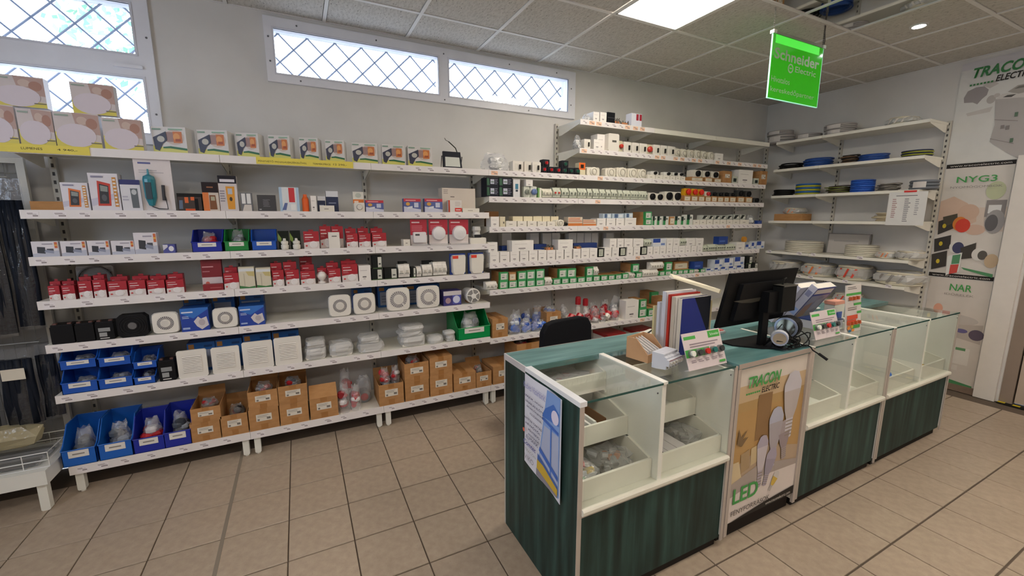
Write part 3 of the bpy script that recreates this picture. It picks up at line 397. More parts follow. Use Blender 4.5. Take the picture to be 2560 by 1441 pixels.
window('window_1', -2.12, -.74, 2.12, 3.03, [(-2.04, -.83, 2.665, 2.955), (-2.04, -.81, 2.19, 2.522)], 0, [(-.765, 2.77), (-.765, 2.31)])
wd2 = window('window_2', -.11, 2.52, 2.605, 3.035, [(-.05, 1.14, 2.667, 2.96), (1.235, 2.435, 2.665, 2.96)], 1,
       [(.1, 3.0), (.65, 3.0), (1.19, 2.99), (1.8, 3.0), (2.3, 3.0), (-.085, 2.9), (-.085, 2.74), (.1, 2.63), (1.19, 2.63), (2.0, 2.63), (2.47, 2.88), (2.47, 2.73)])
wh = G(); wh.bbox(-.95, -.80, YB - .04, YB - .02, 2.575, 2.595, .005); wh.obj('hinge', bpy.data.objects['window_1'], m_pvc)
# foliage outside the left window
rnd = random.Random(5)
t = thing('tree', 'pale sunlit tree seen outside the left window', 'tree', (-1.45, 8.2, 0))
G().lathe([(.14, 0), (.1, 2), (.06, 3.6)], n=8).obj('trunk', t, M('6b5a48', .9))
g = G()
for k in range(420):
    c = Vector((-.62 + rnd.gauss(0, .34), rnd.gauss(0, .3), 4.35 + rnd.gauss(0, .55))); u = Vector((rnd.uniform(-1, 1), rnd.uniform(-1, 1), rnd.uniform(-1, 1))).normalized(); v = u.orthogonal().normalized(); q = .07
    g.add([c - u * q, c + v * q * .5, c + u * q, c - v * q * .5], [(0, 1, 2, 3)])
lf = g.obj('foliage', t, M('7fa890', .6)); lf['kind'] = 'stuff'
struct(G().box(-30, 30, YB + .31, 30, -.2, -.05).obj('ground_outside', None, M('8d8d88', .9)))
# door zone on the right: white reveal board, frame and glass leaf
struct(G().box(XR - .035, XR, 1.235, 1.372, 0, 2.17).obj('trim_1', None, M('dcd6cf', .4)))
d = struct(G().box(XR + .02, XR + .09, 1.14, 1.22, 0, 2.17).obj('door_1', None, M('8f7f72', .4)))
g = G(); g.box(XR + .03, XR + .08, 1.06, 1.13, .02, 2.1); g.box(XR + .03, XR + .08, .15, 1.06, .03, .16); g.box(XR + .03, XR + .08, .15, 1.06, 2.02, 2.1); g.obj('door_leaf', d, M('b9a898', .4))
G().box(XR + .05, XR + .056, .15, 1.06, .16, 2.02).obj('door_glass', d, M('141214', .08)); G().box(XR + .10, XR + .12, .1, 1.2, 0, 2.17).obj('door_backing', d, M('231e1d', .8))
g = G()
for k in range(12): g.box(XR - .015, XR + .02, 1.22 - .09 * k - .045, 1.22 - .09 * k, 0, .006)
h = G(); h.box(XR - .04, XR + .02, .14, 1.222, 0, .004); th = h.obj('threshold_strip', d, M('16150f', .6)); g.obj('hazard_band', d, M('c9b31f', .5))

# ------------------------------------------------------------------ shelving
TAGM = []
for v in range(4):
    g = G(); rr = random.Random(v); w = .046 + .004 * v
    g.box(-w / 2, w / 2, -.0006, 0, 0, .03, 0)
    for (xa, xb, za, zb) in ((-.42, rr.uniform(0, .2), .021, .0245), (-.38, rr.uniform(.1, .35), .0165, .0185), (rr.uniform(-.15, .05), .42, .006, .0125)):
        g.quad((xa * w, -.0009, za), (xb * w, -.0009, za), (xb * w, -.0009, zb), (xa * w, -.0009, zb), 1)
    TAGM.append(g.mesh('price_tag', [m_tagor if v == 3 else m_tagpaper, m_tagtext]))
def upright_mesh(zt):
    g = G(); g.box(-.016, .016, 0, .028, 0, zt, 0)
    z = .25
    while z < zt - .03: g.box(-.006, .006, -.0006, .001, z, z + .022, 1); z += .05
    return g.mesh('upright', [m_post, M('4d4a48', .7)])
def bracket(g, x, zt, dep, h=.07):
    g.prism([(0, 0), (dep - .03, 0), (dep - .03, -h), (dep - .07, -h), (.02, -.016)], 'x', x - .0015, x + .0015)
    for i in range(len(g.v) - 10, len(g.v)): g.v[i] = (g.v[i][0], g.v[i][1], g.v[i][2] + zt)
def board(parent, x0, x1, zt, dep, lip=.048, tags=(), lower=.0, rng=None, orange=0, bare=False, y0=0.0):
    # local frame: front edge at y=0, wall at +y
    g = G(); g.box(x0 + .001, x1 - .001, y0 + .006, dep, zt - .022, zt - .001, 0)
    g.box(x0 + .001, x1 - .001, y0 + .0, y0 + .006, zt - lip, zt, 1)
    g.box(x0 + .001, x1 - .001, y0 + .006, y0 + .02, zt - lip, zt - lip + .004, 1)
    bracket(g, x0 + .004, zt - .022, dep); bracket(g, x1 - .004, zt - .022, dep)
    o = g.obj('shelf_board', parent, m_shelf, m_shelf if bare else m_lip)
    x = x0 + .05
    while tags and x < x1 - .03:
        k = rng.randrange(3)
        if orange and rng.random() < orange: k = 3
        if rng.random() < .85: inst('price_tag', TAGM[k], o, (x, y0 - .0003, zt - lip + .007))
        x += rng.uniform(*tags)
    return o
BX = [-1.325, -.40, .50, 1.42, 2.31, 3.20, 4.09, 5.02]
Z_T = 2.032
LEVL = [1.69, 1.435, 1.187, .934, .63]
LEVR = [2.512, 2.265, 1.82, 1.572, 1.27, 1.038, .61]
YFR = 3.23
up_l, up_r = upright_mesh(2.06), upright_mesh(2.54)
bay_labels = ['white shelving bay with meters and black batteries at the left end', 'white shelving bay with blue box fans under the first floodlight boxes', 'white shelving bay with four round-grille fans, next to the taller bays',
              'first tall shelving bay, half hidden behind the counter front corner', 'tall shelving bay above the black office chair', 'tall shelving bay with cartons behind the catalogue stand', 'tall shelving bay in the far corner of the shop']
bays = []
for i in range(7):
    x0, x1 = BX[i], BX[i + 1]; right = i >= 3
    t = thing('shelving_bay', bay_labels[i], 'shelving', (x0, YFR, 0)); W = x1 - x0; rng = random.Random(40 + i); dep = YB - YFR - .03
    bays.append(t)
    inst('upright', up_r if i >= 4 else up_l, t, (.0 if i else .025, dep - .0, 0))
    if i == 6: inst('upright', up_r, t, (W, dep, 0))
    tg = (.075, .1) if right else (.09, .17)
    levs = LEVR if right else LEVL
    for z in levs:
        if i == 3 and z > 2.1: continue
        board(t, 0, W, z, dep, .048 if z < 2.2 else .045, tg if not (z > 2.4 and i > 4) else (), rng=rng, orange=.5 if z > 2.2 else (.06 if right else .02), bare=z > 2.4 and i > 4)
    lb = board(t, 0, W, Z_T, dep, .046, tg if i > 1 else (), rng=rng, orange=.08)
    # base unit
    g = G(); g.box(.001, W - .001, 0, .006, .128, .182, 1); g.box(.001, W - .001, .006, dep, .16, .18, 0); g.box(.001, .012, .006, dep, .13, .16, 0); g.box(W - .012, W - .001, .006, dep, .13, .16, 0)
    b = g.obj('base_shelf', t, m_shelf, m_lip); x = .06
    while x < W - .04: inst('price_tag', TAGM[rng.randrange(3)], b, (x, -.0003, .14)); x += rng.uniform(*tg)
    for lx in (.035, W - .035):
        for ly in (.018, dep - .06):
            g = G(); g.bbox(-.019, .019, 0, .038, .012, .129, .006); g.cyl((0, .019), .012, 0, .013, 'z', 10)
            g.obj('leg', t, m_white, loc=(lx, ly, 0))
# bottom back panels of the bays (grey sheet behind the base)
# yellow price banners on the top shelf
m_blk = M('3f3a2a', .7)
for (xa, xb, par, lbl, txts) in ((-1.0, -1.9, None, 'long yellow price strip along top shelf below the round lamp boxes', (('LED PANEL KEREK', .455, .60), ('LUMENES', .70, .79), ('4 940,-', .855, .945))),
                                 (-.205, .38, None, 'yellow price strip below the floodlight boxes on the top shelf', (('FÉNYVETŐ MOZGÁSÉRZÉKELŐVEL', .02, .5), ('TERMÉK/PRICE', .56, .75), ('12 290,-', .78, .93)))):
    x0, x1 = min(xa, xb), max(xa, xb)
    t = thing('price_banner', lbl, 'price label', (x0, YFR - .0045, Z_T - .043), group='yellow price strips'); w = x1 - x0
    G().box(0, w, -.001, .003, 0, .044).obj('strip', t, m_tagyel)
    for s, a, b in txts: text(t, s, a * w, (.016 if w > .8 else .012), b * w, (.028 if w > .8 else .026), m_blk, y=-.0016)
# side wall shelving, facing -x
LEVW = [2.525, 2.21, 1.905, 1.61, 1.245, .988, .745, .45]
for i, (ya, yb, lb) in enumerate(((3.60, 2.735, 'side wall shelving bay with cable coils, nearest the room corner'), (2.735, 1.85, 'side wall shelving bay with cable coils, next to the posters'))):
    t = thing('shelving_bay', lb, 'shelving', (5.14, ya, 0), -PI / 2); W = ya - yb; dep = XR - 5.14 - .03; rng = random.Random(90 + i)
    inst('upright', up_r, t, (0 if i else .01, dep, 0))
    if i == 1: inst('upright', up_r, t, (W, dep, 0))
    for z in LEVW: board(t, 0 if i else .37, W, z, dep, .028, (.25, .45) if z < 1.3 else (), rng=rng, bare=True)
    g = G(); g.box(.37 if i == 0 else 0, W, 0, .006, .128, .182, 1); g.box(.37 if i == 0 else 0, W, .006, dep, .16, .18, 0); g.obj('base_shelf', t, m_shelf, m_lip)
    for lx in (.42 if i == 0 else .04, W - .04): g = G(); g.bbox(lx - .019, lx + .019, .02, .058, 0, .129, .006); g.obj('leg', t, m_white)

# ------------------------------------------------------------------ far left display stand
t = thing('display_stand', 'white mesh display stand with a low platform at the left edge', 'display stand', (-2.6, 3.1, 0))
g = G(); W = 1.235
g.box(0, W, 0, .46, .235, .25); g.box(0, W, 0, .015, .165, .235); g.box(W - .015, W, .015, .46, .165, .2345); g.obj('platform', t, M('e2e2dc', .4))
for lx, ly in ((W - .035, .02), (W - .035, .42), (.05, .02)):
    g = G(); g.bbox(-.02, .02, 0, .04, .0, .165, .006); g.obj('leg', t, m_white, loc=(lx, ly, 0))
g = G(); g.box(W - .05, W - .015, .40, .425, .25, 1.985); g.box(.035, W - .05, .40, .425, 1.955, 1.985); g.box(0, .035, .40, .425, .25, 1.985); g.obj('back_frame', t, M('cbc9c2', .4))
g = G()
for k in range(24): g.tube([(.03 + k * .05, .415, .25), (.03 + k * .05, .415, 1.96)], .002, 4)
for k in range(17): g.tube([(0, .41, .3 + k * .1), (W - .03, .41, .3 + k * .1)], .002, 4)
g.obj('wire_mesh', t, M('9a9894', .4, .3)); G().box(0, W - .03, .43, .436, .25, 1.96).obj('back_sheet', t, M('8e8c8a', .6))
for z in (.925, 1.87):
    g = G(); g.tube([(.7, .30, z), (W - .05, .30, z)], .004, 6); [g.tube([(x, .30, z), (x, .41, z)], .003, 6) for x in (.75, .95, 1.15)]; g.obj('hanging_rail', t, M('bdbcb8', .3, .5))
def tiepack(x, y, z1, z0, w, label, lab, grp):
    t = thing('cable_tie_pack', label, 'pack', (x, y, z0), group=grp); H = z1 - z0; g = G(); rr = random.Random(int(x * 1000))
    for k in range(9):
        xx = -w * .42 + w * .84 * k / 8; g.tube([(xx + rr.uniform(-.004, .004), rr.uniform(-.012, .012), H * q) for q in (.02, .3, .6, .86)], w * .115, 6)
    g.obj('cable_ties', t, M('151b26', .5), smooth=True)
    f = G(); ny, nx = 8, 5
    for s in (-1, 1):
        o = len(f.v)
        for j in range(ny + 1):
            for i in range(nx + 1):
                f.v.append((-w * .55 + 1.1 * w * i / nx, s * (.028 * math.sin(PI * i / nx) * (1.05 - .9 * j / ny) + .001) + rr.uniform(-.004, .004), H * j / ny))
        for j in range(ny):
            for i in range(nx): f.f.append((o + j * (nx + 1) + i, o + j * (nx + 1) + i + 1, o + (j + 1) * (nx + 1) + i + 1, o + (j + 1) * (nx + 1) + i)); f.m.append(0)
    f.obj('plastic_bag', t, m_film2)
    if lab: g = G(); g.box(-w * .34, w * .34, -.037, -.0355, H * lab, H * lab + .065); l = g.obj('paper_label', t, M('d9d2c2', .7))
    return t
tiepack(-1.395, 3.33, 1.86, 1.02, .10, 'long dark cable tie pack hanging nearest the meter shelves', 0, 'long packs hanging on the stand')
tiepack(-1.52, 3.30, 1.86, .99, .13, 'second long dark cable tie pack from the meter shelves', .62, 'long packs hanging on the stand')
tiepack(-1.68, 3.30, 1.86, .99, .15, 'long dark cable tie pack cut by the left photo edge', 0, 'long packs hanging on the stand')
tiepack(-1.385, 3.37, .915, .46, .08, 'short dark cable tie pack squeezed beside the blue bins', 0, 'short packs hanging low on the stand')
tiepack(-1.50, 3.33, .915, .45, .14, 'short black cable tie pack with a wide paper label', .62, 'short packs hanging low on the stand')
tiepack(-1.68, 3.33, .915, .43, .14, 'short black cable tie pack at the left photo edge', .62, 'short packs hanging low on the stand')
t = thing('wire_basket', 'white wire basket on the low platform at left', 'basket', (-2.2, 3.14, .25)); g = G(); W, D, Hh = .84, .3, .09
for z in (0.004, .045, Hh): g.tube([(0, 0, z), (W, 0, z), (W, D, z), (0, D, z)], .003, 6, closed=True)
for k in range(9): g.tube([(W * k / 8, 0, Hh), (W * k / 8, 0, .003), (W * k / 8, D, .003), (W * k / 8, D, Hh)], .0022, 5)
g.obj('wire_frame', t, M('dedfdd', .3))
for q, (yy, lb) in enumerate(((.06, 'front'), (.14, 'middle'), (.22, 'rear'))):
    tt = thing('cable_tie_pack', 'flat dark pack lying %s in the white wire basket' % lb, 'pack', (-1.79, 3.14 + yy, .262), group='packs lying in the wire basket')
    g = G(); [g.box(-.38, .36, -.03 + k * .012, -.021 + k * .012, 0, .012 + .01 * (k % 2)) for k in range(5)]; g.obj('cable_ties', tt, M('2b2f35', .5)); g = G(); g.bbox(-.4, .38, -.034, .034, -.002, .028, .01); g.obj('plastic_bag', tt, m_film)
tt = thing('clear_bag', 'folded yellowish clear plastic bag lying over the wire basket', 'bag', (-1.62, 3.29, .36)); g = G(); g.blob((0, 0, .05), .2, .07, .06, random.Random(3), .15, sq=.6); g.obj('bag_film', tt, clear('yellow_film', 'f3ecd2', gloss=.12, haze=.35, hazecol='d9cfae', rough=.2, bump=.6))

# ------------------------------------------------------------------ service counter
CF, CB, CT, GZ = 1.205, 1.86, .965, .965
def module(name, label, x0, x1, part, left_end=False):
    t = thing(name, label, 'counter', (x0, CF, 0)); W = x1 - x0; D = CB - CF
    G().box(0, W, D - .225, D - .002, CT - .028, CT - .001).obj('worktop', t, m_greentop)
    g = G(); g.box(0, W, D - .002, D + .001, CT - .03, CT); g.obj('edge_strip', t, m_trim)
    if left_end:
        G().box(-.001, .018, .004, D, .0, CT - .02).obj('end_panel', t, m_greenwood); G().box(-.003, .03, -.0015, D - .225, CT - .02, CT).obj('top_rail', t, M('dfe2e6', .3))
        G().box(-.003, .004, D - .225, D, CT - .03, CT).obj('edge_strip', t, M('c3bfc0', .4)); G().box(-.002, .006, D - .012, D + .001, .0, CT - .03).obj('edge_strip', t, M('b9b6ae', .4))
    else: G().box(0, .018, .006, D - .003, .07, CT - .03).obj('side_panel', t, m_inner); G().box(0, .02, .0, D - .23, CT - .012, CT).obj('top_rail', t, m_inner)
    G().box(W - .018, W, .006, D - .003, .07, CT - .03).obj('side_panel', t, m_inner)
    for xa, z0 in ((0, 0 if left_end else .06), (W - .02, .04)): G().box(xa, xa + .02, 0, .006, z0, CT - .006).obj('corner_post', t, m_trim)
    G().box(.02, W - .02, .01, .022, .055, .478).obj('front_panel', t, m_greenwood)
    G().box(.02, W - .02, .03, D - .03, 0, .07).obj('plinth', t, m_dark)
    g = G(); g.prism([(-.008, .512), (-.014, .505), (-.014, .492), (-.006, .484), (.02, .484), (.02, .512)], 'x', .02, W - .02); g.box(.02, W - .02, .02, D - .006, .494, .51); g.obj('ledge', t, M('dbd8ca', .45))
    G().box(.02, W - .02, .004, .012, .470, .486).obj('ledge_trim', t, m_trim)
    G().box(.018, W - .018, D - .02, D - .006, .51, CT - .03).obj('back_panel', t, m_inner)
    G().box(.018, W - .018, D - .014, D - .003, .07, .5).obj('back_panel', t, m_greenwood)
    G().box(part - .012 - x0, part + .012 - x0, .008, D - .025, .51, CT - .010).obj('partition', t, m_inner)
    G().box(part - .014 - x0, part + .014 - x0, .002, D - .225, CT - .010, CT + .001).obj('top_rail', t, m_inner)
    a, b = (.032 if left_end else .02), W - .018
    for p, q in ((a, part - .0145 - x0), (part + .0145 - x0, b)):
        G().box(p, q, .002, D - .226, CT - .008, CT - .002).obj('glass_top', t, m_glass); G().box(p, q, -.0012, .0018, CT - .009, CT - .001).obj('glass_edge', t, m_edge)
        G().box(p, q, .002, .006, .514, CT - .010).obj('glass_front', t, m_glass)
        g = G()
        for yy, zz in ((.16, .636), (.33, .797)): g.box(p, p + .012, yy + .03, yy + .24, zz - .012, zz - .002); g.box(q - .012, q, yy + .03, yy + .24, zz - .012, zz - .002)
        g.obj('tray_rail', t, m_inner)
        s = G(); s.cyl((q - .03, CT - .04), .004, -.0005, .002, 'y', 8); s.obj('screw', t, m_screw)
    return t
module('display_counter', 'nearest glass-topped green counter section, with the paper notice on its end', .896, 1.80, 1.335, True)
module('display_counter', 'glass-fronted green counter section right of the light bulb banner', 2.415, 3.31, 2.86)
module('display_counter', 'last glass-fronted green counter section at the far right end', 3.315, 4.30, 3.805)
# middle section with the poster
t = thing('cash_desk', 'green counter section carrying the light bulb banner and the monitor', 'counter', (1.805, CF, 0)); W = .605; D = CB - CF
G().box(0, W, -.0, D - .002, CT - .028, CT).obj('worktop', t, m_greentop); G().box(0, W, -.004, 0, CT - .022, CT + .001).obj('edge_strip', t, M('a89c92', .4)); G().box(0, W, D - .002, D + .001, CT - .03, CT).obj('edge_strip', t, m_trim)
for xa in (0, W - .022): G().box(xa, xa + .022, -.002, .012, .05, CT - .024).obj('corner_post', t, m_trim); G().box(xa, xa + .018, .012, D - .004, .07, CT - .03).obj('side_panel', t, m_inner)
G().box(.022, W - .022, .012, .02, .10, CT - .03).obj('front_panel', t, m_greenwood); G().box(.0, W, .04, D - .03, 0, .10).obj('plinth', t, m_dark); G().box(.018, W - .018, D - .02, D - .004, .07, CT - .03).obj('back_panel', t, m_greenwood)
# banner
BW, BH = .562, .825
t = thing('light_bulb_banner', 'advertising banner of LED light bulbs on the counter front', 'banner', (1.805 + .3025, CF + .0115, .112))
G().box(-BW / 2, BW / 2, -.0015, 0, 0, BH).obj('sheet', t, M('d8cfc6', .45))
art(t, BW, BH, [('r', 0, .17, 1, .90, 'b5945f'), ('r', 0, .78, 1, .90, 'cbb18c'), ('r', 0, .885, 1, 1, 'd9cfc4'), ('r', 0, .34, 1, .72, 'b8935c'), ('r', .30, .45, .42, .80, 'b38b52'), ('p', [(.30, .50), (.50, .50), (.5, .80), (.30, .80)], '8c6b45'),
   ('p', [(.0, .36), (.45, .45), (1, .36), (1, .17), (0, .17)], 'b39c82'), ('p', [(0, .40), (.10, .40), (.16, .28), (0, .26)], 'd3c09a'), ('p', [(.12, .44), (.24, .46), (.26, .33), (.14, .31)], 'a88f6c'), ('p', [(.26, .46), (.40, .47), (.42, .36), (.27, .34)], 'c9b48c'),
   ('p', [(0, .26), (.4, .33), (1, .26), (1, .14), (0, .14)], 'a99d95'), ('p', [(.0, .0), (1, .0), (1, .22), (.5, .235), (0, .17)], 'dcd1cb'), ('p', [(.05, .52), (.12, .50), (.20, .55), (.12, .54), (.18, .60), (.1, .56), (.06, .62)], '7c6444'),
   ('r', .62, .10, .635, .14, 'dcd1cb')], name='banner_print', y=-.0015)
def bulb(par, cx, cz, r, L, c1, c2, W, H, y, tilt=0):
    g = G(); ct, st = math.cos(tilt), math.sin(tilt); prof = [(0, -r * 1.15), (r * .55, -r), (r, -.2 * r), (r * .98, .3 * r), (r * .7, L * .45), (r * .42, L * .62), (r * .38, L), (0, L * 1.03)]
    pts = [(a, -b) for a, b in prof] + [(-a, -b) for a, b in reversed(prof[1:-1])]
    def T(p, k=1): return (cx + p[0] * ct - p[1] * st, y, cz + p[0] * st + p[1] * ct)
    g.add([T(p) for p in pts], [tuple(range(len(pts)))], 0)
    hp = [(a, -b) for a, b in prof[3:6]] + [(-a, -b) for a, b in reversed(prof[3:6])]; g.add([(x, y - .0004, z) for x, _, z in [T(p) for p in hp]], [tuple(range(len(hp)))], 1)
    for k in range(5): zz = -(L * (.66 + .07 * k)); g.add([(x, y - .0006, z) for x, _, z in [T(p) for p in ((-r * .4, zz), (r * .4, zz), (r * .4, zz - L * .02), (-r * .4, zz - L * .02))]], [(0, 1, 2, 3)], 2)
    return g.obj('bulb_print', par, M(c1, .45), M(c2, .45), M('8b7f70', .4))
bulb(t, .165, .66, .075, .29, 'c6c2ca', 'b9b0ae', BW, BH, -.0088); bulb(t, .05, .50, .060, .27, 'b3b5c6', 'a9a2a8', BW, BH, -.0084); bulb(t, -.045, .38, .045, .24, 'aba3b2', 'c2bac0', BW, BH, -.0080); bulb(t, .13, .42, .050, .17, 'a3979a', '97898c', BW, BH, -.0086, .12); bulb(t, .04, .29, .045, .16, 'a79fb0', '9a92a2', BW, BH, -.0092, -.25)
bulb(t, .10, .16, .026, .09, 'cfc9c4', 'd2b14a', BW, BH, -.0096, -.6)
GRN = M('3f9a4a', .45); DGR = M('2f7a3c', .45); BLK = M('2b2724', .5)
text(t, 'TRACON', -.215, .715, .045, .775, GRN, -.0098, .25, .03); text(t, 'ELECTRIC', -.105, .675, .04, .705, BLK, -.0098, .2, .02)
g = G(); [g.box(-.225 + k * .016, -.213 + k * .016, -.0098, -.0094, .683, .692) for k in range(7)]; g.obj('dash_print', t, GRN)
text(t, 'LED', -.25, .10, -.05, .185, GRN, -.0098, 0, .02); text(t, 'FÉNYFORRÁSOK', -.255, .035, .06, .07, M('55504c', .5), -.0098)
t2 = G(); t2.add([(-.281, -.0098, 0), (.281, -.0098, 0), (.281, -.0098, .05), (.02, -.0098, .034), (-.281, -.0098, .0)], [(0, 1, 2, 3)]); t2.obj('black_band_print', t, BLK); text(t, 'www.traconelectric.com', .03, .008, .25, .026, M('d9d4cc', .5), -.0104)
# trays
def tray(x0, x1, y0, z0, label, h=.088):
    W = x1 - x0; t = thing('display_tray', label, 'tray', (x0, y0, z0), group='white wooden trays inside the glass counter'); D = .25
    G().box(0, W, 0, .012, 0, h).obj('front_board', t, M('e9e6da', .45)); G().box(.01, W - .01, .012, D, 0, .008).obj('tray_bottom', t, m_white)
    for xa in (0, W - .01):
        g = G(); g.prism([(.012, 0), (D, 0), (D, h + .035), (.15, h + .035), (.012, h + .001)], 'x', xa, xa + .012); g.obj('side_board', t, M('e9e6da', .45))
    return t
for (x0, x1, nm) in ((.918, 1.321, 'left half of nearest counter section'), (1.349, 1.779, 'right half of nearest counter section')):
    tray(x0, x1, 1.245, .511, 'low white display tray, ' + nm); tray(x0, x1, 1.405, .637, 'middle white display tray, ' + nm, .092); tray(x0, x1, 1.572, .798, 'top white display tray, ' + nm, .092)
tray(2.436, 2.846, 1.238, .511, 'white display tray just right of the bulb banner'); tray(2.874, 3.289, 1.238, .511, 'white display tray holding a paper slip, third glass section')
tray(3.336, 3.791, 1.238, .511, 'white display tray holding a blue bag'); tray(3.819, 4.279, 1.238, .511, 'white display tray holding a yellow sponge block, far end')
# ------------------------------------------------------------------ notice on the counter end (faces -x)
t = thing('paper_notice', 'curling blue and white paper notice taped to the counter end', 'notice', (.8945, 1.472, .495), -PI / 2)
W, Hh = .325, .442; g = G(); N = 10
def curl(u): return -.002 - .012 * max(0, u - .8) * 5 * (0.5) - .004 * abs(math.sin(u * 5))
for i in range(N + 1): u = i / N; g.v += [((u - .5) * W, curl(u), 0 - (.02 * u)), ((u - .5) * W, curl(u), Hh)]
g.f = [(2 * i, 2 * i + 2, 2 * i + 3, 2 * i + 1) for i in range(N)]; g.m = [0] * N; g.obj('sheet', t, M('dcdde8', .5))
art(t, W, Hh, [('p', [(.66, 1), (.97, 1), (.97, .0), (.42, .03)], '7ea0d8'), ('p', [(.60, .62), (.95, .62), (.95, .06), (.45, .1)], 'a9b3cf'), ('p', [(.57, .74), (.62, .80), (.82, .90), (.95, .84), (.95, .72), (.55, .70)], '3f6fc0'), ('e', .86, .78, .085, .07, 'dcd6ec'),
   ('p', [(.56, .70), (.95, .66), (.95, .63), (.55, .67)], '3a68bd'), ('r', .76, .14, .79, .66, '4a78c8'), ('p', [(.5, .36), (.95, .22), (.95, .17), (.48, .31)], '3a68bd'), ('p', [(.45, .27), (.95, .12), (.95, .03), (.44, .14)], '3d62a8'), ('p', [(.44, .20), (.6, .19), (.95, .09), (.95, .02), (.43, .10)], 'c9a93a'), ('p', [(.42, .10), (.95, .02), (.95, .0), (.42, .02)], '8b8793'),
   ('e', .055, .39, .03, .022, 'd9664f')], y=-.0125, name='notice_print')
BL2 = M('5a5f9c', .5); NV = M('34365e', .5)
text(t, 'Kedves Vásárlóink!', -.145, .385, .045, .415, M('8a8ec4', .5), -.0175)
for k, (s, a, b) in enumerate((('KÉRJÜK, HOGY', -.14, .03), ('VÁSÁRLÁS ELŐTT', -.13, .03), ('ÉRDEKLŐDJENEK', -.115, .03), ('KOLLÉGÁINKNÁL', -.085, .02), ('NYITVA TARTÁS', -.135, .02), ('HÉTFŐTŐL', -.125, .01), ('PÉNTEKIG', -.10, .0), ('KÖSZÖNJÜK!', -.10, .0))):
    text(t, s, a, .345 - k * .024 - (.012 if k > 3 else 0), b, .358 - k * .024 - (.012 if k > 3 else 0), NV, -.0175, 0, .02)
text(t, 'ELMARK', -.12, .145, -.01, .162, NV, -.0175, .2); text(t, 'Comtec', -.145, .108, -.03, .132, BL2, -.0175, .2, .02); text(t, 'TRACON', -.13, .078, -.03, .092, M('9a9a96', .5), -.0175); text(t, 'VIKO', -.135, .035, -.05, .06, M('8d8a96', .5), -.0175)

# ------------------------------------------------------------------ posters on the side wall (face -x)
def poster(name, label, y0, y1, z0, z1, base):
    t = thing(name, label, 'poster', (XR - .003, (y0 + y1) / 2, z0), -PI / 2, group='advertising posters on the side wall'); W, H = y0 - y1, z1 - z0
    G().box(-W / 2, W / 2, -.002, 0, 0, H).obj('sheet', t, M(base, .4)); return t, W, H
t, W, H = poster('poster', 'large advertising poster with grey junction boxes, nearest the ceiling', 1.83, .55, 2.145, 3.03, 'd4d3d0')
art(t, W, H, [('r', .0, .93, 1, 1, 'c9c6ca'), ('p', [(.035, .66), (.05, .72), (.09, .745), (.13, .74), (.155, .70), (.15, .65), (.13, .62), (.11, .575), (.085, .60), (.04, .61)], '968f90'), ('p', [(.12, .75), (.17, .78), (.2, .74), (.16, .71)], 'bdb7b3'), ('e', .175, .60, .022, .04, 'b1aba7'), ('e', .20, .63, .015, .02, 'bdb7b3'), ('p', [(.06, .50), (.19, .53), (.18, .48), (.07, .47)], 'c4bfbb'),
   ('p', [(.196, .592), (.30, .60), (.46, .52), (.46, .0), (.357, 0), (.30, .06), (.205, .19), (.214, .35)], 'aba6a4'), ('p', [(.196, .592), (.225, .635), (.46, .61), (.46, .53), (.30, .575)], 'c9c5c1'), ('p', [(.248, .644), (.289, .69), (.46, .70), (.46, .63), (.30, .61)], '9f9993'), ('p', [(.275, .66), (.295, .68), (.42, .685), (.42, .66)], '6f6a64'), ('p', [(.23, .60), (.25, .615), (.29, .61), (.27, .59)], '4c4843'),
   ('p', [(.21, .40), (.32, .36), (.32, .355), (.21, .395)], '837c78'), ('p', [(.205, .22), (.32, .15), (.32, .145), (.205, .215)], '837c78'), ('r', .245, .30, .262, .335, '7e7876'), ('r', .27, .285, .287, .325, '7e7876'), ('r', .30, .40, .315, .44, '4f6a52'), ('r', .30, .16, .315, .20, '4f6a52')], y=-.002, name='poster_print')
text(t, 'TRACON', -.557, .738, -.17, .826, DGR, -.0105, .25, .03); text(t, 'ELECTRIC', -.407, .675, -.17, .727, BLK, -.0105, .2, .02); g = G(); [g.box(-.567 + k * .022, -.553 + k * .022, -.0105, -.0101, .675, .69) for k in range(7)]; g.obj('dash_print', t, DGR)
t, W, H = poster('poster', 'push button advertising poster beside the cable coils, middle of three', 1.825, 1.385, 1.082, 2.14, 'd2ccc5')
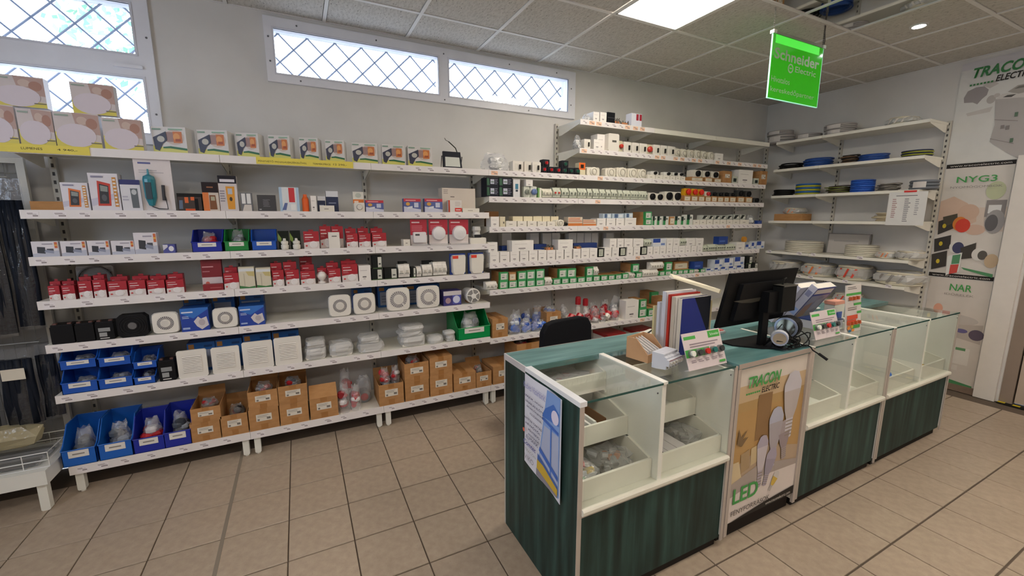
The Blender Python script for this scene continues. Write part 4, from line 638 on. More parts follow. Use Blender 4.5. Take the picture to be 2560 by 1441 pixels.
art(t, W, H, [('r', 0, .965, 1, 1, '2a2624'), ('r', 0, 0, 1, .035, '2a2624'), ('r', 0, .42, 1, .62, 'cfc0b4'), ('p', [(0, .68), (.2, .72), (.42, .66), (.58, .58), (.6, .50), (.45, .46), (.3, .5), (0, .5)], 'cbb09d'), ('e', .46, .58, .16, .07, 'c8aa96'), ('e', .60, .43, .15, .045, 'cbae9c'), ('e', .80, .76, .14, .075, 'b9bf9c'), ('r', .70, .54, .98, .68, '86807f'), ('r', .74, .57, .92, .64, 'd8d8d8'), ('e', .86, .50, .14, .10, '9b9797'), ('e', .82, .49, .09, .07, '5d5a5c'),
   ('p', [(.02, .50), (.26, .55), (.28, .44), (.04, .38)], '35302b'), ('p', [(.08, .54), (.30, .57), (.32, .50), (.12, .45)], '4a4436'), ('e', .36, .48, .11, .062, 'd07a2a'), ('e', .41, .465, .115, .06, 'cc3b26'), ('p', [(.00, .34), (.26, .38), (.28, .26), (.03, .22)], '35302b'), ('e', .36, .275, .10, .055, 'd8d5cf'), ('e', .40, .27, .09, .05, '3a3c5e'), ('p', [(.44, .27), (.66, .32), (.68, .19), (.47, .17)], '3b362f'), ('e', .72, .22, .10, .055, 'd5d2cc'), ('e', .78, .215, .07, .04, '55504a'), ('e', .92, .17, .1, .06, 'c0a98b'),
   ('p', [(-.0, .20), (.24, .24), (.26, .10), (.03, .06)], '35302b'), ('p', [(.26, .19), (.48, .23), (.48, .06), (.28, .02)], 'd9dbd6'), ('p', [(.34, .20), (.46, .215), (.46, .13), (.34, .12)], '4f8a62'), ('p', [(.33, .115), (.46, .125), (.45, .05), (.33, .03)], 'c94a40'), ('p', [(.5, .10), (.98, .06), (.98, .03), (.55, .08)], '4d8a5c'), ('e', .12, .30, .03, .02, 'c9b32c'), ('e', .13, .46, .03, .02, 'c9b32c'), ('e', .12, .14, .03, .02, 'c9b32c')], y=-.002, name='poster_print')
text(t, 'NYG3', -.13, .885, .13, .94, GRN, -.0165, 0, .01); text(t, 'NYOMÓGOMBOK', -.165, .835, .17, .858, M('8c8683', .5), -.0165)
for z in (.01, 1.03): text(t, 'www.traconelectric.com', -.19, z, .20, z + .018, M('d8d4cf', .5), -.0165)
t, W, H = poster('poster', 'time relay advertising poster reaching down to the floor skirting', 1.81, 1.385, .06, 1.075, 'cfc7bf')
art(t, W, H, [('e', .22, .70, .08, .05, 'd8a088'), ('e', .5, .62, .4, .05, 'bdb6b0'), ('p', [(.40, .56), (.98, .60), (.98, .42), (.45, .46)], 'b5aca4'), ('e', .9, .50, .12, .05, '5d5364'), ('e', .66, .52, .1, .02, '6a6492'), ('p', [(.32, .36), (.50, .42), (.5, .20), (.33, .2)], 'aaa3ab'), ('r', .55, .20, .85, .36, 'd9d4cd'), ('r', .62, .335, .78, .36, '5f8f63'), ('p', [(.12, .32), (.30, .33), (.30, .13), (.12, .15)], 'dad5d0'), ('e', .20, .28, .04, .018, 'a94a40'), ('e', .20, .25, .04, .018, 'a94a40'), ('r', .15, .325, .27, .34, '5f8f63'), ('r', .40, .14, .70, .19, 'd5cfc8'), ('p', [(.1, .12), (.35, .07), (.30, .06), (.1, .10)], '3f7c4e'), ('p', [(.45, .05), (.98, .02), (.98, 0), (.6, .0)], '4a8a5a')], y=-.002, name='poster_print')
text(t, 'NAR', -.06, .90, .09, .965, GRN, -.0095, 0, .01); text(t, 'IDŐRELÉK', -.09, .855, .11, .88, M('8f8780', .5), -.0095)

# ------------------------------------------------------------------ hanging green sign
t = thing('hanging_sign', 'bright green acrylic sign hanging on two chains from the ceiling', 'sign', (3.335, 2.0, 2.487))
W, H = .61, .418
m, n, l, b = new_mat('green_acrylic'); b.inputs['Base Color'].default_value = (*lin('2faa12'), 1); b.inputs['Roughness'].default_value = .08; b.inputs['Transmission Weight'].default_value = .0; b.inputs['Emission Color'].default_value = (*lin('2fb411'), 1); b.inputs['Emission Strength'].default_value = .38
G().box(-W / 2, W / 2, 0, .008, 0, H).obj('acrylic_plate', t, m); edge = emis('9fe8c8', .75)
g = G(); g.box(-W / 2 - .003, -W / 2, -.001, .009, 0, H); g.box(W / 2, W / 2 + .003, -.001, .009, 0, H); g.box(-W / 2 - .003, W / 2 + .003, -.001, .009, -.004, 0); g.obj('lit_edge', t, edge)
G().box(-W / 2 + .02, W / 2 - .02, -.006, .014, H, H + .018).obj('light_rail', t, M('8b8b84', .35, .6)); G().box(-W / 2 + .03, W / 2 - .05, -.001, 0, H - .055, H - .002).obj('lit_band', t, emis('49d840', .9))
for sx in (-1, 1): G().box(sx * (W / 2 - .005) - .016, sx * (W / 2 - .005) + .016, -.012, .018, H - .002, H + .02).obj('clamp', t, M('c9ccc6', .3, .3))
et = M('a9c8a4', .4)
text(t, 'Schneider', -.275, .262, .27, .335, et, -.002, 0, .025); text(t, 'Electric', -.02, .205, .24, .245, et, -.002, 0, .01)
g = G(); g.ring((-.075, .222), .022, .032, -.002, -.0015, 20); g.box(-.09, -.06, -.002, -.0015, .219, .227); g.obj('round_emblem', t, et)
text(t, 'Hivatalos', -.285, .11, -.07, .148, et, -.002); text(t, 'kereskedőpartner', -.285, .035, .25, .082, et, -.002)
for sx in (-1, 1):
    g = G(); x = sx * (W / 2 - .005); z = H + .02
    while z < ZC - 2.487 - .003: g.ring((x, z + .009), .004, .0065, .002, .005, 8, ax='y'); z += .0135
    if sx > 0: g.tube([(x + .012, .004, H + .01), (x + .02, .004, H + .06), (x + .008, .004, H + .12), (x + .01, .004, ZC - 2.487)], .0035, 5)
    g.obj('chain', t, M('9a9a90' if sx < 0 else '4f4d48', .4, .4))

# ------------------------------------------------------------------ office chair behind the counter
t = thing('office_chair', 'black upholstered office chair standing behind the counter', 'chair', (1.66, 2.42, -.0), .12)
g = G(); P = [(-.20, .57), (.20, .57), (.235, .67), (.225, .87), (.19, .925), (.12, .942), (-.12, .942), (-.19, .925), (-.225, .87), (-.235, .67)]
g.prism(P, 'y', -.02, .03); g.prism([(a * .9, .6 + (b - .6) * .95 + .005) for a, b in P], 'y', .03, .05); bk = g.obj('backrest', t, M('17181c', .85, bump=.3)); bv = bk.modifiers.new('bevel', 'BEVEL'); bv.width = .012; bv.segments = 2
g = G(); g.prism([(-.22, -.02), (.22, -.02), (.24, .1), (.23, .4), (.18, .45), (-.18, .45), (-.23, .4), (-.24, .1)], 'z', .44, .51); se = g.obj('seat', t, M('17181c', .85, bump=.3)); bv = se.modifiers.new('bevel', 'BEVEL'); bv.width = .02; bv.segments = 2
g = G(); g.tube([(0, .2, .44), (0, .02, .46), (0, -.04, .52), (0, -.03, .68)], .018, 8); g.obj('back_support', t, M('1b1b1d', .5)); G().cyl((0, .2), .025, .1, .44, 'z', 12).obj('gas_column', t, M('202022', .3, .5))
for k in range(5):
    a = 2 * PI * k / 5; g = G(); g.tube([(0, .2, .11), (.14 * math.cos(a), .2 + .14 * math.sin(a), .095), (.28 * math.cos(a), .2 + .28 * math.sin(a), .07)], .017, 6); lg = g.obj('leg', t, M('1b1b1d', .5)); G().cyl((.28 * math.cos(a), .2 + .28 * math.sin(a)), .0, 0, .001, 'z', 6); c = G(); c.lathe([(.001, -.02), (.027, -.016), (.027, .016), (.001, .02)], (.28 * math.cos(a), .2 + .28 * math.sin(a), .0275), 12, ax='y'); c.obj('castor', lg, M('111113', .5))

# ------------------------------------------------------------------ things on the counter
K = CT + .0008
t = thing('monitor', 'black computer monitor seen from behind on the counter', 'monitor', (2.185, 1.36, K))
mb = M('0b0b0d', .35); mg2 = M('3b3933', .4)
g = G(); ti = math.atan2(.06, .29)
def sheet(g, x0, x1, z0, z1, y0, y1, mi=0):
    o = len(g.v); g.box(x0, x1, y0, y1, z0, z1, mi)
    for i in range(o, len(g.v)):
        x, y, z = g.v[i]; q = z - .115; g.v[i] = (x, y + .05 - q * math.tan(ti), z)
sheet(g, -.285, .275, .115, .408, 0, .018); g.obj('screen_shell', t, mb)
g = G(); sheet(g, -.283, .273, .117, .406, .018, .019); g.obj('screen', t, M('08090a', .1))
g = G(); sheet(g, -.20, .19, .15, .35, -.022, 0); g.obj('rear_housing', t, M('101012', .45))
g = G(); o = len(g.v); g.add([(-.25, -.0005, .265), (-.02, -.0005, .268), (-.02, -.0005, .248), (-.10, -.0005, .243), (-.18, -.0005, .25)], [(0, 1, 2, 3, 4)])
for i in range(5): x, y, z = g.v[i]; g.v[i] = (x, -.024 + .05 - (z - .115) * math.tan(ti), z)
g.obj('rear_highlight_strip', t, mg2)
g = G(); g.box(-.02, .03, -.022, .0, .004, .20); g.box(-.03, .05, -.05, .0, .19, .30); nk = g.obj('stand_neck', t, mb)
g = G(); g.prism([(-.15, .13), (-.145, .05), (-.05, -.055), (.035, -.095), (.17, -.03), (.16, .12)], 'z', 0, .007); g.obj('stand_base', t, M('121214', .3))
g = G(); g.box(.05, .17, -.07, -.015, .19, .33); g.box(.05, .17, -.075, -.01, .325, .332, 1); g.tube([(.09, -.04, .332), (.10, -.04, .36), (.12, -.04, .365)], .005, 6); g.obj('mini_computer', t, M('141412', .4), M('5d5b54', .3, .4))
# catalogues standing in a row
def book(label, x, y, z, w, h, th, c, sp, rot, arts=None, lean=0, cat='catalogue', grp=None, tilt=0):
    t = thing('catalogue', label, cat, (x, y, z), group=grp, rot=(tilt, lean, rot))
    g = G(); g.box(.002, w - .003, .001, th - .001, .003, h - .003); g.obj('pages', t, M('dcd6c6', .7))
    g = G(); g.box(0, w, 0, .001, 0, h); g.box(0, w, th - .001, th, 0, h); g.obj('cover', t, M(c, .3)); G().box(-.001, .002, 0, th, 0, h).obj('spine', t, M(sp, .35))
    if arts: art(t, w, h, arts, x=w / 2, name='cover_print')
    return t
gr = 'catalogues standing behind the button display card'; TL = math.radians(2)
book('front catalogue with a blue and black cover on the counter', 1.652, 1.425, K, .205, .290, .022, '1a2a78', 'd7cfc0', 0, [('r', 0, 0, 1, 1, '18287a'), ('p', [(.42, 1), (1, 1), (1, .28)], '161a24'), ('p', [(.84, .25), (1, .45), (1, .25)], '3d4652')], grp=gr)
book('thick white catalogue standing right behind the blue covered one', 1.632, 1.449, K, .21, .297, .022, 'd9d5d2', 'c9c0b0', 0, grp=gr)
book('red spined catalogue standing in the counter row', 1.625, 1.473, K, .21, .305, .014, 'b02a22', 'c0301f', 0, grp=gr)
book('tall white catalogue behind the red spined one', 1.612, 1.489, K, .21, .318, .024, 'd6d6e0', 'd2d2dc', 0, grp=gr)
book('shorter white catalogue fourth behind the blue one', 1.60, 1.515, K, .20, .262, .018, 'd4d6e0', 'cfd2de', 0, grp=gr)
book('short cream booklet at the back of the catalogue row', 1.588, 1.536, K, .19, .24, .012, 'd8cfae', 'd2c796', 0, grp=gr)
t = thing('plastic_binding_strip', 'cream plastic binding strip lying across the standing catalogues', 'strip', (1.655, 1.52, 1.302)); g = G(); d0 = Vector((.0, 0, .022)); 
pts = [(-.0, .0, .05), (.238, -.12, -.0345)]; a_, b_ = Vector(pts[0]), Vector(pts[1]); dv = (b_ - a_).normalized(); sd = dv.cross(Vector((0, 0, 1))).normalized(); upv = sd.cross(dv)
def L(q, s, u): return a_.lerp(b_, q) + sd * s + upv * u
g.v = [L(0, 0, 0), L(.06, -.016, 0), L(.94, -.016, 0), L(1, 0, 0), L(.94, .016, 0), L(.06, .016, 0), L(0, 0,.020), L(.06, -.016,.020), L(.94, -.016,.020), L(1, 0,.020), L(.94, .016,.020), L(.06, .016, .006)]
g.v = [tuple(v) for v in g.v]; g.f = [tuple(range(6)), tuple(range(11, 5, -1))] + [(i, i + 6, (i + 1) % 6 + 6, (i + 1) % 6) for i in range(6)]; g.m = [0] * 8; g.obj('strip', t, M('e9e2c8', .35)); g = G(); g.v = [tuple(L(q, s, .0186)) for q, s in ((.58, -.012), (.62, -.012), (.70, .012), (.66, .012))]; g.f = [(0, 1, 2, 3)]; g.m = [0]; g.obj('pink_band', t, M('d8606a', .5))
# open carton and breakers
def ocarton(t, w, d, h, front=None, th=.004, m=None):
    m = m or m_card; f = front or h
    G().box(-w / 2, w / 2, 0, d, 0, th).obj('bottom', t, m)
    g = G(); g.box(-w / 2, w / 2, 0, th, th, f); g.box(-w / 2, w / 2, d - th, d, th, h)
    for sx in (-1, 1):
        xa = sx * w / 2 - (th if sx > 0 else 0); g.prism([(th, th), (d - th, th), (d - th, h), (d * .55, h), (th, f)], 'x', xa, xa + th)
    g.obj('walls', t, m)
t = thing('parts_carton', 'small open cardboard carton on the counter glass', 'carton', (1.500, 1.425, K), .187); ocarton(t, .135, .125, .105, .04, m=ramp_mat('light_cardboard', [(.3, 'b98f68'), (.7, 'c39a72')], 12, .8))
tt = thing('white_insert', 'thin white folded leaflets inside the small counter carton', 'leaflet', (1.500, 1.428, K + .005), .187); g = G(); [g.add([(-.05 + k * .022, .01, 0), (-.046 + k * .022, .01, 0), (-.046 + k * .022, .115, 0), (-.05 + k * .022, .115, 0), (-.05 + k * .022, .01, .045), (-.046 + k * .022, .01, .045), (-.046 + k * .022, .115, .088), (-.05 + k * .022, .115, .088)], [(0, 3, 2, 1), (4, 5, 6, 7), (0, 1, 5, 4), (1, 2, 6, 5), (2, 3, 7, 6), (3, 0, 4, 7)]) for k in range(5)]; g.obj('sheets', tt, M('d9d8d8', .5))
def breaker_geo(w, h, d, rnd=None, n=1):
    g = G(); pw = w / n
    for k in range(n):
        x0 = -w / 2 + k * pw + .0006; x1 = x0 + pw - .0012
        g.prism([(0, h * .30), (d * .16, h * .30), (d * .16, h * .08), (d * .75, 0), (d, 0), (d, h), (d * .3, h), (d * .3, h * .86), (d * .16, h * .80), (d * .16, h * .70), (0, h * .70)], 'x', x0, x1)
    return g
t = thing('circuit_breaker_block', 'block of five white modular breakers on the counter glass', 'breaker', (1.492, 1.300, K), .24)
g = breaker_geo(.12, .075, .085, n=5); g.obj('housing', t, M('c9ccd6', .35)); [G().box(-.06 + .024 * k + .007, -.06 + .024 * k + .017, -.010, .002, .032, .042).obj('toggle', t, M('b7b4ac', .4)) for k in range(5)]; [G().cyl((-.06 + .024 * k + .012, .014), .005, .011, .0135, 'y', 10).obj('terminal', t, M('8b8578', .4, .4)) for k in range(5)]; G().box(-.058, .058, -.0008, 0, .048, .0505).obj('red_line', t, M('7a3038', .5))
# display cards with push buttons
def card(label, x, y, W, H, lean, box=False):
    t = thing('button_display_card', label, 'display card', (x, y, K), rot=(lean, 0, 0), group='push button display cards')
    G().box(-W / 2, W / 2, 0, .003, 0, H).obj('card', t, M('d6c9cb', .45)); art(t, W, H, [('r', .03, .82, .33, .91, '4fae4e'), ('r', .66, .78, .97, .97, '45a944'), ('l', .14, .58, .9, .72, 2, '8d8088'), ('r', .0, .34, .62, .55, '49a348'), ('l', .10, .18, .24, .27, 2, '8d8088'), ('l', .28, .18, .42, .27, 2, '8d8088'), ('l', .46, .18, .60, .27, 2, '8d8088'), ('l', .64, .18, .78, .27, 2, '8d8088'), ('l', .82, .18, .94, .27, 2, '8d8088'), ('r', .80, .07, .96, .13, '49a348')])
    text(t, 'Schneider', W * .19, H * .84, W * .43, H * .91, M('dfe9dc', .5), -.006)
    for k, c in enumerate(('e4e6dc', '3a3d3c', 'c8221e', '1f6f6c', '2e3234')):
        g = G(); g.cyl((-W * .38 + k * W * .19, H * .44), .017, -.012, 0, 'y', 14, 0); g.cyl((-W * .38 + k * W * .19, H * .44), .0135, -.022, -.012, 'y', 14, 1, r2=.012); g.obj('push_button', t, M('8f9090', .3, .6), M(c, .3))
    G().box(-W / 2, W / 2, .003, .03, 0, .002).obj('foot_flap', t, M('d6d2d4', .5))
    if box: G().box(W / 2, W / 2 + .003, 0, .085, 0, H * .95).obj('side_flap', t, M('aeb0b8', .5))
    return t
card('push button display card leaning beside the white breakers', 1.652, 1.25, .255, .168, -.36)
card('push button display card right of the round spotlight', 2.685, 1.27, .255, .158, -.30, True)
# spotlight lamps
def spot(label, x, y, z, r, L, rz, c='0e0e10'):
    t = thing('spotlight_lamp', label, 'lamp', (x, y, K + (.0075 if r < .04 else 0)), rz); g = G(); g.lathe([(r * 1.02, -.012), (r * 1.18, 0), (r * 1.22, L * .35), (r * 1.0, L * .75), (r * .5, L)], (0, 0, z), 20, ax='y'); g.obj('housing', t, M(c, .3), smooth=False)
    g = G(); g.ring((0, z), r * .9, r * 1.1, -.018, -.01, 24); g.obj('bezel', t, M('b7c3e0', .15, .6)); g = G(); g.lathe([(r * .92, -.013), (r * .75, -.0125)], (0, 0, z), 20, ax='y'); g.obj('reflector', t, M('c9c6bc', .12, .9)); g = G(); g.box(-.015, .015, 0, .03, 0, z - r * 1.0); g.box(-r, r, -.02, L * .5, 0, .006); g.obj('foot', t, M('15151a', .4)); return t
spot('large round spotlight lamp with a black housing on the counter', 2.40, 1.345, .078, .052, .13, -1.32)
spot('small round white spotlight lamp tangled in black cable', 2.20, 1.262, .055, .034, .05, -1.0, 'c9ccd4')
t = thing('coiled_cable', 'black cable tangled by the monitor, its end over the counter edge', 'cable', (2.30, 1.30, K)); rr = random.Random(8); g = G()
def loop(cx, cy, r, z0, z1, turns, ph=0, ry=1): return [(cx + r * math.cos(ph + a) , cy + r * ry * math.sin(ph + a), max(.004, z0 + (z1 - z0) * (.5 + .5 * math.sin(a * 1.7)))) for a in [i * 2 * PI * turns / (14 * turns) for i in range(int(14 * turns))]]
for k in range(4): g.tube(loop(.0 + rr.uniform(-.03, .05), -.03, .07 + .012 * k, .006, .02 + .015 * k, 2, rr.uniform(0, 6), .5), .003, 5)
for k in range(3): g.tube([(-.12, .03, .006), (-.10 + .02 * k, -.02, .07 + .03 * k), (-.03, -.05, .05 + .01 * k), (.02, -.06, .008), (.08, -.07, .005)], .003, 5)
g.tube([(.08, -.05, .006), (.09, -.075, .008), (.075, -.10, .008), (.05, -.125, .0), (.055, -.15, -.012)], .0035, 6); g.obj('cable', t, M('0f0f10', .4), smooth=True); G().tube([(.058, -.150, -.012), (.066, -.19, -.035)], .007, 7).obj('plug', t, M('0f0f10', .4))
# leaning binders
for lb, x, y, th, cc in (('front thick catalogue with a blue framed picture cover, leaning forward', 2.82, 1.58, .045, 0), ('rear thick grey catalogue leaning behind the picture covered one', 2.745, 1.637, .045, 1)):
    t = thing('catalogue', lb, 'catalogue', (x, y, K), group='thick leaning catalogues', rot=(math.radians(32), 0, 0))
    G().box(.003, .208, .002, th - .002, .003, .296).obj('pages', t, M('e4e0d6', .6)); g = G(); g.box(0, .21, 0, .002, 0, .298); g.box(0, .21, th - .002, th, 0, .298); g.obj('cover', t, M('b9bccc', .35)); sp = G().box(-.002, .001, 0, th, 0, .298).obj('spine', t, M('b7bace', .35))
    G().box(-.0026, -.002, .004, th - .004, .07, .12).obj('spine_print', t, M('8fa8dc', .4)); G().box(-.0026, -.002, .008, th - .008, .22, .26).obj('spine_print', t, M('8388ac', .4))
    if not cc: art(t, .21, .298, [('r', 0, 0, 1, 1, '33449a'), ('r', .05, .83, .95, .95, 'd6d0cb'), ('r', .04, .05, .96, .78, '8a8da2'), ('p', [(.1, .1), (.5, .2), (.4, .6), (.12, .5)], '94735e'), ('p', [(.45, .3), (.9, .4), (.85, .7), (.5, .65)], 'a5a8b8')], x=.105)
t = thing('book_end', 'cream upright book end at the right of the catalogue row', 'book end', (1.874, 1.43, K)); G().box(0, .004, 0, .13, 0, .262).obj('upright_plate', t, M('d9cda4', .4)); G().box(.004, .05, 0, .13, 0, .003).obj('foot_plate', t, M('d9cda4', .4))
t = thing('catalogue_stack', 'flat blue and white brochure stack under the leaning catalogues', 'brochures', (2.80, 1.36, K)); G().box(0, .22, 0, .15, 0, .05).obj('pages', t, M('cdd3df', .5)); G().box(-.001, .222, -.001, .152, .05, .056).obj('cover', t, M('27407c', .3))
t = thing('sample_board', 'tall narrow sample board with terminals and green stripes', 'display board', (2.965, 1.275, K), rot=(-.10, 0, 0)); G().box(-.085, .085, 0, .006, 0, .285).obj('board', t, M('cfc9c4', .45))
art(t, .17, .285, [('l', .1, .9, .85, .97, 2, '6d6a68'), ('r', .0, .78, 1, .83, '4aa64c'), ('l', .1, .66, .85, .74, 2, '6d6a68'), ('r', .5, .56, 1, .61, '4aa64c'), ('l', .1, .46, .85, .54, 2, '8a7c78'), ('r', .7, .38, 1, .43, '4aa64c'), ('r', .05, .27, .75, .36, 'd2502f'), ('r', .05, .18, .65, .26, 'd2502f'), ('r', .4, .07, .9, .14, '49a348'), ('e', .15, .10, .1, .04, 'e08a2c'), ('e', .36, .12, .08, .04, 'd9c02e'), ('e', .2, .03, .09, .03, '2c6f94'), ('e', .42, .04, .09, .03, 'e08a2c')])
g = G(); [g.box(-.075 + .02 * k, -.062 + .02 * k, -.016, 0, .045 + .15 * (k % 2), .065 + .15 * (k % 2)) for k in range(7)]; g.obj('terminal', t, M('b9572f', .4)); G().box(-.085, .085, .006, .07, 0, .003).obj('foot_flap', t, M('cfc9c4', .5))
t = thing('sample_box', 'small white sample box with coloured lids between counter stands', 'box', (3.09, 1.42, K)); G().bbox(-.06, .06, 0, .06, 0, .13, .006).obj('body', t, M('d6d8cc', .4)); G().box(-.062, .062, -.002, .062, .13, .15).obj('lid', t, M('dfa18c', .5)); G().box(-.03, .03, -.004, 0, .03, .08).obj('blue_switch', t, M('3557a8', .4))
t = thing('white_cup', 'small white round dish on the far worktop', 'dish', (3.42, 1.74, K)); G().lathe([(.02, 0), (.04, .012), (.042, .016), (.036, .014)], n=16).obj('dish', t, M('e4e4e0', .3))
t = thing('pen_note', 'white pad with a pen lying behind the small carton', 'note pad', (1.78, 1.74, K), .3); G().box(0, .14, 0, .08, 0, .008).obj('pad', t, M('dcdcd2', .6)); G().tube([(.01, .03, .013), (.12, .05, .013)], .0045, 6).obj('pen', t, M('26262a', .3))
t = thing('keyboard_cable', 'pinkish paper clip tray and thin cables behind the monitor base', 'tray', (2.20, 1.60, K)); G().box(-.05, .04, 0, .05, 0, .014).obj('tray', t, M('c9c9cc', .5)); G().box(-.01, .035, .01, .04, .014, .02).obj('red_card', t, M('d8655f', .5))
# things inside the trays
def lamp_bag(label, x, y, z, w, d, h, cols, seed, cat='bag', rz=0):
    t = thing('bagged_parts', label, cat, (x, y, z), rz); rr = random.Random(seed); g = G(); mats = [M(c, .4) for c in cols]
    for k in range(9): 
        cx, cy, cz = rr.uniform(-w * .3, w * .3), d / 2 + rr.uniform(-d * .3, d * .3), h * rr.uniform(.28, .6); q = min(w, d, h * 2) * .16; a = rr.uniform(0, 3)
        g.tube([(cx, cy, cz), (cx + q * 1.6 * math.cos(a), cy + q * 1.6 * math.sin(a), cz + rr.uniform(-.3, .3) * q)], q * .55, 6, k % len(mats))
    g.obj('parts', t, *mats); f = G(); f.blob((0, d / 2, h * .5), w * .5, d * .5, h * .5, rr, .16, n=12, k=7, sq=.6); f.obj('bag_film', t, m_film); return t
Z1, Z2, Z3 = .5195, .6455, .8065
lamp_bag('bag of pieces with red, green and yellow tips in the lowest left tray', 1.01, 1.27, Z1, .15, .17, .075, ['c9382c', '3f8a52', 'd9b320', 'd5d5d5'], 1); lamp_bag('clear bag with orange and white clips in the lowest left tray', 1.19, 1.28, Z1, .19, .19, .085, ['c9c7c3', 'cf7a3a', '8f8d88', 'd5d5d5'], 2)
t = thing('leaflet_box', 'row of white folded leaflets in a brown carton in the middle tray', 'leaflets', (1.08, 1.43, Z2)); g = G(); [g.box(-.13 + .024 * k, -.118 + .024 * k, .0, .17, .004, .06 + .012 * (k % 3)) for k in range(10)]; g.obj('leaflet', t, M('dad9d6', .5)); g = G(); g.box(-.14, .14, .19, .194, 0, .08); g.box(.136, .14, .01, .19, 0, .08); g.box(-.14, .14, 0, .19, 0, .003); g.obj('carton', t, m_cardin)
lamp_bag('red and grey bagged sockets in the top left tray', 1.12, 1.60, Z3, .33, .18, .07, ['9f3a3e', 'a9a7a3', 'c9c7c3', '8f4347'], 4)
t = thing('white_tile_box', 'flat white boxes filling the lowest right tray', 'box', (1.50, 1.262, Z1)); g = G(); g.box(-.13, -.03, 0, .19, 0, .05); g.box(-.027, .03, .0, .19, 0, .05); g.box(.033, .09, .02, .19, 0, .05); g.obj('box_lids', t, M('c8c3c4', .5)); G().box(-.13, -.06, .0, .08, .0502, .053).obj('dark_frame', t, M('2d3033', .4))
lamp_bag('clear bag with a dark glass lamp in the lowest right tray', 1.665, 1.30, Z1, .15, .17, .08, ['33322f', '6f6d68', 'a9a7a3'], 6); lamp_bag('blue and white wrapped sockets in the middle right tray', 1.45, 1.425, Z2, .17, .17, .095, ['1d3c8f', 'c9d4dc', '24405f', 'd5d5d5'], 7)
t = thing('paper_slip', 'white paper slip lying in the third glass section tray', 'paper', (3.05, 1.27, Z1)); G().box(-.07, .07, 0, .12, 0, .014).obj('slip', t, M('dbd9cf', .6))
t = thing('blue_bag', 'crumpled bright blue bag in the tray of the far glass section', 'bag', (3.58, 1.30, Z1)); G().blob((0, .05, .035), .07, .06, .036, random.Random(2), .25).obj('bag', t, M('2b66c4', .4))
t = thing('sponge_block', 'yellow brown sponge block in the last display tray', 'sponge', (4.03, 1.28, Z1)); G().bbox(-.06, .05, 0, .12, 0, .055, .01).obj('block', t, M('b8953e', .9))
t = thing('blue_folder', 'flat blue folder in the tray beside the bulb banner', 'folder', (2.56, 1.30, Z1)); G().box(-.09, .12, 0, .17, 0, .01).obj('folder', t, M('54628f', .5))

# sheet hung on the side wall shelf edge, board leaning behind the coils
t = thing('price_sheet', 'white printed price sheet hanging from the side wall shelf edge', 'notice', (5.128, 1.925, 1.575), -PI / 2, None); W, H = .285, .31
G().box(-W / 2, W / 2, -.001, 0, 0, H).obj('sheet', t, M('dfdedb', .5)); art(t, W, H, [('r', .2, .88, .75, .9, '6a6a6e'), ('l', .12, .22, .26, .82, 10, 'b08f8f'), ('l', .44, .1, .6, .82, 12, '8d8d92'), ('l', .72, .3, .82, .8, 8, 'a8a8ac')], y=-.001); G().box(-.03, .06, -.006, .004, H - .004, H + .012).obj('red_clip', t, M('d2281e', .4))
t = thing('tray_panel', 'pale framed panel leaning behind the white coils', 'panel', (5.47, 2.52, 1.247), rot=(-.06, 0, -PI / 2)); G().box(-.20, .20, 0, .012, 0, .22).obj('panel', t, M('c4bfba', .4)); g = G(); g.box(-.205, .205, -.006, .014, .215, .225); g.box(-.205, -.195, -.006, .014, 0, .22); g.box(.195, .205, -.006, .014, 0, .22); g.obj('frame', t, M('8f8b88', .4)); art(t, .4, .22, [('r', .15, .6, .75, .68, 'a9a5a3')])
# ------------------------------------------------------------------ goods on the shelves
RED, WHT, CRE = 'a81c2a', 'e3ddda', 'd8d3c8'
def bx(c, shapes=(), rough=.5, sidec=None, r=0):
    def f(t, w, h, d, rr):
        g = G()
        if r: g.bbox(-w / 2, w / 2, 0, d, 0, h, r)
        else: g.box(-w / 2, w / 2, 0, d, 0, h)
        m = m_card if c == 'card' else M(c, rough)
        g.obj('carton_body' if len(shapes) else 'body', t, m)
        if shapes: art(t, w, h, list(shapes))
    return f
def A_rw(v=0): return [('r', 0, .42, 1, 1, 'a8202e'), ('r', 0, 0, 1, .42, 'd9cfcd'), ('p', [(0, .42), (0, .36), (1, .48), (1, .5), (0, .5)], 'a8202e'), ('r', .08, .80, .55, .84, 'd9b7ba'), ('r', .08, .64, .62, .69, 'e6d2d2'), ('l', .08, .5, .5, .6, 2, 'c47f86'), ('e', .62, .24, .26, .2, 'ece8e8'), ('e', .62, .24, .14, .11, 'cdc6c8'), ('e', .16, .18, .07, .05, 'c94a4a')]
def redbox(t, w, h, d, rr):
    g = G(); g.box(-w / 2, w / 2, 0, d, 0, h); g.obj('carton_body', t, M('96202c', .4)); art(t, w, h, A_rw()); G().cyl((w * .12, h * .24), w * .2, -.006, -.004, 'y', 14).obj('blister_dome', t, M('e6e1e1', .3))
    g = G(); g.box(-w * .16, w * .16, d * .4, d * .45, h, h + .012); g.obj('hang_tab', t, M('96202c', .4))
def A_flood(): return [('r', 0, 0, 1, 1, 'd6d2cf'), ('p', [(0, 0), (1, 0), (1, .14), (.35, .2), (0, .26)], 'd3cf6a'), ('e', .66, .60, .28, .30, 'c9b8ae'), ('r', .42, .42, .62, .80, '9d7f7a'), ('r', .62, .38, .88, .82, 'c9743a'), ('e', .72, .62, .1, .14, 'dd9a58'), ('r', .68, .44, .84, .54, 'a24f2c'), ('p', [(.30, .22), (.52, .25), (1, .17), (1, .09), (.5, .17), (.30, .16)], '24663f'), ('p', [(.03, .58), (.42, .82), (.44, .48), (.30, .34), (.18, .06), (.06, .12)], '33354a'), ('e', .26, .52, .11, .12, 'b9b7ae'), ('r', .03, .87, .28, .93, '7d9a86'), ('r', .5, .88, .92, .93, '8fb39a')]
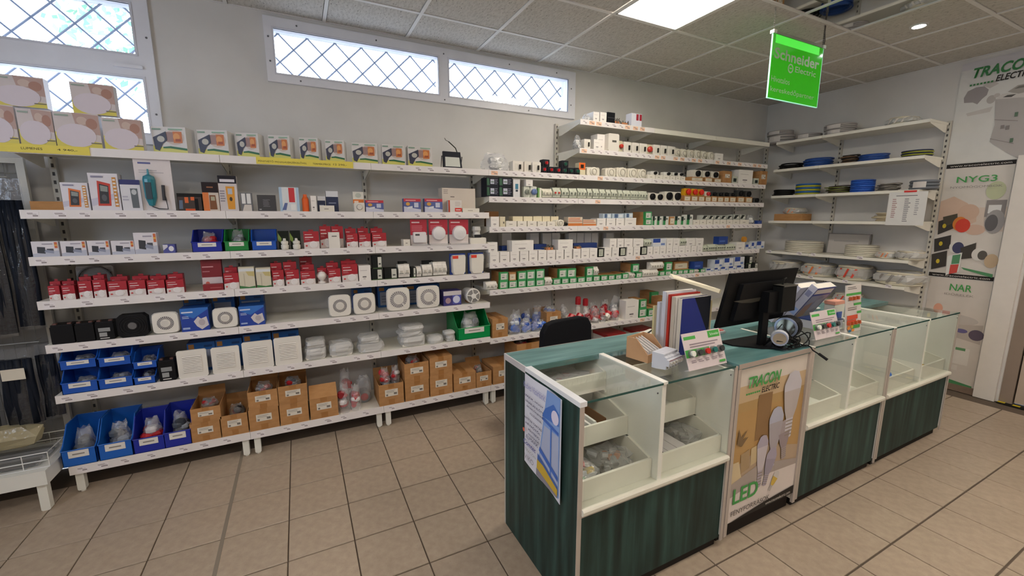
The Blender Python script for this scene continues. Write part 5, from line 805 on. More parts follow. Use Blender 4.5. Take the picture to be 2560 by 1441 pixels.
def A_round(): return [('r', 0, 0, 1, 1, 'cfc5c4'), ('p', [(0, 0), (1, 0), (1, .16), (.6, .22), (0, .42)], 'd9cc5c'), ('p', [(.42, 1), (1, .96), (1, .38), (.5, .45)], 'b79b92'), ('e', .62, .78, .12, .12, 'c9b3a8'), ('e', .83, .70, .13, .16, 'a97f70'), ('e', .46, .34, .44, .34, 'd4cad2'), ('r', .04, .88, .34, .93, '9aa89b'), ('r', .76, .12, 1, .15, '6f6a62')]
def A_meter(dc, edge): return [('r', 0, 0, 1, 1, 'dcd8df'), ('p', [(0, .1), (1, .35), (1, .5), (0, .3)], 'c5c2d2'), ('p', [(.22, .12), (.66, .12), (.72, .72), (.28, .8)], edge), ('p', [(.28, .18), (.60, .18), (.65, .66), (.34, .72)], '2e2d31'), ('p', [(.36, .52), (.60, .50), (.62, .64), (.37, .68)], '8d928c'), ('e', .46, .34, .09, .09, '55565a'), ('r', .80, .1, .93, .9, 'c98a3c'), ('l', .82, .12, .92, .88, 8, 'e6e0d8'), ('r', .1, .88, .5, .93, '8e8aa0')]
def meterbox(edge):
    def f(t, w, h, d, rr):
        G().box(-w / 2, w / 2, 0, d, 0, h).obj('carton_body', t, M('d8d5da', .4)); art(t, w, h, A_meter(0, edge))
    return f
A_cam = [('r', 0, 0, 1, 1, 'dbd7dd'), ('p', [(0, 0), (1, 0), (1, .4), (0, .2)], 'b8bccc'), ('p', [(.18, .25), (.48, .2), (.5, .62), (.2, .66)], '34353c'), ('r', .55, .38, .8, .52, '4a4c56'), ('p', [(.45, .3), (.8, .2), (.8, .38), (.5, .46)], '8d93a8'), ('r', .86, .55, .97, .95, 'c9683c'), ('r', .86, .7, .97, .78, 'e0b04a'), ('r', .4, .8, .8, .86, '9b96a4')]
def boxart(body, shapes): return bx(body, shapes)
A_lab = [('r', .30, .22, .62, .30, '7b7678'), ('r', .12, .66, .7, .69, 'bdb6b4'), ('r', .35, .12, .55, .15, 'a29c9b')]
A_green = [('r', 0, 0, 1, 1, '3f9a5c'), ('r', .1, .16, .92, .84, 'd9dad2'), ('p', [(.78, .16), (.92, .16), (.92, .84), (.86, .84), (.74, .6)], '9bbfa4'), ('r', .22, .34, .52, .46, '6f7a70'), ('l', .2, .55, .7, .75, 2, 'a9ada6')]
def greenbox(t, w, h, d, rr):
    G().box(-w / 2, w / 2, .002, d, 0, h).obj('carton_body', t, m_card); G().box(-w / 2 - .0005, w / 2 + .0005, -.0, .03, 0, h + .0008).obj('green_sleeve', t, M('35914f', .45)); art(t, w, h, A_green)
def cardbox(t, w, h, d, rr):
    G().box(-w / 2, w / 2, 0, d, 0, h).obj('carton_body', t, m_card); art(t, w, h, [('r', .08, .12, .92, .80, 'd6cdb8'), ('r', .3, .4, .6, .48, '8f867a')])
def carton(t, w, h, d, rr, opened=False, high=False):
    if not opened:
        G().box(-w / 2, w / 2, 0, d, 0, h).obj('carton_body', t, m_card); G().box(-w * .12, w * .12, -.0006, d, h, h + .0008).obj('tape', t, m_tape)
    else:
        th = .004; hf = h; hb = h + (.06 if not high else .05); g = G(); g.box(-w / 2, w / 2, 0, d, 0, th); g.obj('bottom', t, m_card)
        g = G(); g.box(-w / 2, w / 2, 0, th, th, hf); g.box(-w / 2, w / 2, d - th, d, th, h)
        for sx in (-1, 1): xa = sx * w / 2 - (th if sx > 0 else 0); g.box(xa, xa + th, th, d - th, th, h)
        g.obj('walls', t, m_card)
        g = G()
        if high: g.add([(-w / 2, .002, h), (w / 2, .002, h), (w / 2 * .97, .05, h + .085), (-w / 2 * .97, .05, h + .085)], [(0, 1, 2, 3)]); g.add([(-w / 2, .006, h), (w / 2, .006, h), (w / 2 * .97, .054, h + .085), (-w / 2 * .97, .054, h + .085)], [(0, 3, 2, 1)])
        else: g.add([(-w / 2, d, h), (w / 2, d, h), (w / 2 * .96, d + .03, h + .05), (-w / 2 * .96, d + .03, h + .05)], [(0, 1, 2, 3)]); g.add([(-w / 2, d - .003, h), (w / 2, d - .003, h), (w / 2 * .96, d + .027, h + .05), (-w / 2 * .96, d + .027, h + .05)], [(0, 3, 2, 1)])
        g.obj('flap', t, m_card)
    G().box(-w * .12, w * .12, -.0008, 0, h * .02, h * .28).obj('tape', t, m_tape); G().box(-w * .12, w * .12, -.0008, 0, h * .80, h * .995).obj('tape', t, m_tape)
    l = G().box(-w * .26, w * .26, -.0016, -.0004, h * .42, h * .74).obj('shipping_label', t, M('dcd5c8', .6)); art(l, w * .52, h * .32, [('l', .1, .5, .8, .9, 3, 'a39c92'), ('r', .08, .1, .22, .35, '77716a'), ('r', .68, .2, .92, .5, '77716a')], y=-.0016, z=h * .42, name='label_print')
    return None
def bin_(c):
    def f(t, w, h, d, rr):
        g = G(); th = .003; e = .012; m = M(c, .35)
        P = [(0, .0), (d, 0), (d, h), (d * .45, h), (d * .12, h * .52), (0, h * .46)]
        for sx in (-1, 1): xa = sx * (w / 2) - (th if sx > 0 else 0); g.prism(P, 'x', xa, xa + th)
        g.box(-w / 2, w / 2, 0, d, 0, th); g.box(-w / 2, w / 2, d - th, d, 0, h); g.prism([(-w / 2, 0), (w / 2, 0), (w / 2, h * .44), (-w / 2, h * .44)], 'y', 0, th)
        g.obj('bin_shell', t, m)
        g = G(); r = .0035
        for sx in (-1, 1): g.tube([(sx * w / 2, 0, h * .46), (sx * w / 2, d * .12, h * .53), (sx * w / 2, d * .45, h), (sx * w / 2, d, h)], r, 6)
        g.tube([(-w / 2, 0, h * .45), (w / 2, 0, h * .45)], r, 6); g.tube([(-w / 2, d, h), (w / 2, d, h)], r, 6); g.obj('rolled_rim', t, m)
        l = G().box(-w * .3, w * .3, -.003, -.0005, h * .24, h * .43).obj('name_label', t, M('e0dcd6', .5)); art(l, w * .6, h * .19, [('r', .2, .4, .8, .6, '8d8883')], y=-.003, z=h * .24, name='label_print')
        g = G(); g.box(-w * .48, w * .48, .004, d - .004, .003, .006); return
    return f
def bag(kind):
    def f(t, w, h, d, rr):
        cols = {'w': ['c9c9c6', 'a5a6a8', 'd8d8d4', '8f9094'], 'b': ['2b56b0', '3a69c4', 'c4ccd6', '2748a0'], 'r': ['b5222a', 'c8323a', 'd9d4d4', '8f2028'], 'k': ['2c2d33', '3c3d44', '6a6b70', '1c1d22'], 'm': ['b5222a', '55585e', '8f9094', '2c2d33'], 's': ['5a6068', '3f444c', 'aab0b8', '2c3038']}[kind]
        g = G(); mats = [M(c, .4) for c in cols]; n = 9
        for k in range(n):
            cx = rr.uniform(-w * .25, w * .25); cy = d * .5 + rr.uniform(-d * .25, d * .2); cz = h * rr.uniform(.16, .62); q = min(w * .4, d * .42, h * .36) * rr.uniform(.55, .95)
            g.lathe([(q * .7, -q * .6), (q, -q * .3), (q, q * .3), (q * .6, q * .7)], (cx, cy, max(cz, q)), 8, k % len(mats), ax='y' if k % 2 else 'z')
        g.obj('contents', t, *mats)
        f2 = G(); nz, nn = 8, 12
        for j in range(nz + 1):
            q = j / nz; rx = w * .5 * (.8 + .2 * math.sin(PI * min(1, q * 1.3 + .1))) * (1 - .25 * q ** 3); ry = d * .5 * max(.06, (1 - q ** 3) * .95)
            for i in range(nn):
                a = 2 * PI * i / nn; m = 1 + rr.uniform(-.1, .1); f2.v.append((rx * math.cos(a) * m, d * .5 + ry * math.sin(a) * m, h * q * (1 if j < nz else 1 + rr.uniform(-.12, .05))))
        f2.f = [(j * nn + i, j * nn + (i + 1) % nn, (j + 1) * nn + (i + 1) % nn, (j + 1) * nn + i) for j in range(nz) for i in range(nn)]; f2.m = [0] * len(f2.f)
        f2.obj('bag_film', t, m_film)
    return f
def rswitch(c, kc):
    def f(t, w, h, d, rr):
        G().bbox(-w / 2, w / 2, 0, d, 0, h, .004).obj('housing', t, M(c, .4)); g = G(); r = min(w, h) * .32; g.cyl((0, h * .5), r, -.006, 0, 'y', 14); g.obj('collar', t, M('3a3b3d' if c != 'e2ddd0' else 'bdb8ac', .4)); g = G(); g.cyl((0, h * .5), r * .72, -.016, -.006, 'y', 12); g.box(-r * .16, r * .16, -.024, -.016, h * .5 - r * .7, h * .5 + r * .7); g.obj('knob', t, M(kc, .35))
    return f
def leverbox(t, w, h, d, rr): G().bbox(-w / 2, w / 2, 0, d, 0, h, .006).obj('housing', t, M('e2ddd4', .4)); G().box(w * .1, w * .24, -.014, 0, h * .22, h * .66).obj('lever', t, M('2a2826', .4)); G().box(-w * .3, w * .4, -.001, 0, h * .15, h * .75).obj('face_plate', t, M('d8d3c8', .4))
def dome(t, w, h, d, rr):
    r = min(w * .5, h * .62); G().bbox(-w / 2, w / 2, d * .25, d, 0, h, .012).obj('housing', t, M('d9d4c6', .4)); g = G(); g.lathe([(r * .85, d * .25), (r * .85, d * .1), (r * .6, .004), (r * .1, 0)], (0, 0, h * .5), 16, ax='y'); g.obj('socket_face', t, M('dcd7ca', .35)); G().ring((0, h * .5), r * .45, r * .62, -.002, .002, 16).obj('ring', t, M('bdb7a8', .4))
def breaker(c='c9cdbd', tc='7b8074', red=False):
    def f(t, w, h, d, rr):
        n = max(1, round(w / .036)); breaker_geo(w, h, min(d, .075), n=n).obj('housing', t, M(c, .4)); g = G(); pw = w / n
        for k in range(n): g.box(-w / 2 + pw * (k + .3), -w / 2 + pw * (k + .7), -.008, .001, h * .42, h * .58)
        g.obj('toggle', t, M('c23a30' if red else tc, .4)); g = G()
        for k in range(n): g.box(-w / 2 + pw * (k + .15), -w / 2 + pw * (k + .85), -.0006, 0, h * .34, h * .38)
        g.obj('print_line', t, M('6f7468', .5))
    return f
def knob(c, kc='131315', body=True):
    def f(t, w, h, d, rr):
        r = min(w, h) * .42; G().bbox(-w / 2, w / 2, .012, d, 0, h, .005).obj('housing', t, M(c, .45)); g = G(); g.lathe([(r, .012), (r, -.006), (r * .7, -.014), (r * .2, -.016)], (w * .05, 0, h * .5), 14, ax='y'); g.obj('knob', t, M(kc, .35)); G().box(w * .05 - r * .12, w * .05 + r * .12, -.022, -.014, h * .5 - r * .6, h * .5 + r * .6).obj('grip', t, M(kc, .3))
    return f
def estop(t, w, h, d, rr):
    G().bbox(-w / 2, w / 2, .015, d, 0, h, .004).obj('housing', t, M('d9a21e', .4)); r = min(w, h) * .42; g = G(); g.lathe([(r * .6, .015), (r * .6, 0), (r, -.004), (r, -.014), (r * .6, -.022)], (0, 0, h * .5), 14, ax='y'); g.obj('mushroom_button', t, M('cc2417', .35))
def louvre(t, w, h, d, rr):
    g = G(); g.bbox(-w / 2, w / 2, 0, .012, 0, h, .008); g.bbox(-w * .47, w * .47, .012, d, h * .03, h * .97, .004); g.obj('frame', t, M('e4e0d8', .25)); g = G(); g.box(-w * .32, w * .32, -.0008, 0, h * .2, h * .8); g.obj('grille_recess', t, M('b3aca4', .5)); g = G(); n = 10
    for k in range(n): z = h * .2 + h * .6 * (k + .5) / n; g.prism([(-.0008, z - h * .016), (-.007, z - h * .016), (-.0008, z + h * .018)], 'x', -w * .32, w * .32)
    g.obj('slat', t, M('e4e0d8', .25))
def fan(cord=False):
    def f(t, w, h, d, rr):
        e = .03; n = 8; pts = []
        for i in range(4 * n):
            a = 2 * PI * (i + .5) / (4 * n); cx, sx = math.cos(a), math.sin(a); q = 1 / max(abs(cx), abs(sx)); q = q * (1 - .10 * (min(abs(cx), abs(sx)) * q) ** 6) ; bul = 1 + .03 * (1 - (min(abs(cx), abs(sx)) * q) ** 2)
            pts.append((w * .485 * cx * q * bul, h / 2 + h * .485 * sx * q * bul))
        g = G(); g.prism([(x * .93, h / 2 + (z - h / 2) * .93) for x, z in pts], 'y', 0, .012, 0, pts); g.prism(pts, 'y', .012, .02); g.obj('cover', t, M('e6e2da', .25))
        g = G(); g.cyl((0, h / 2), w * .34, .02, d, 'y', 18); g.obj('duct_body', t, M('cdd3e0', .5)); R = min(w, h) * (.31 if not cord else .36); g = G(); g.ring((0, h / 2), R * .55, R, -.0006, 0, 28); g.obj('grille_recess', t, M('6f6d70' if not cord else '8a888c', .6)); g = G(); nn = 26
        for k in range(nn):
            a = 2 * PI * k / nn; ca, sa = math.cos(a), math.sin(a); q = R * .028
            g.add([(R * .55 * ca - q * sa, -.003, h / 2 + R * .55 * sa + q * ca), (R * ca - q * sa, -.003, h / 2 + R * sa + q * ca), (R * ca + q * sa, -.003, h / 2 + R * sa - q * ca), (R * .55 * ca + q * sa, -.003, h / 2 + R * .55 * sa - q * ca)], [(0, 1, 2, 3)])
        g.obj('grille_ribs', t, M('e2ded8', .3)); g = G(); g.cyl((0, h / 2), R * .57, -.006, 0, 'y', 20, r2=R * .6); [g.box(-R * .5 + abs(k) * R * .06, R * .5 - abs(k) * R * .06, -.0072, -.006, h / 2 + k * R * .17 - .0008, h / 2 + k * R * .17 + .0008, 1) for k in (-2, -1, 0, 1, 2)]; g.obj('centre_cap', t, M('e6e2da', .25), M('b9b4ae', .4))
        if cord: g = G(); g.tube([(R * .4, -.008, h / 2 - R * .5), (R * .85, -.008, h / 2 - R * 1.0)], .003, 6); g.obj('pull_bar', t, M('ece8e2', .3))
    return f
A_bluefan = [('r', 0, 0, 1, 1, '1c3f9c'), ('p', [(0, 1), (1, 1), (1, .92), (.45, .55), (0, .80)], '2f6ec0'), ('r', .05, .80, .45, .86, 'cfd8ea'), ('l', .06, .55, .35, .68, 2, 'b9c8e6'), ('p', [(.45, .42), (.62, .62), (.72, .52), (.92, .60), (.98, .22), (.72, .05), (.55, .2)], 'cfc9cc'), ('e', .74, .36, .12, .14, 'b4acb2'), ('r', .05, .1, .3, .18, '9fb2dc')]
A_bluefan2 = [('r', 0, 0, 1, 1, '2168b8'), ('p', [(0, 1), (1, 1), (1, .9), (0, .8)], '3585cc'), ('r', .06, .62, .5, .70, 'dbe6f2'), ('r', .66, .74, .88, .80, 'c86a5a'), ('p', [(.36, .30), (.42, .6), (.7, .52), (.78, .35), (.62, .08)], 'cfc4dc'), ('e', .52, .32, .1, .12, 'b3a6c6'), ('r', 0, 0, .2, .1, 'b9743c')]
def bluebox(sh):
    def f(t, w, h, d, rr): G().box(-w / 2, w / 2, 0, d, 0, h).obj('carton_body', t, M('1d4f9c', .4)); art(t, w, h, sh)
    return f
A_blueback = [('r', 0, 0, 1, 1, '1e5a9e'), ('r', .08, .1, .84, .74, '8f96a8'), ('r', .6, .82, .9, .9, '143c70'), ('r', .05, .8, .25, .96, 'a8743a'), ('l', .14, .2, .6, .6, 3, '6f7688')]
def battery(bright=False):
    def f(t, w, h, d, rr):
        G().bbox(-w / 2, w / 2, 0, d, 0, h * .86, .004).obj('case', t, M('141416', .4)); G().box(-w * .47, w * .47, .004, d - .004, h * .86, h * .93).obj('lid', t, M('1b1b1e', .4)); g = G(); [g.box(sx * w * .32 - .008, sx * w * .32 + .008, .012, .03, h * .93, h) for sx in (-1, 1)]; g.obj('terminal', t, M('6a4a44', .4, .3))
        if bright: art(t, w, h * .86, [('r', .15, .5, .8, .72, '8d8f90'), ('r', .18, .2, .6, .44, '9a9c9c'), ('l', .2, .05, .85, .16, 1, 'c9c9c6')])
    return f
def rfan(t, w, h, d, rr):
    G().bbox(-w / 2, w / 2, .0, d, 0, h, .02).obj('frame', t, M('151517', .35)); g = G(); [g.ring((0, h / 2), h * q, h * (q + .02), -.004, 0, 22) for q in (.16, .26, .36, .44)]; g.obj('finger_guard', t, M('2a2a2e', .3, .5)); G().cyl((0, h / 2), h * .15, -.003, .001, 'y', 16).obj('hub', t, M('77777a', .3, .5))
def tbl(t, w, h, d, rr):
    G().box(-w / 2, w / 2, .01, .016, 0, h).obj('backing_card', t, M('dcd4d4', .5)); art(t, w, h, [('r', .12, .90, .46, .935, '5a5f94'), ('l', .12, .72, .8, .8, 2, 'b9b2b6')], y=.01); g = G(); x = -w * .12
    g.lathe([(.004, .80 * h), (.006, .70 * h), (.026, .66 * h), (.03, .60 * h), (.028, .25 * h), (.014, .10 * h), (.003, .08 * h)][::-1], (x, -.006, 0), 12); g.obj('teal_tester', t, M('2c8496', .3)); G().box(x - .014, x + .014, -.040, -.030, .22 * h, .54 * h).obj('dark_grip', t, M('2f4450', .4)); g = G(); g.tube([(x, -.006, .08 * h), (x + .03, -.004, .035 * h), (w * .3, -.004, .03 * h), (w * .28, -.004, .2 * h), (w * .22, -.004, .45 * h)], .003, 5); g.tube([(w * .22, -.004, .2 * h), (w * .24, -.004, .5 * h)], .008, 6); g.obj('probe_cable', t, M('32333a', .4)); G().box(-w / 2, w / 2, -.001, .0005, 0, .004).obj('base_lip', t, m_film)
def floodl(t, w, h, d, rr):
    g = G(); T = .35
    def tp(z): return .01 + (h - z) * -0 + z * .18
    g.add([(-w / 2, tp(0), .002), (w / 2, tp(0), .002), (w / 2 * .92, tp(h), h), (-w / 2 * .92, tp(h), h), (-w / 2, tp(0) + .025, .002), (w / 2, tp(0) + .025, .002), (w / 2 * .92, tp(h) + .025, h), (-w / 2 * .92, tp(h) + .025, h)], [(0, 1, 2, 3), (4, 7, 6, 5), (0, 4, 5, 1), (1, 5, 6, 2), (2, 6, 7, 3), (3, 7, 4, 0)]); g.obj('housing', t, M('20222c', .4))
    g = G(); z0, z1 = h * .08, h * .66; g.add([(-w * .40, tp(z0) - .001, z0), (w * .40, tp(z0) - .001, z0), (w * .38, tp(z1) - .001, z1), (-w * .38, tp(z1) - .001, z1)], [(0, 1, 2, 3)]); g.obj('glass_lens', t, M('cdd0c8', .2)); g = G(); g.tube([(-w * .54, .03, h * .72), (-w * .54, .06, .003), (w * .54, .06, .003), (w * .54, .03, h * .72)], .004, 6); g.obj('bracket', t, M('20222c', .4)); g = G(); g.tube([(w * .3, .04, h), (w * .22, .04, h + .03), (w * .02, .04, h + .055), (-w * .15, .04, h + .075)], .004, 6); g.tube([(-w * .15, .04, h + .075), (-w * .3, .04, h + .085), (-w * .35, .04, h + .10)], .0022, 5); g.obj('supply_cable', t, M('2a2b24', .5))
def plugs(t, w, h, d, rr):
    G().box(-w / 2, w / 2, .03, .034, 0, h).obj('backing_card', t, M('20281e', .5)); art(t, w, h, [('r', .0, .7, 1, 1, '1c211c'), ('p', [(0, .9), (.3, .6), (.3, .3), (0, .5)], '7d9440')], y=.03); g = G(); g.lathe([(.02, 0), (.024, .012), (.024, .03), (.017, .035), (.022, .04), (.022, .055), (.01, .06), (.008, .075)], (w * .08, .004, 0), 12); g.obj('white_plug', t, M('e0ddd4', .3))
def plates(n):
    def f(t, w, h, d, rr):
        g = G(); 
        for k in range(n): g.bbox(-w * .42 + rr.uniform(-.005, .005), w * .42, .02, d * .8, h * k / n + .002, h * (k + .8) / n, .004)
        g.obj('white_plates', t, M('dedad0', .4)); f2 = G(); f2.blob((0, d / 2, h * .55), w * .52, d * .52, h * .58, rr, .08, n=14, k=6, flat=0, sq=.5); f2.obj('bag_film', t, m_filmw)
    return f
def roundplate(t, w, h, d, rr): r = w * .46; g = G(); g.lathe([(r, 0), (r, h * .3), (r * .8, h * .75), (r * .2, h * .9)], (0, r, 0), 20); g.obj('round_cover', t, M('dedad0', .35)); f2 = G(); f2.blob((0, r, h * .5), w * .53, r * 1.15, h * .62, rr, .06, n=14, k=6, flat=0, sq=.7); f2.obj('bag_film', t, m_filmw)
def coil(cols, turns=5, loose=.0, label=False, tie=None):
    def f(t, w, h, d, rr):
        R = w / 2; n = max(3, turns); rt = h / n / 2 * 1.04
        for q, c in enumerate(cols):
            g = G()
            for k in range(q, n, len(cols)) if loose == 0 else range(n // len(cols) + 1):
                kk = k if loose == 0 else k * len(cols) + q
                if kk >= n: continue
                z = rt + kk * (h - 2 * rt) / max(1, n - 1); ph = rr.uniform(0, 6); ex = rr.uniform(-loose, loose) * R; r0 = R * (1 - loose * .5) - rt
                g.tube([(ex + (r0 + rr.uniform(-loose, loose) * R * .15) * math.cos(a), R + ex * .5 + (r0) * .96 * math.sin(a), max(rt, z + loose * .02 * math.sin(2 * a + ph))) for a in [2 * PI * i / 22 for i in range(22)]], rt, 6, closed=True)
                if loose == 0: g.tube([(((r0 - 2 * rt)) * math.cos(a), R + (r0 - 2 * rt) * .96 * math.sin(a), z) for a in [2 * PI * i / 22 for i in range(22)]], rt, 5, closed=True)
            g.obj('cable_turns', t, M(c, .4), smooth=True)
        if label: g = G(); g.ring((0, R), R - .001, R + .0015, h * .15, h * .8, 22, ax='z'); g.v = g.v; lb = G(); a0, a1 = -PI / 2 - .45, -PI / 2 + .45; N = 6; pts = [a0 + (a1 - a0) * i / N for i in range(N + 1)]; lb.v = [((R + .002) * math.cos(a), R + (R + .002) * .96 * math.sin(a) , z) for a in pts for z in (h * .2, h * .8)]; lb.f = [(2 * i, 2 * i + 2, 2 * i + 3, 2 * i + 1) for i in range(N)]; lb.m = [0] * N; lb.obj('paper_label', t, M('cfcac6', .6))
        if tie:
            g = G()
            for a in (-2.3, -1.57, -.8): g.tube([((R - 2 * rt + (rt * 2.6) * math.cos(b)) * math.cos(a), R + (R - 2 * rt + (rt * 2.6) * math.cos(b)) * .96 * math.sin(a), h / 2 + (h / 2 + .003) * math.sin(b)) for b in [2 * PI * i / 8 for i in range(8)]], .003, 4, closed=True)
            g.obj('tie_band', t, M(tie, .4))
    return f
def wrapped(strip):
    def f(t, w, h, d, rr):
        R = w / 2; dp = min(R, .17); g = G(); n = 6; rt = h / n / 2
        for k in range(n): g.tube([(((R * .92 - rt)) * math.cos(a), dp + (dp * .9) * math.sin(a), max(rt, rt + k * h * .95 / n + .006 * math.sin(2 * a + k))) for a in [2 * PI * i / 20 for i in range(20)]], rt, 5, closed=True)
        g.obj('cable_turns', t, M('cfc8b4', .5), smooth=True); f2 = G(); f2.blob((0, dp, h * .5), w * .5, dp * 1.02, h * .52, rr, .07, n=18, k=7, flat=0, sq=.75); f2.obj('plastic_wrap', t, m_filmw)
        g = G(); fr = []
        for q, (xa, xb) in enumerate(((-.42, -.2), (-.12, .08), (.14, .34))):
            a0, a1 = -PI / 2 + xa * 1.6, -PI / 2 + xb * 1.6; 
            g.v += [(w * .512 * math.cos(a0), dp + dp * 1.045 * math.sin(a0), h * .2), (w * .512 * math.cos(a0 + .12), dp + dp * 1.045 * math.sin(a0 + .12), h * .2), (w * .50 * math.cos(a1), dp + dp * 1.02 * math.sin(a1), h * .78), (w * .50 * math.cos(a1 - .12), dp + dp * 1.02 * math.sin(a1 - .12), h * .8)]; g.f.append(tuple(4 * q + i for i in range(4))); g.m.append(0)
        g.obj('printed_stripes', t, M(strip, .5))
    return f
def tube_thing(c, c2):
    def f(t, w, h, d, rr): r = min(w, .05) / 2; g = G(); g.lathe([(r, 0), (r, h * .55), (r * .7, h * .62), (r * .7, h * .7)], (0, r, 0), 12); g.obj('white_tube', t, M(c, .35)); g = G(); g.lathe([(r * 1.1, h * .7), (r * 1.1, h * .95), (r * .8, h)], (0, r, 0), 12); g.obj('red_cap', t, M(c2, .35))
    return f
def lying(t, w, h, d, rr): r = min(h * .5, .035); g = G(); a = rr.uniform(-.6, .6); g.tube([(-w * .4, r + .01, r), (w * .1, r + .02, r + h * .2)], r, 9); g.obj('white_tube', t, M('dcd6cc', .35)); g = G(); g.tube([(w * .1, r + .02, r + h * .2), (w * .42, r + .03, r + h * .35)], r * 1.1, 9); g.obj('red_cap', t, M('b8202a', .35)); g = G(); g.lathe([(r, 0), (r, h * .55)], (w * .1, r * 3 + .02, 0), 10); g.obj('spare_tube', t, M('dcd6cc', .35))
def halfroll(t, w, h, d, rr): r = w * .48; zc = max(r, h * .45); g = G(); g.lathe([(r, .02), (r, .10)], (0, 0, r), 20, ax='y'); g.obj('grey_roll', t, M('7b7d80', .5)); g = G(); g.lathe([(r * .6, .014), (r * .6, .02)], (0, 0, r), 16, ax='y'); g.obj('red_disc', t, M('b5232c', .4)); g = G(); g.blob((0, .06, h * .5), w * .55, .06, h * .5, rr, .12, n=12, k=7, sq=.7); g.obj('bag_film', t, m_film)
def inlinefan(t, w, h, d, rr): r = h * .48; g = G(); g.lathe([(r * .9, 0), (r, .006), (r, .05), (r * .85, .06), (r * .85, .15)], (0, 0, h * .5), 22, ax='y'); g.obj('duct_body', t, M('dedbd6', .3)); G().cyl((0, h * .5), r * .86, -.0008, 0, 'y', 20).obj('dark_mouth', t, M('8a8886', .5)); g = G(); g.cyl((0, h * .5), r * .34, -.008, 0, 'y', 14); [g.tube([(r * .3 * math.cos(a), -.004, h * .5 + r * .3 * math.sin(a)), (r * .88 * math.cos(a), -.004, h * .5 + r * .88 * math.sin(a))], .005, 5) for a in (.5, 1.75, 3.0, 4.3, 5.5)]; g.obj('hub', t, M('e2e0db', .3)); G().box(-r * .5, r * .5, .06, .12, 0, .02).obj('foot', t, M('b5814f', .6))
def shield(t, w, h, d, rr): G().box(-w / 2, w / 2, .03, .045, 0, h).obj('backing_box', t, M('24408f', .4)); g = G(); P = [(-.30 * w, 0), (.30 * w, 0), (.42 * w, h * .14), (.46 * w, h * .85), (.40 * w, h * .94), (-.36 * w, h * .94), (-.44 * w, h * .85), (-.42 * w, h * .14)]; g.prism([(a * .9, h * .03 + b * .94) for a, b in P], 'y', -.012, 0, 0, P); g.prism(P, 'y', 0, .03); g.obj('white_cover', t, M('e4dfd6', .3)); G().box(-w * .42, -w * .06, -.0135, -.012, h * .78, h * .92).obj('red_sticker', t, M('e0402c', .5))
def trayb(t, w, h, d, rr): ocarton(t, w, min(d, .2), h)
def cords(t, w, h, d, rr):
    g = G()
    for k in range(6): x = -w * .4 + w * .8 * k / 5; g.tube([(x, .02 + rr.uniform(0, .03), .006), (x + rr.uniform(-.02, .02), .04, h * rr.uniform(.5, .9)), (x + rr.uniform(-.03, .03), .06, h * rr.uniform(.2, .6))], .004, 5)
    g.obj('wires', t, M('54514b', .5)); G().bbox(-w * .35, w * .35, .03, .07, 0, h * .45, .005).obj('relay_body', t, M('b9794e', .5))
def thermo(t, w, h, d, rr): G().bbox(-w / 2, w / 2, 0, .03, 0, h, .006).obj('housing', t, M('e2ddd4', .35)); g = G(); g.lathe([(min(w, h) * .3, 0), (min(w, h) * .3, -.008), (min(w, h) * .25, -.012)], (0, 0, h * .5), 20, ax='y'); g.obj('dial', t, M('dcd7ce', .3)); G().ring((0, h * .5), min(w, h) * .3, min(w, h) * .33, -.0015, 0, 22).obj('dial_ring', t, M('8d8880', .4))
def smokecard(round_):
    def f(t, w, h, d, rr):
        G().box(-w / 2, w / 2, .022, .026, 0, h).obj('backing_card', t, M('b5283a', .4)); art(t, w, h, [('r', 0, 0, 1, .4, 'ddd3d0'), ('r', 0, .4, 1, 1, 'b02a3c'), ('r', .08, .86, .55, .91, 'e2c5c8'), ('l', .08, .55, .8, .78, 4, 'c8707c')], y=.022)
        g = G()
        if round_: r = w * .36; g.lathe([(r, .02), (r, .006), (r * .92, -.006), (r * .4, -.012), (0.001, -.013)], (0, 0, h * .46), 24, ax='y')
        else: g.bbox(-w * .38, w * .38, -.01, .02, h * .12, h * .52, .006)
        g.obj('alarm', t, M('e2dfe0', .3))
        if not round_: G().box(-w * .28, -w * .02, -.0108, -.01, h * .38, h * .45).obj('display', t, M('4a4c4e', .3))
        G().box(-w / 2, w / 2, -.016, .022, 0, h * .05).obj('blister_edge', t, m_film)
    return f
def bulbthing(t, w, h, d, rr): G().bbox(-w / 2, w / 2, 0, .09, 0, h * .34, .006).obj('white_carton', t, M('e4dfd4', .4)); g = G(); g.lathe([(.02, h * .345), (.035, h * .5), (.03, h * .66), (.038, h * .78), (.034, h * .98)], (0, .045, 0), 14); g.obj('lamp_head', t, M('c9c7c2', .3)); G().box(-.03, .03, .006, .012, h * .35, h * .52).obj('black_insert', t, M('26262a', .3))
def fanguard(t, w, h, d, rr): g = G(); g.ring((0, h * .5), w * .44, w * .48, 0, .02, 24); [g.box(-w * .46, w * .46, .004, .007, h * .5 + k * w * .05 - .001, h * .5 + k * w * .05 + .001) for k in range(-8, 9)]; g.obj('round_grille', t, M('6a6866', .5)); G().bbox(-w * .5, w * .5, .02, .05, 0, h, .01).obj('frame', t, M('b5b2ac', .5))
def orangeflash(t, w, h, d, rr): g = G(); g.lathe([(w * .42, 0), (w * .42, h * .72), (w * .25, h * .85), (w * .22, h)], (0, w * .42, 0), 12); g.obj('orange_case', t, M('e2601c', .35)); G().box(-w * .5, w * .5, w * .9, w * .95, 0, h * .9).obj('backing_card', t, M('d8d4d0', .5))
def disc(c):
    def f(t, w, h, d, rr): r = h * .5; g = G(); g.lathe([(r, 0), (r, .03), (r * .8, .035)], (0, 0, r), 20, ax='y'); g.obj('disc', t, M(c, .4))
    return f
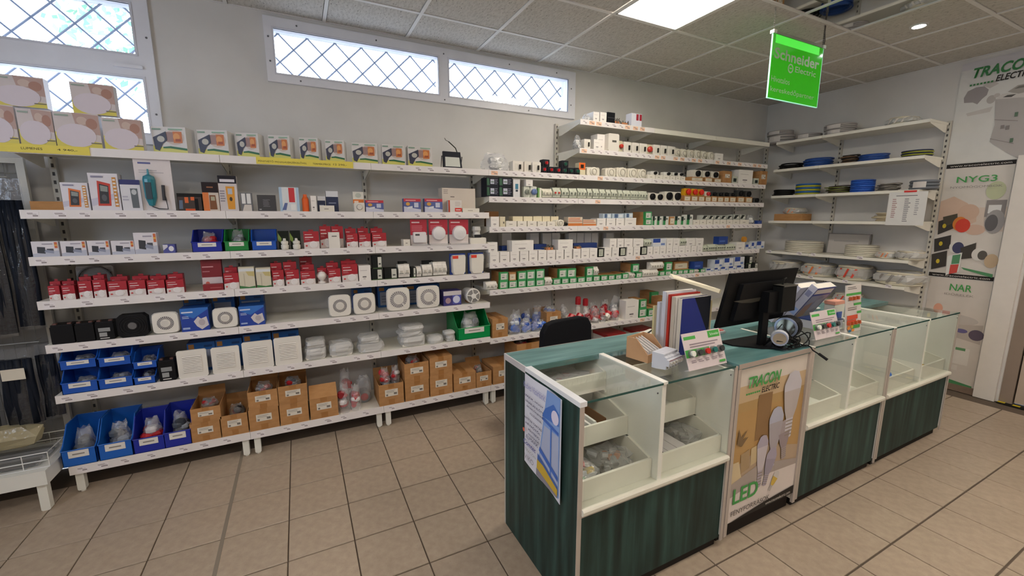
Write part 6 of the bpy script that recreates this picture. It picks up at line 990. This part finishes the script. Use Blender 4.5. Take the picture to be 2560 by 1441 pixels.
A_blis = [('r', 0, 0, 1, 1, '23252e'), ('p', [(.0, .1), (.25, .1), (.2, .9), (0, .9)], '2f5a42'), ('r', .3, .25, .62, .8, 'b9bccc'), ('l', .66, .2, .95, .85, 4, '77798a'), ('r', .34, .45, .58, .55, '5d7a64')]
A_tan = [('r', 0, 0, 1, 1, 'd0c9b4'), ('r', 0, .80, 1, .93, 'd6dadc'), ('p', [(0, .0), (1, 0), (1, .1), (.6, .06), (0, .14)], '3d7a44'), ('p', [(.45, .8), (1, .78), (1, .55), (.6, .6)], 'c3b47c'), ('r', .3, .1, .36, .7, 'b9b29e')]
A_kl = [('r', .55, .1, .95, .9, 'ccccc2'), ('r', .64, .3, .86, .42, '4c4e4c'), ('r', .0, 0, 1, .06, '4f6b3c')]
A_thermo = [('r', 0, 0, 1, 1, '55629c'), ('p', [(0, .78), (1, .78), (1, 1), (0, 1)], 'c23040'), ('r', .1, .84, .7, .9, 'e2b8bc'), ('p', [(0, 0), (1, 0), (1, .2), (.5, .3), (0, .42)], 'c9cbdc'), ('e', .24, .6, .12, .13, 'd3a04a'), ('r', .6, .35, .85, .7, 'c4c9dc'), ('p', [(.2, .2), (.5, .3), (.5, .45), (.22, .38)], 'd9dce4')]
KIND = {  # key: (object name, description, category, builder, depth)
 'pl': ('lamp_carton', 'round lamp carton', 'carton', bx('cfc8c6', A_round()), .055), 'fb': ('floodlight_carton', 'floodlight photo carton', 'carton', bx('d9d6d2', A_flood()), .10),
 'fl': ('floodlight', 'unboxed black floodlight with its cable up', 'floodlight', floodl, .08), 'bgw': ('clear_bag', 'clear plastic bag of pale parts', 'bag', bag('w'), .10), 'bgb': ('clear_bag', 'clear bag of blue plugs', 'bag', bag('b'), .10), 'bgr': ('clear_bag', 'clear bag of red parts', 'bag', bag('r'), .10), 'bgm': ('clear_bag', 'bag of red and grey parts', 'bag', bag('m'), .10), 'bgk': ('clear_bag', 'clear bag of dark parts', 'bag', bag('s'), .10),
 'sw': ('switch_box', 'cream switch box with dark lever', 'switch', leverbox, .07), 'tsw': ('switch_box', 'square white switch with small lever', 'switch', leverbox, .07), 'rs': ('rotary_switch', 'black control box with red button', 'switch', rswitch('1d1f26', 'c8242c'), .05), 'gs': ('rotary_switch', 'black control box with green button', 'switch', rswitch('1d1f26', '1f5f4a'), .05),
 'od': ('orange_switch', 'cream device with orange top', 'switch', bx('d8cfae', [('r', 0, .42, 1, 1, 'e2671c'), ('r', .25, .55, .75, .85, '2a1c14')]), .06), 'ds': ('wall_socket', 'cream surface socket with round face', 'socket', dome, .08), 'wl': ('flat_box', 'low white box', 'box', bx('e2ddd2', [('r', .3, .35, .6, .5, '9b958c')]), .09),
 'wls': ('flat_box', 'thin flat white box', 'box', bx('e2ddd2', [('r', .3, .35, .6, .5, '9b958c')]), .035), 'wts': ('white_sensor', 'upright white sensor with dark slot', 'sensor', bx('e3dfd8', [('r', .3, .72, .75, .78, '6b6763')]), .04),
 'kw': ('cam_switch', 'black and white cam switch', 'switch', knob('d8d6d0'), .06), 'cb': ('small_carton', 'small brown carton with white label', 'carton', cardbox, .12), 'wk': ('cam_switch', 'white cam switch with black knob', 'switch', knob('dcd8cc'), .09), 'ca': ('carton', 'closed brown carton with white label', 'carton', carton, .26),
 'co': ('open_carton', 'open brown carton with white label', 'carton', lambda t, w, h, d, rr: carton(t, w, h, d, rr, True), .26), 'coh': ('open_carton', 'tall brown carton with raised flap', 'carton', lambda t, w, h, d, rr: carton(t, w, h, d, rr, True, True), .26),
 'gd': ('junction_box', 'grey device with black window', 'device', bx('b9bcae', [('r', .2, .2, .8, .7, '26302e')]), .08), 'wb': ('white_box', 'small white box with grey print', 'box', bx('eae6e1', A_lab), .10), 'kb': ('black_box', 'black box between white ones', 'box', bx('15161c', [('r', .0, .45, 1, .52, '3a3a40')]), .08),
 'on': ('copper_coil', 'tangle of copper coloured wire', 'wire', cords, .08), 'wr': ('wire_bundle', 'bundle of thin pale wires', 'wire', cords, .08), 'rf': ('white_box', 'white box with two red bars', 'box', bx('dadde8', [('r', .45, .45, .68, .95, '9f1f34'), ('r', .76, .45, .98, .95, '9f1f34')]), .08),
 'wf': ('frame_switch', 'tilted cream frame switch', 'switch', leverbox, .05), 'wt': ('tall_switch', 'tall white device with dark window', 'device', bx('e0dbd2', [('r', .35, .5, .75, .62, '5b5753')], r=.01), .08), 'er': ('contactor', 'beige contactor with red button', 'contactor', knob('c9c4a8', 'c23a2c'), .06), 'gk': ('round_socket', 'grey green industrial socket', 'socket', dome, .08),
 'bk': ('blister_pack', 'black and green blister pack', 'pack', bx('23252e', A_blis), .12), 'wd': ('white_pack', 'white pack with small blue screen', 'box', bx('dcdcdc', [('r', .3, .45, .75, .75, '3f7f9c'), ('r', .35, .3, .7, .42, '2d3a44')]), .04), 'md': ('modular_device', 'modular meter with round dial', 'meter', knob('cfd2c4', '8f9488'), .06), 'mb': ('modular_device', 'modular timer with blue dial', 'timer', knob('cfd2c4', '6f84b4'), .06), 'gw': ('modular_device', 'narrow green and white device', 'device', bx('7fae6c', [('r', .4, 0, 1, 1, 'dcdccc')]), .06),
 'wr2': ('relay_row', 'short row of slim white relays', 'relay', breaker('dfdccc', 'b9b4a4'), .06), 'brr': ('circuit_breaker', 'modular breaker with red toggles', 'breaker', breaker(red=True), .06), 'br': ('circuit_breaker', 'grey green modular breaker', 'breaker', breaker(), .06), 'or': ('emergency_button', 'yellow emergency box with red button', 'button', estop, .06), 'or2': ('emergency_button', 'white box with small red button', 'button', knob('dcd8cc', 'b8232a'), .06),
 'kk': ('rotary_switch', 'black rotary isolator switch', 'switch', knob('3b3c3c'), .06), 'ka': ('open_carton', 'dark open carton standing at the rear', 'carton', lambda t, w, h, d, rr: ocarton(t, w, .1, h, m=m_cardin), .1), 'bb': ('beige_box', 'beige relay box with dark mark', 'box', bx('dcd2b4', [('r', .6, .3, .85, .5, '6a6458')]), .08), 'op': ('orange_blister', 'row of orange topped terminals', 'terminals', bx('d9cbb8', [('l', .02, .4, .98, .95, 4, 'c4652c'), ('r', 0, 0, 1, .3, 'cf7a3c')]), .07),
 'cp': ('clear_blister', 'clear blister with blue insert', 'pack', bx('b9c8d4', [('r', .2, .1, .5, .9, '4a6288'), ('r', .6, .2, .9, .8, 'dfe6ea')]), .06), 'gb': ('green_carton', 'carton with green and white end', 'carton', greenbox, .185), 'gs2': ('contactor', 'black and white contactor over green strip', 'contactor', bx('d8dad2', [('r', 0, 0, .45, .5, '2f8a4c'), ('r', 0, .5, .5, 1, '23302c'), ('r', .55, .6, .8, .8, '54615c')]), .07),
 'gkk': ('time_relay', 'grey relay with dark slanted face', 'relay', bx('b5b8b0', [('p', [(0, .2), (.4, .2), (.9, .9), (.3, .9)], '2a2d2c'), ('r', .6, .3, .9, .6, 'dcdcd4')]), .07), 'bl': ('blue_box', 'dark blue box', 'box', bx('22428c', [('r', .1, .3, .7, .5, '4c6cb4')]), .07), 'kx': ('open_box', 'box with black rim and pale plug', 'box', bx('1f201e', [('r', .14, .12, .86, .88, 'cfd2c4'), ('l', .2, .2, .8, .8, 4, '84887c')]), .10), 'mg': ('residual_breaker', 'wide grey modular breaker', 'breaker', breaker('cdd2c0', '5f665c'), .07),
 'bw': ('blue_white_box', 'white box with blue stripe', 'box', bx('d8dce2', [('r', 0, .5, .55, 1, '27489c'), ('r', .6, .15, .9, .4, '6d86c0')]), .10), 'wd2': ('terminal_bundle', 'wired bundle of white terminals', 'terminals', cords, .06), 'oc': ('cable_reel', 'small orange disc', 'reel', disc('c98a2e'), .04), 'gs3': ('white_box', 'shaded upright white box', 'box', bx('cfcdca', [('r', .2, .5, .7, .54, 'a5a29e')]), .08),
 'dv': ('modular_breaker', 'loose white modular breaker', 'breaker', breaker('e8e4dc', 'c4beb2'), .07), 'kl': ('black_carton', 'black carton with white label', 'carton', bx('1e201f', A_kl), .07), 'wrt': ('spray_tube', 'white tube with red cap', 'tube', tube_thing('dcd6cc', 'b8202a'), .05), 'wrb': ('plug_pile', 'small pile of red and white plugs', 'plugs', lying, .06), 'rb': ('red_lid_box', 'white box with dark red lid', 'box', lambda t, w, h, d, rr: (G().box(-w / 2 + .003, w / 2 - .003, .003, d - .003, 0, h - .03).obj('body', t, M('cfc9c2', .5)), G().box(-w / 2, w / 2, 0, d, h - .03, h).obj('lid', t, M('8f1c20', .4))), .24),
 'tr': ('cardboard_tray', 'shallow cardboard tray', 'tray', trayb, .18), 'mo': ('meter_carton', 'small multimeter carton, orange instrument', 'carton', meterbox('d9702c'), .05), 'mr': ('meter_carton', 'large multimeter carton, red instrument', 'carton', meterbox('c43c2a'), .07),
 'mw': ('meter_carton', 'white and navy tester carton', 'carton', bx('d9d8de', [('r', 0, .84, 1, 1, '2a2f6c'), ('p', [(.5, .08), (.85, .08), (.85, .72), (.48, .72)], '5f666c'), ('e', .66, .6, .13, .09, 'bfc3c6'), ('l', .06, .3, .4, .5, 2, 'b5b2c0')]), .05),
 'tb': ('tester_blister', 'tall blister card with teal tester', 'tester', tbl, .04), 'kz': ('tool_carton', 'black and orange tool carton', 'carton', bx('1e1b1b', [('r', .02, 0, .98, .8, '3a2b26'), ('r', .3, .45, .45, .78, 'd8642a'), ('r', .55, .6, .7, .8, 'd8642a'), ('r', .3, 0, .7, .12, 'd2521e'), ('p', [(.05, .1), (.2, .1), (.22, .6), (.08, .6)], '5a6b84'), ('r', .7, .05, .85, .7, '17171b')]), .06),
 'mk': ('meter_carton', 'orange clamp meter carton with black top', 'carton', bx('cfa58c', [('r', 0, 0, 1, .64, 'd0c4b8'), ('r', 0, 0, .38, .64, 'd8783a'), ('r', 0, .64, 1, 1, '2a2226'), ('p', [(.4, .05), (.85, .05), (.8, .55), (.42, .55)], '7a4a28'), ('r', .5, .36, .75, .5, 'b3ae94'), ('r', .3, .8, .7, .85, '8c5a3c')]), .05),
 'mf': ('meter_carton', 'yellow clamp meter carton with black header', 'carton', bx('cfc8c8', [('r', 0, .78, 1, 1, '26242c'), ('r', .1, .82, .9, .90, 'd8d4dc'), ('p', [(.42, .05), (.8, .05), (.86, .7), (.38, .7)], 'd9962c'), ('r', .48, .48, .72, .64, 'b5bcc8'), ('e', .62, .34, .08, .06, '3a2f22'), ('l', .05, .25, .35, .6, 5, '8d8690')]), .05),
 'cds': ('white_packs', 'pair of slim white blister packs', 'pack', bx('6a6b70', [('r', .1, .4, .42, .95, 'dedede'), ('r', .54, .4, .88, .95, 'dedede'), ('p', [(.1, .0), (.9, 0), (.9, .35), (.3, .35)], 'cfc8c2')]), .03), 'kp': ('dark_carton', 'dark grey carton with line drawing', 'carton', bx('3a3a3e', [('l', .3, .25, .7, .75, 5, '66666c'), ('e', .45, .5, .15, .2, '55555b'), ('r', .08, .08, .2, .14, 'a5a5a8')]), .05),
 'bbl': ('bell_pack', 'pale blue blister with red strip', 'pack', bx('a9c4dc', [('r', .14, 0, .86, 1, 'd6dade'), ('r', .48, .38, .78, .98, 'c8323a'), ('p', [(.1, .05), (.3, .05), (.4, .35), (.25, .35)], '5a6a9c'), ('r', .55, .05, .8, .3, 'e6e6e6')]), .03), 'ofl': ('orange_torch', 'orange torch standing upright', 'torch', orangeflash, .05), 'nv': ('navy_box', 'navy box with white top', 'box', bx('1c2a4c', [('r', 0, .72, 1, 1, 'd4d6dc'), ('r', .2, .4, .8, .44, '8d95ac')]), .05),
 'ot': ('thermostat_carton', 'orange and white thermostat carton', 'carton', bx('d9d6cc', [('r', 0, .40, 1, .62, 'e0762a'), ('r', .1, .46, .5, .55, 'f0d8c4'), ('e', .5, .82, .28, .12, 'b9beb2')]), .04), 'th': ('thermostat', 'white dial thermostat', 'thermostat', thermo, .03), 'rbx': ('thermostat_carton', 'blue thermostat carton with red top', 'carton', bx('5a5f94', A_thermo), .05), 'bgx': ('beige_carton', 'big pale beige carton', 'carton', bx('cdc2b6', [('l', .04, .75, .2, .95, 3, '9b9088'), ('r', .24, .62, .36, .66, '7c726c')]), .10), 'rwx': ('red_label_box', 'white box with red label', 'box', bx('dcd6d0', [('r', 0, 0, .12, 1, 'b5402c'), ('r', .48, .06, 1, .36, 'd23222'), ('r', .55, .16, .9, .24, 'f0d8d4'), ('l', .5, .5, .95, .9, 3, 'c4b8b4')]), .035),
 'cm': ('camera_carton', 'white charger carton with black gadget photo', 'carton', bx('dad6dc', A_cam), .05), 'sbl': ('small_blue_box', 'small blue box with white circle', 'box', bx('4a4f94', [('e', .68, .5, .22, .3, 'dcdce4'), ('p', [(0, .3), (.4, .7), (.4, .95), (0, .95)], 'd2d2dc')]), .04),
 'nb': ('parts_bin', 'royal blue open parts bin', 'bin', bin_('1a2c9c'), .22), 'nbb': ('parts_bin', 'bright blue open parts bin', 'bin', bin_('1352b4'), .17), 'nbB': ('parts_bin', 'large bright blue open parts bin', 'bin', bin_('1660bc'), .26), 'nbg': ('parts_bin', 'green open parts bin', 'bin', bin_('14813c'), .2), 'gbn': ('parts_bin', 'large green open parts bin', 'bin', bin_('0f8f4c'), .3),
 'pgk': ('plug_pack', 'black card with white plug', 'plug', plugs, .04), 'rw': ('detector_carton', 'red and white detector carton', 'carton', redbox, .045), 'rbs': ('alarm_pack', 'red card with rectangular white alarm', 'alarm', smokecard(False), .03), 'rdm': ('alarm_pack', 'red card with round white smoke alarm', 'alarm', smokecard(True), .03), 'spb': ('globe_lamp', 'white lamp on a white carton', 'lamp', bulbthing, .09),
 'fang': ('vent_grille', 'grey round grille leaning against the wall', 'grille', fanguard, .05), 'rbl': ('red_carton', 'large dark red carton at the rear', 'carton', bx('7c1a26', [('r', .05, .75, .6, .79, 'c98d94'), ('r', .05, .6, .4, .63, 'b57079'), ('r', 0, 0, 1, .42, 'cfc4c6'), ('e', .25, .22, .1, .06, 'd06a5c')]), .05), 'rfl': ('red_carton', 'flat dark red carton with white lid', 'carton', bx('8a1c26', [('r', .35, .4, .9, .5, 'b55a60')]), .045),
 'tn': ('sensor_carton', 'tall cream and green sensor carton', 'carton', bx('cfc9b6', A_tan), .05), 'wba': ('ball_sensor', 'white ball shaped motion sensor', 'sensor', lambda t, w, h, d, rr: (G().lathe([(.03, 0), (.028, .01), (.012, .018), (.018, .022), (.034, .045), (.034, .06), (.02, .078), (.001, .083)], (0, .035, 0), 16).obj('ball_head', t, M('e6e2dc', .3), smooth=True)), .07), 'ars': ('wall_heater', 'white cover with red sticker', 'cover', shield, .045),
 'ba': ('battery', 'black sealed battery', 'battery', battery(), .09), 'bat': ('battery', 'black sealed battery with grey lettering', 'battery', battery(True), .09), 'ba2': ('battery', 'black battery beside the blue bins', 'battery', battery(True), .09), 'rf2': ('axial_fan', 'black axial fan', 'fan', rfan, .05), 'fn': ('extractor_fan', 'square white extractor fan', 'fan', fan(), .09), 'fnc': ('extractor_fan', 'large white extractor fan with pull bar', 'fan', fan(True), .10),
 'bbx': ('fan_carton', 'blue fan carton with fan photo', 'carton', bluebox(A_bluefan), .14), 'bbk': ('fan_carton', 'plain blue fan carton', 'carton', bluebox(A_blueback), .12), 'lbx': ('lamp_carton', 'purple and white bulb carton', 'carton', bx('3f3a78', [('r', 0, .7, 1, 1, 'cfc9cc'), ('r', .5, .1, .95, .7, '5660b4'), ('e', .72, .4, .2, .26, 'cfd3ea'), ('e', .25, .35, .15, .2, 'a58a94')]), .12), 'ifn': ('duct_fan', 'round white duct fan lying on its side', 'fan', inlinefan, .15),
 'lv': ('vent_cover', 'white louvred vent cover', 'vent', louvre, .02), 'wp': ('bagged_plates', 'bagged white square covers', 'covers', plates(3), .17), 'rp': ('bagged_plates', 'bagged round white cover', 'cover', roundplate, .15), 'grl': ('bagged_roll', 'grey roll with red disc in a bag', 'roll', halfroll, .12),
 'cg': ('cable_coil', 'grey cable coil with paper label', 'cable', coil(['a9a4a2'], 3, 0, True), .3), 'cw': ('cable_coil', 'shiny wrapped white cable coil', 'cable', wrapped('d6cfc6'), .25), 'ck': ('cable_coil', 'loose thin black cable coil', 'cable', coil(['1d1c1b'], 4, .12), .25), 'cbu': ('cable_coil', 'blue cable coil', 'cable', coil(['27509c', '1f4488'], 6, .06), .25), 'cbr': ('cable_coil', 'loose brown and black cable coil', 'cable', coil(['5c4632', '2a2522'], 6, .15), .2), 'cny': ('cable_coil', 'navy cable coil with yellow green wire', 'cable', coil(['1c2440', '9aa030'], 5, .04), .25),
 'cby': ('cable_coil', 'blue coil on a yellow green coil', 'cable', coil(['b0b02c', '2d62a4'], 6, .0), .25), 'ckb': ('cable_coil', 'tangled brown and green cable coil', 'cable', coil(['3a2c20', '6a7434'], 7, .2), .25), 'cbs': ('cable_coil', 'tall bright blue cable coil', 'cable', coil(['1c4fb0', '2a60c4'], 7, .0), .22), 'cgy': ('cable_coil', 'tangled grey cable coil', 'cable', coil(['7a756c', '4f4b46'], 7, .2), .2), 'cgr': ('cable_coil', 'slate grey cable coil', 'cable', coil(['6b7078'], 3, 0, True), .22),
 'owb': ('wrapped_cable', 'orange striped wrapped cable', 'cable', wrapped('d8763c'), .2), 'cbe': ('cable_coil', 'bulky beige cable coil', 'cable', coil(['cdbd9e', 'd6c8ac'], 6, .15), .3), 'cwh': ('cable_coil', 'neat white cable coil', 'cable', coil(['d3cdbd'], 6, 0), .3), 'bcb': ('wrapped_cable', 'off white cable in clear wrap', 'cable', wrapped('8d8a86'), .25), 'rcb': ('wrapped_cable', 'white cable with red print', 'cable', wrapped('d2452e'), .25),
}
SHN = {'Rm2': 'highest shelf of right rack', 'Rm1': 'second shelf of right rack', 'R1': 'fourth shelf of right rack', 'R2': 'fifth shelf of right rack', 'R3': 'sixth shelf of right rack', 'R4': 'seventh shelf of right rack', 'R5': 'eighth shelf of right rack',
       's2': 'second shelf of left rack', 's3': 'third shelf of left rack', 's4': 'fourth shelf of left rack', 's5': 'fifth shelf of left rack', 's6': 'sixth shelf of left rack', 'B': 'bottom shelf',
       'W1': 'top shelf on side wall', 'W2': 'second shelf on side wall', 'W3': 'third shelf on side wall', 'W4': 'fourth shelf on side wall', 'W5': 'fifth shelf on side wall', 'W6': 'sixth shelf on side wall', 'W7': 'seventh shelf on side wall'}
ORD = 'first second third fourth fifth sixth seventh eighth ninth tenth eleventh twelfth thirteenth fourteenth fifteenth sixteenth seventeenth eighteenth nineteenth twentieth twenty-first twenty-second twenty-third twenty-fourth twenty-fifth twenty-sixth twenty-seventh twenty-eighth twenty-ninth thirtieth'.split()
recs = []
for sh, s in ITEMS.items():
    for q in s.split(';'):
        p = q.split(); k = p[0]; la, ba, z, w, h, rz, up = map(float, p[1:]); rec = dict(k=k, sh=sh, la=la, ba=ba, z=z, w=w, h=max(h, .02), rz=rz, up=int(up)); recs.append(rec)
# what sticks out of the open cartons and bins
extra = []
for r in recs:
    if r['k'] in ('co', 'coh'): extra.append((r, {'co': 'bgm', 'coh': 'bgr'}[r['k']], .62, .10, r['h'] * .55, r['h'] * .6))
    if r['k'] in ('nbB', 'nb') and r['sh'] == 'B': extra.append((r, {0: 'bgk', 1: 'bgr'}[1 if r['la'] > -.66 or (-.85 > r['la'] > -1.06) else 0], .7, .06, .01, r['h'] * .85))
    if r['k'] == 'nbg' or r['k'] == 'gbn': extra.append((r, 'bgk' if r['k'] == 'nbg' else 'bgw', .6, .05, .01, r['h'] * .95))
    if r['k'] == 'nb' and r['sh'] == 's3': extra.append((r, 'bgr', .6, .05, .01, r['h'] * .85))
    if r['k'] == 'nbb' and r['sh'] == 's6': extra.append((r, 'bgk', .7, .05, .01, r['h'] * .42))
for (r, k, fw, off, dz, hh) in extra:
    recs.append(dict(k=k, sh=r['sh'], la=r['la'], ba=r['ba'] + off, z=r['z'] + dz, w=r['w'] * fw, h=max(.05, hh), rz=0, up=r['up'], inside=1))
def shelf_name(r):
    if r['sh'] == 'T': return 'top shelf of left rack' if r['la'] < 1.62 else 'third shelf of right rack'
    if r['sh'] == 'B': return 'bottom shelf of left rack' if r['la'] < 1.42 else 'bottom shelf of right rack'
    if r['sh'] == 's6' : return SHN['s6']
    return SHN[r['sh']]
groups = {}
for r in recs:
    d = KIND[r['k']][1]; fr = 3.23 if r['sh'][0] != 'W' else 5.14; dep = r['ba'] - fr
    r['row'] = 'in bin or carton' if r.get('inside') else ('upper' if r['up'] else ('rear' if dep > .045 else ''))
    if r.get('inside'): r['row'] = 'boxed'
    if r['up'] and not r.get('inside') and dep > .045: r['row'] = 'upper rear'
    groups.setdefault((d, shelf_name(r)), []).append(r)
for (d, sn), L_ in groups.items():
    rows = {}
    for r in L_: rows.setdefault(r['row'], []).append(r)
    for rn, R_ in rows.items():
        R_.sort(key=lambda q: (q['la'] if q['sh'][0] != 'W' else -q['la']))
        pre = rn + ' ' if rn else ('lower ' if len(rows) > 1 and 'upper' in rows else ('front ' if len(rows) > 1 else ''))
        for i, r in enumerate(R_):
            if len(R_) == 1: r['label'] = pre + d + ' on ' + sn
            elif i == len(R_) - 1 and len(R_) > 2: r['label'] = pre + d + ', rightmost on ' + sn
            elif i == 0: r['label'] = pre + d + ', leftmost on ' + sn
            else: r['label'] = pre + d + ', ' + ORD[i] + ' from left on ' + sn
    for r in L_:
        if len(r['label'].split()) > 16: print('LONG', len(r['label'].split()), r['label'])
    for r in L_: r['group'] = (d + 's on the ' + sn) if len(L_) > 1 else None
cache = {}
for i, r in enumerate(recs):
    nm, d, cat, fn_, dep = KIND[r['k']]; W_ = r['sh'][0] == 'W'
    loc = (r['ba'], r['la'], r['z']) if W_ else (r['la'], r['ba'], r['z']); rz = -PI / 2 if W_ else math.radians(r['rz'])
    t = thing(nm, r['label'], cat, loc, rz, r['group'])
    w = r['w'] - .002; h = r['h'] * (1.22 if r['sh'] in ('W2', 'W3') else 1); dd = min(dep, YB - .03 - r['ba'] - .002) if not W_ else dep
    if r.get('inside') : dd = .10
    if nm in ('carton', 'open_carton') and r['sh'] == 'T': dd = .15
    fn_(t, w, h, dd, random.Random(1000 + i))
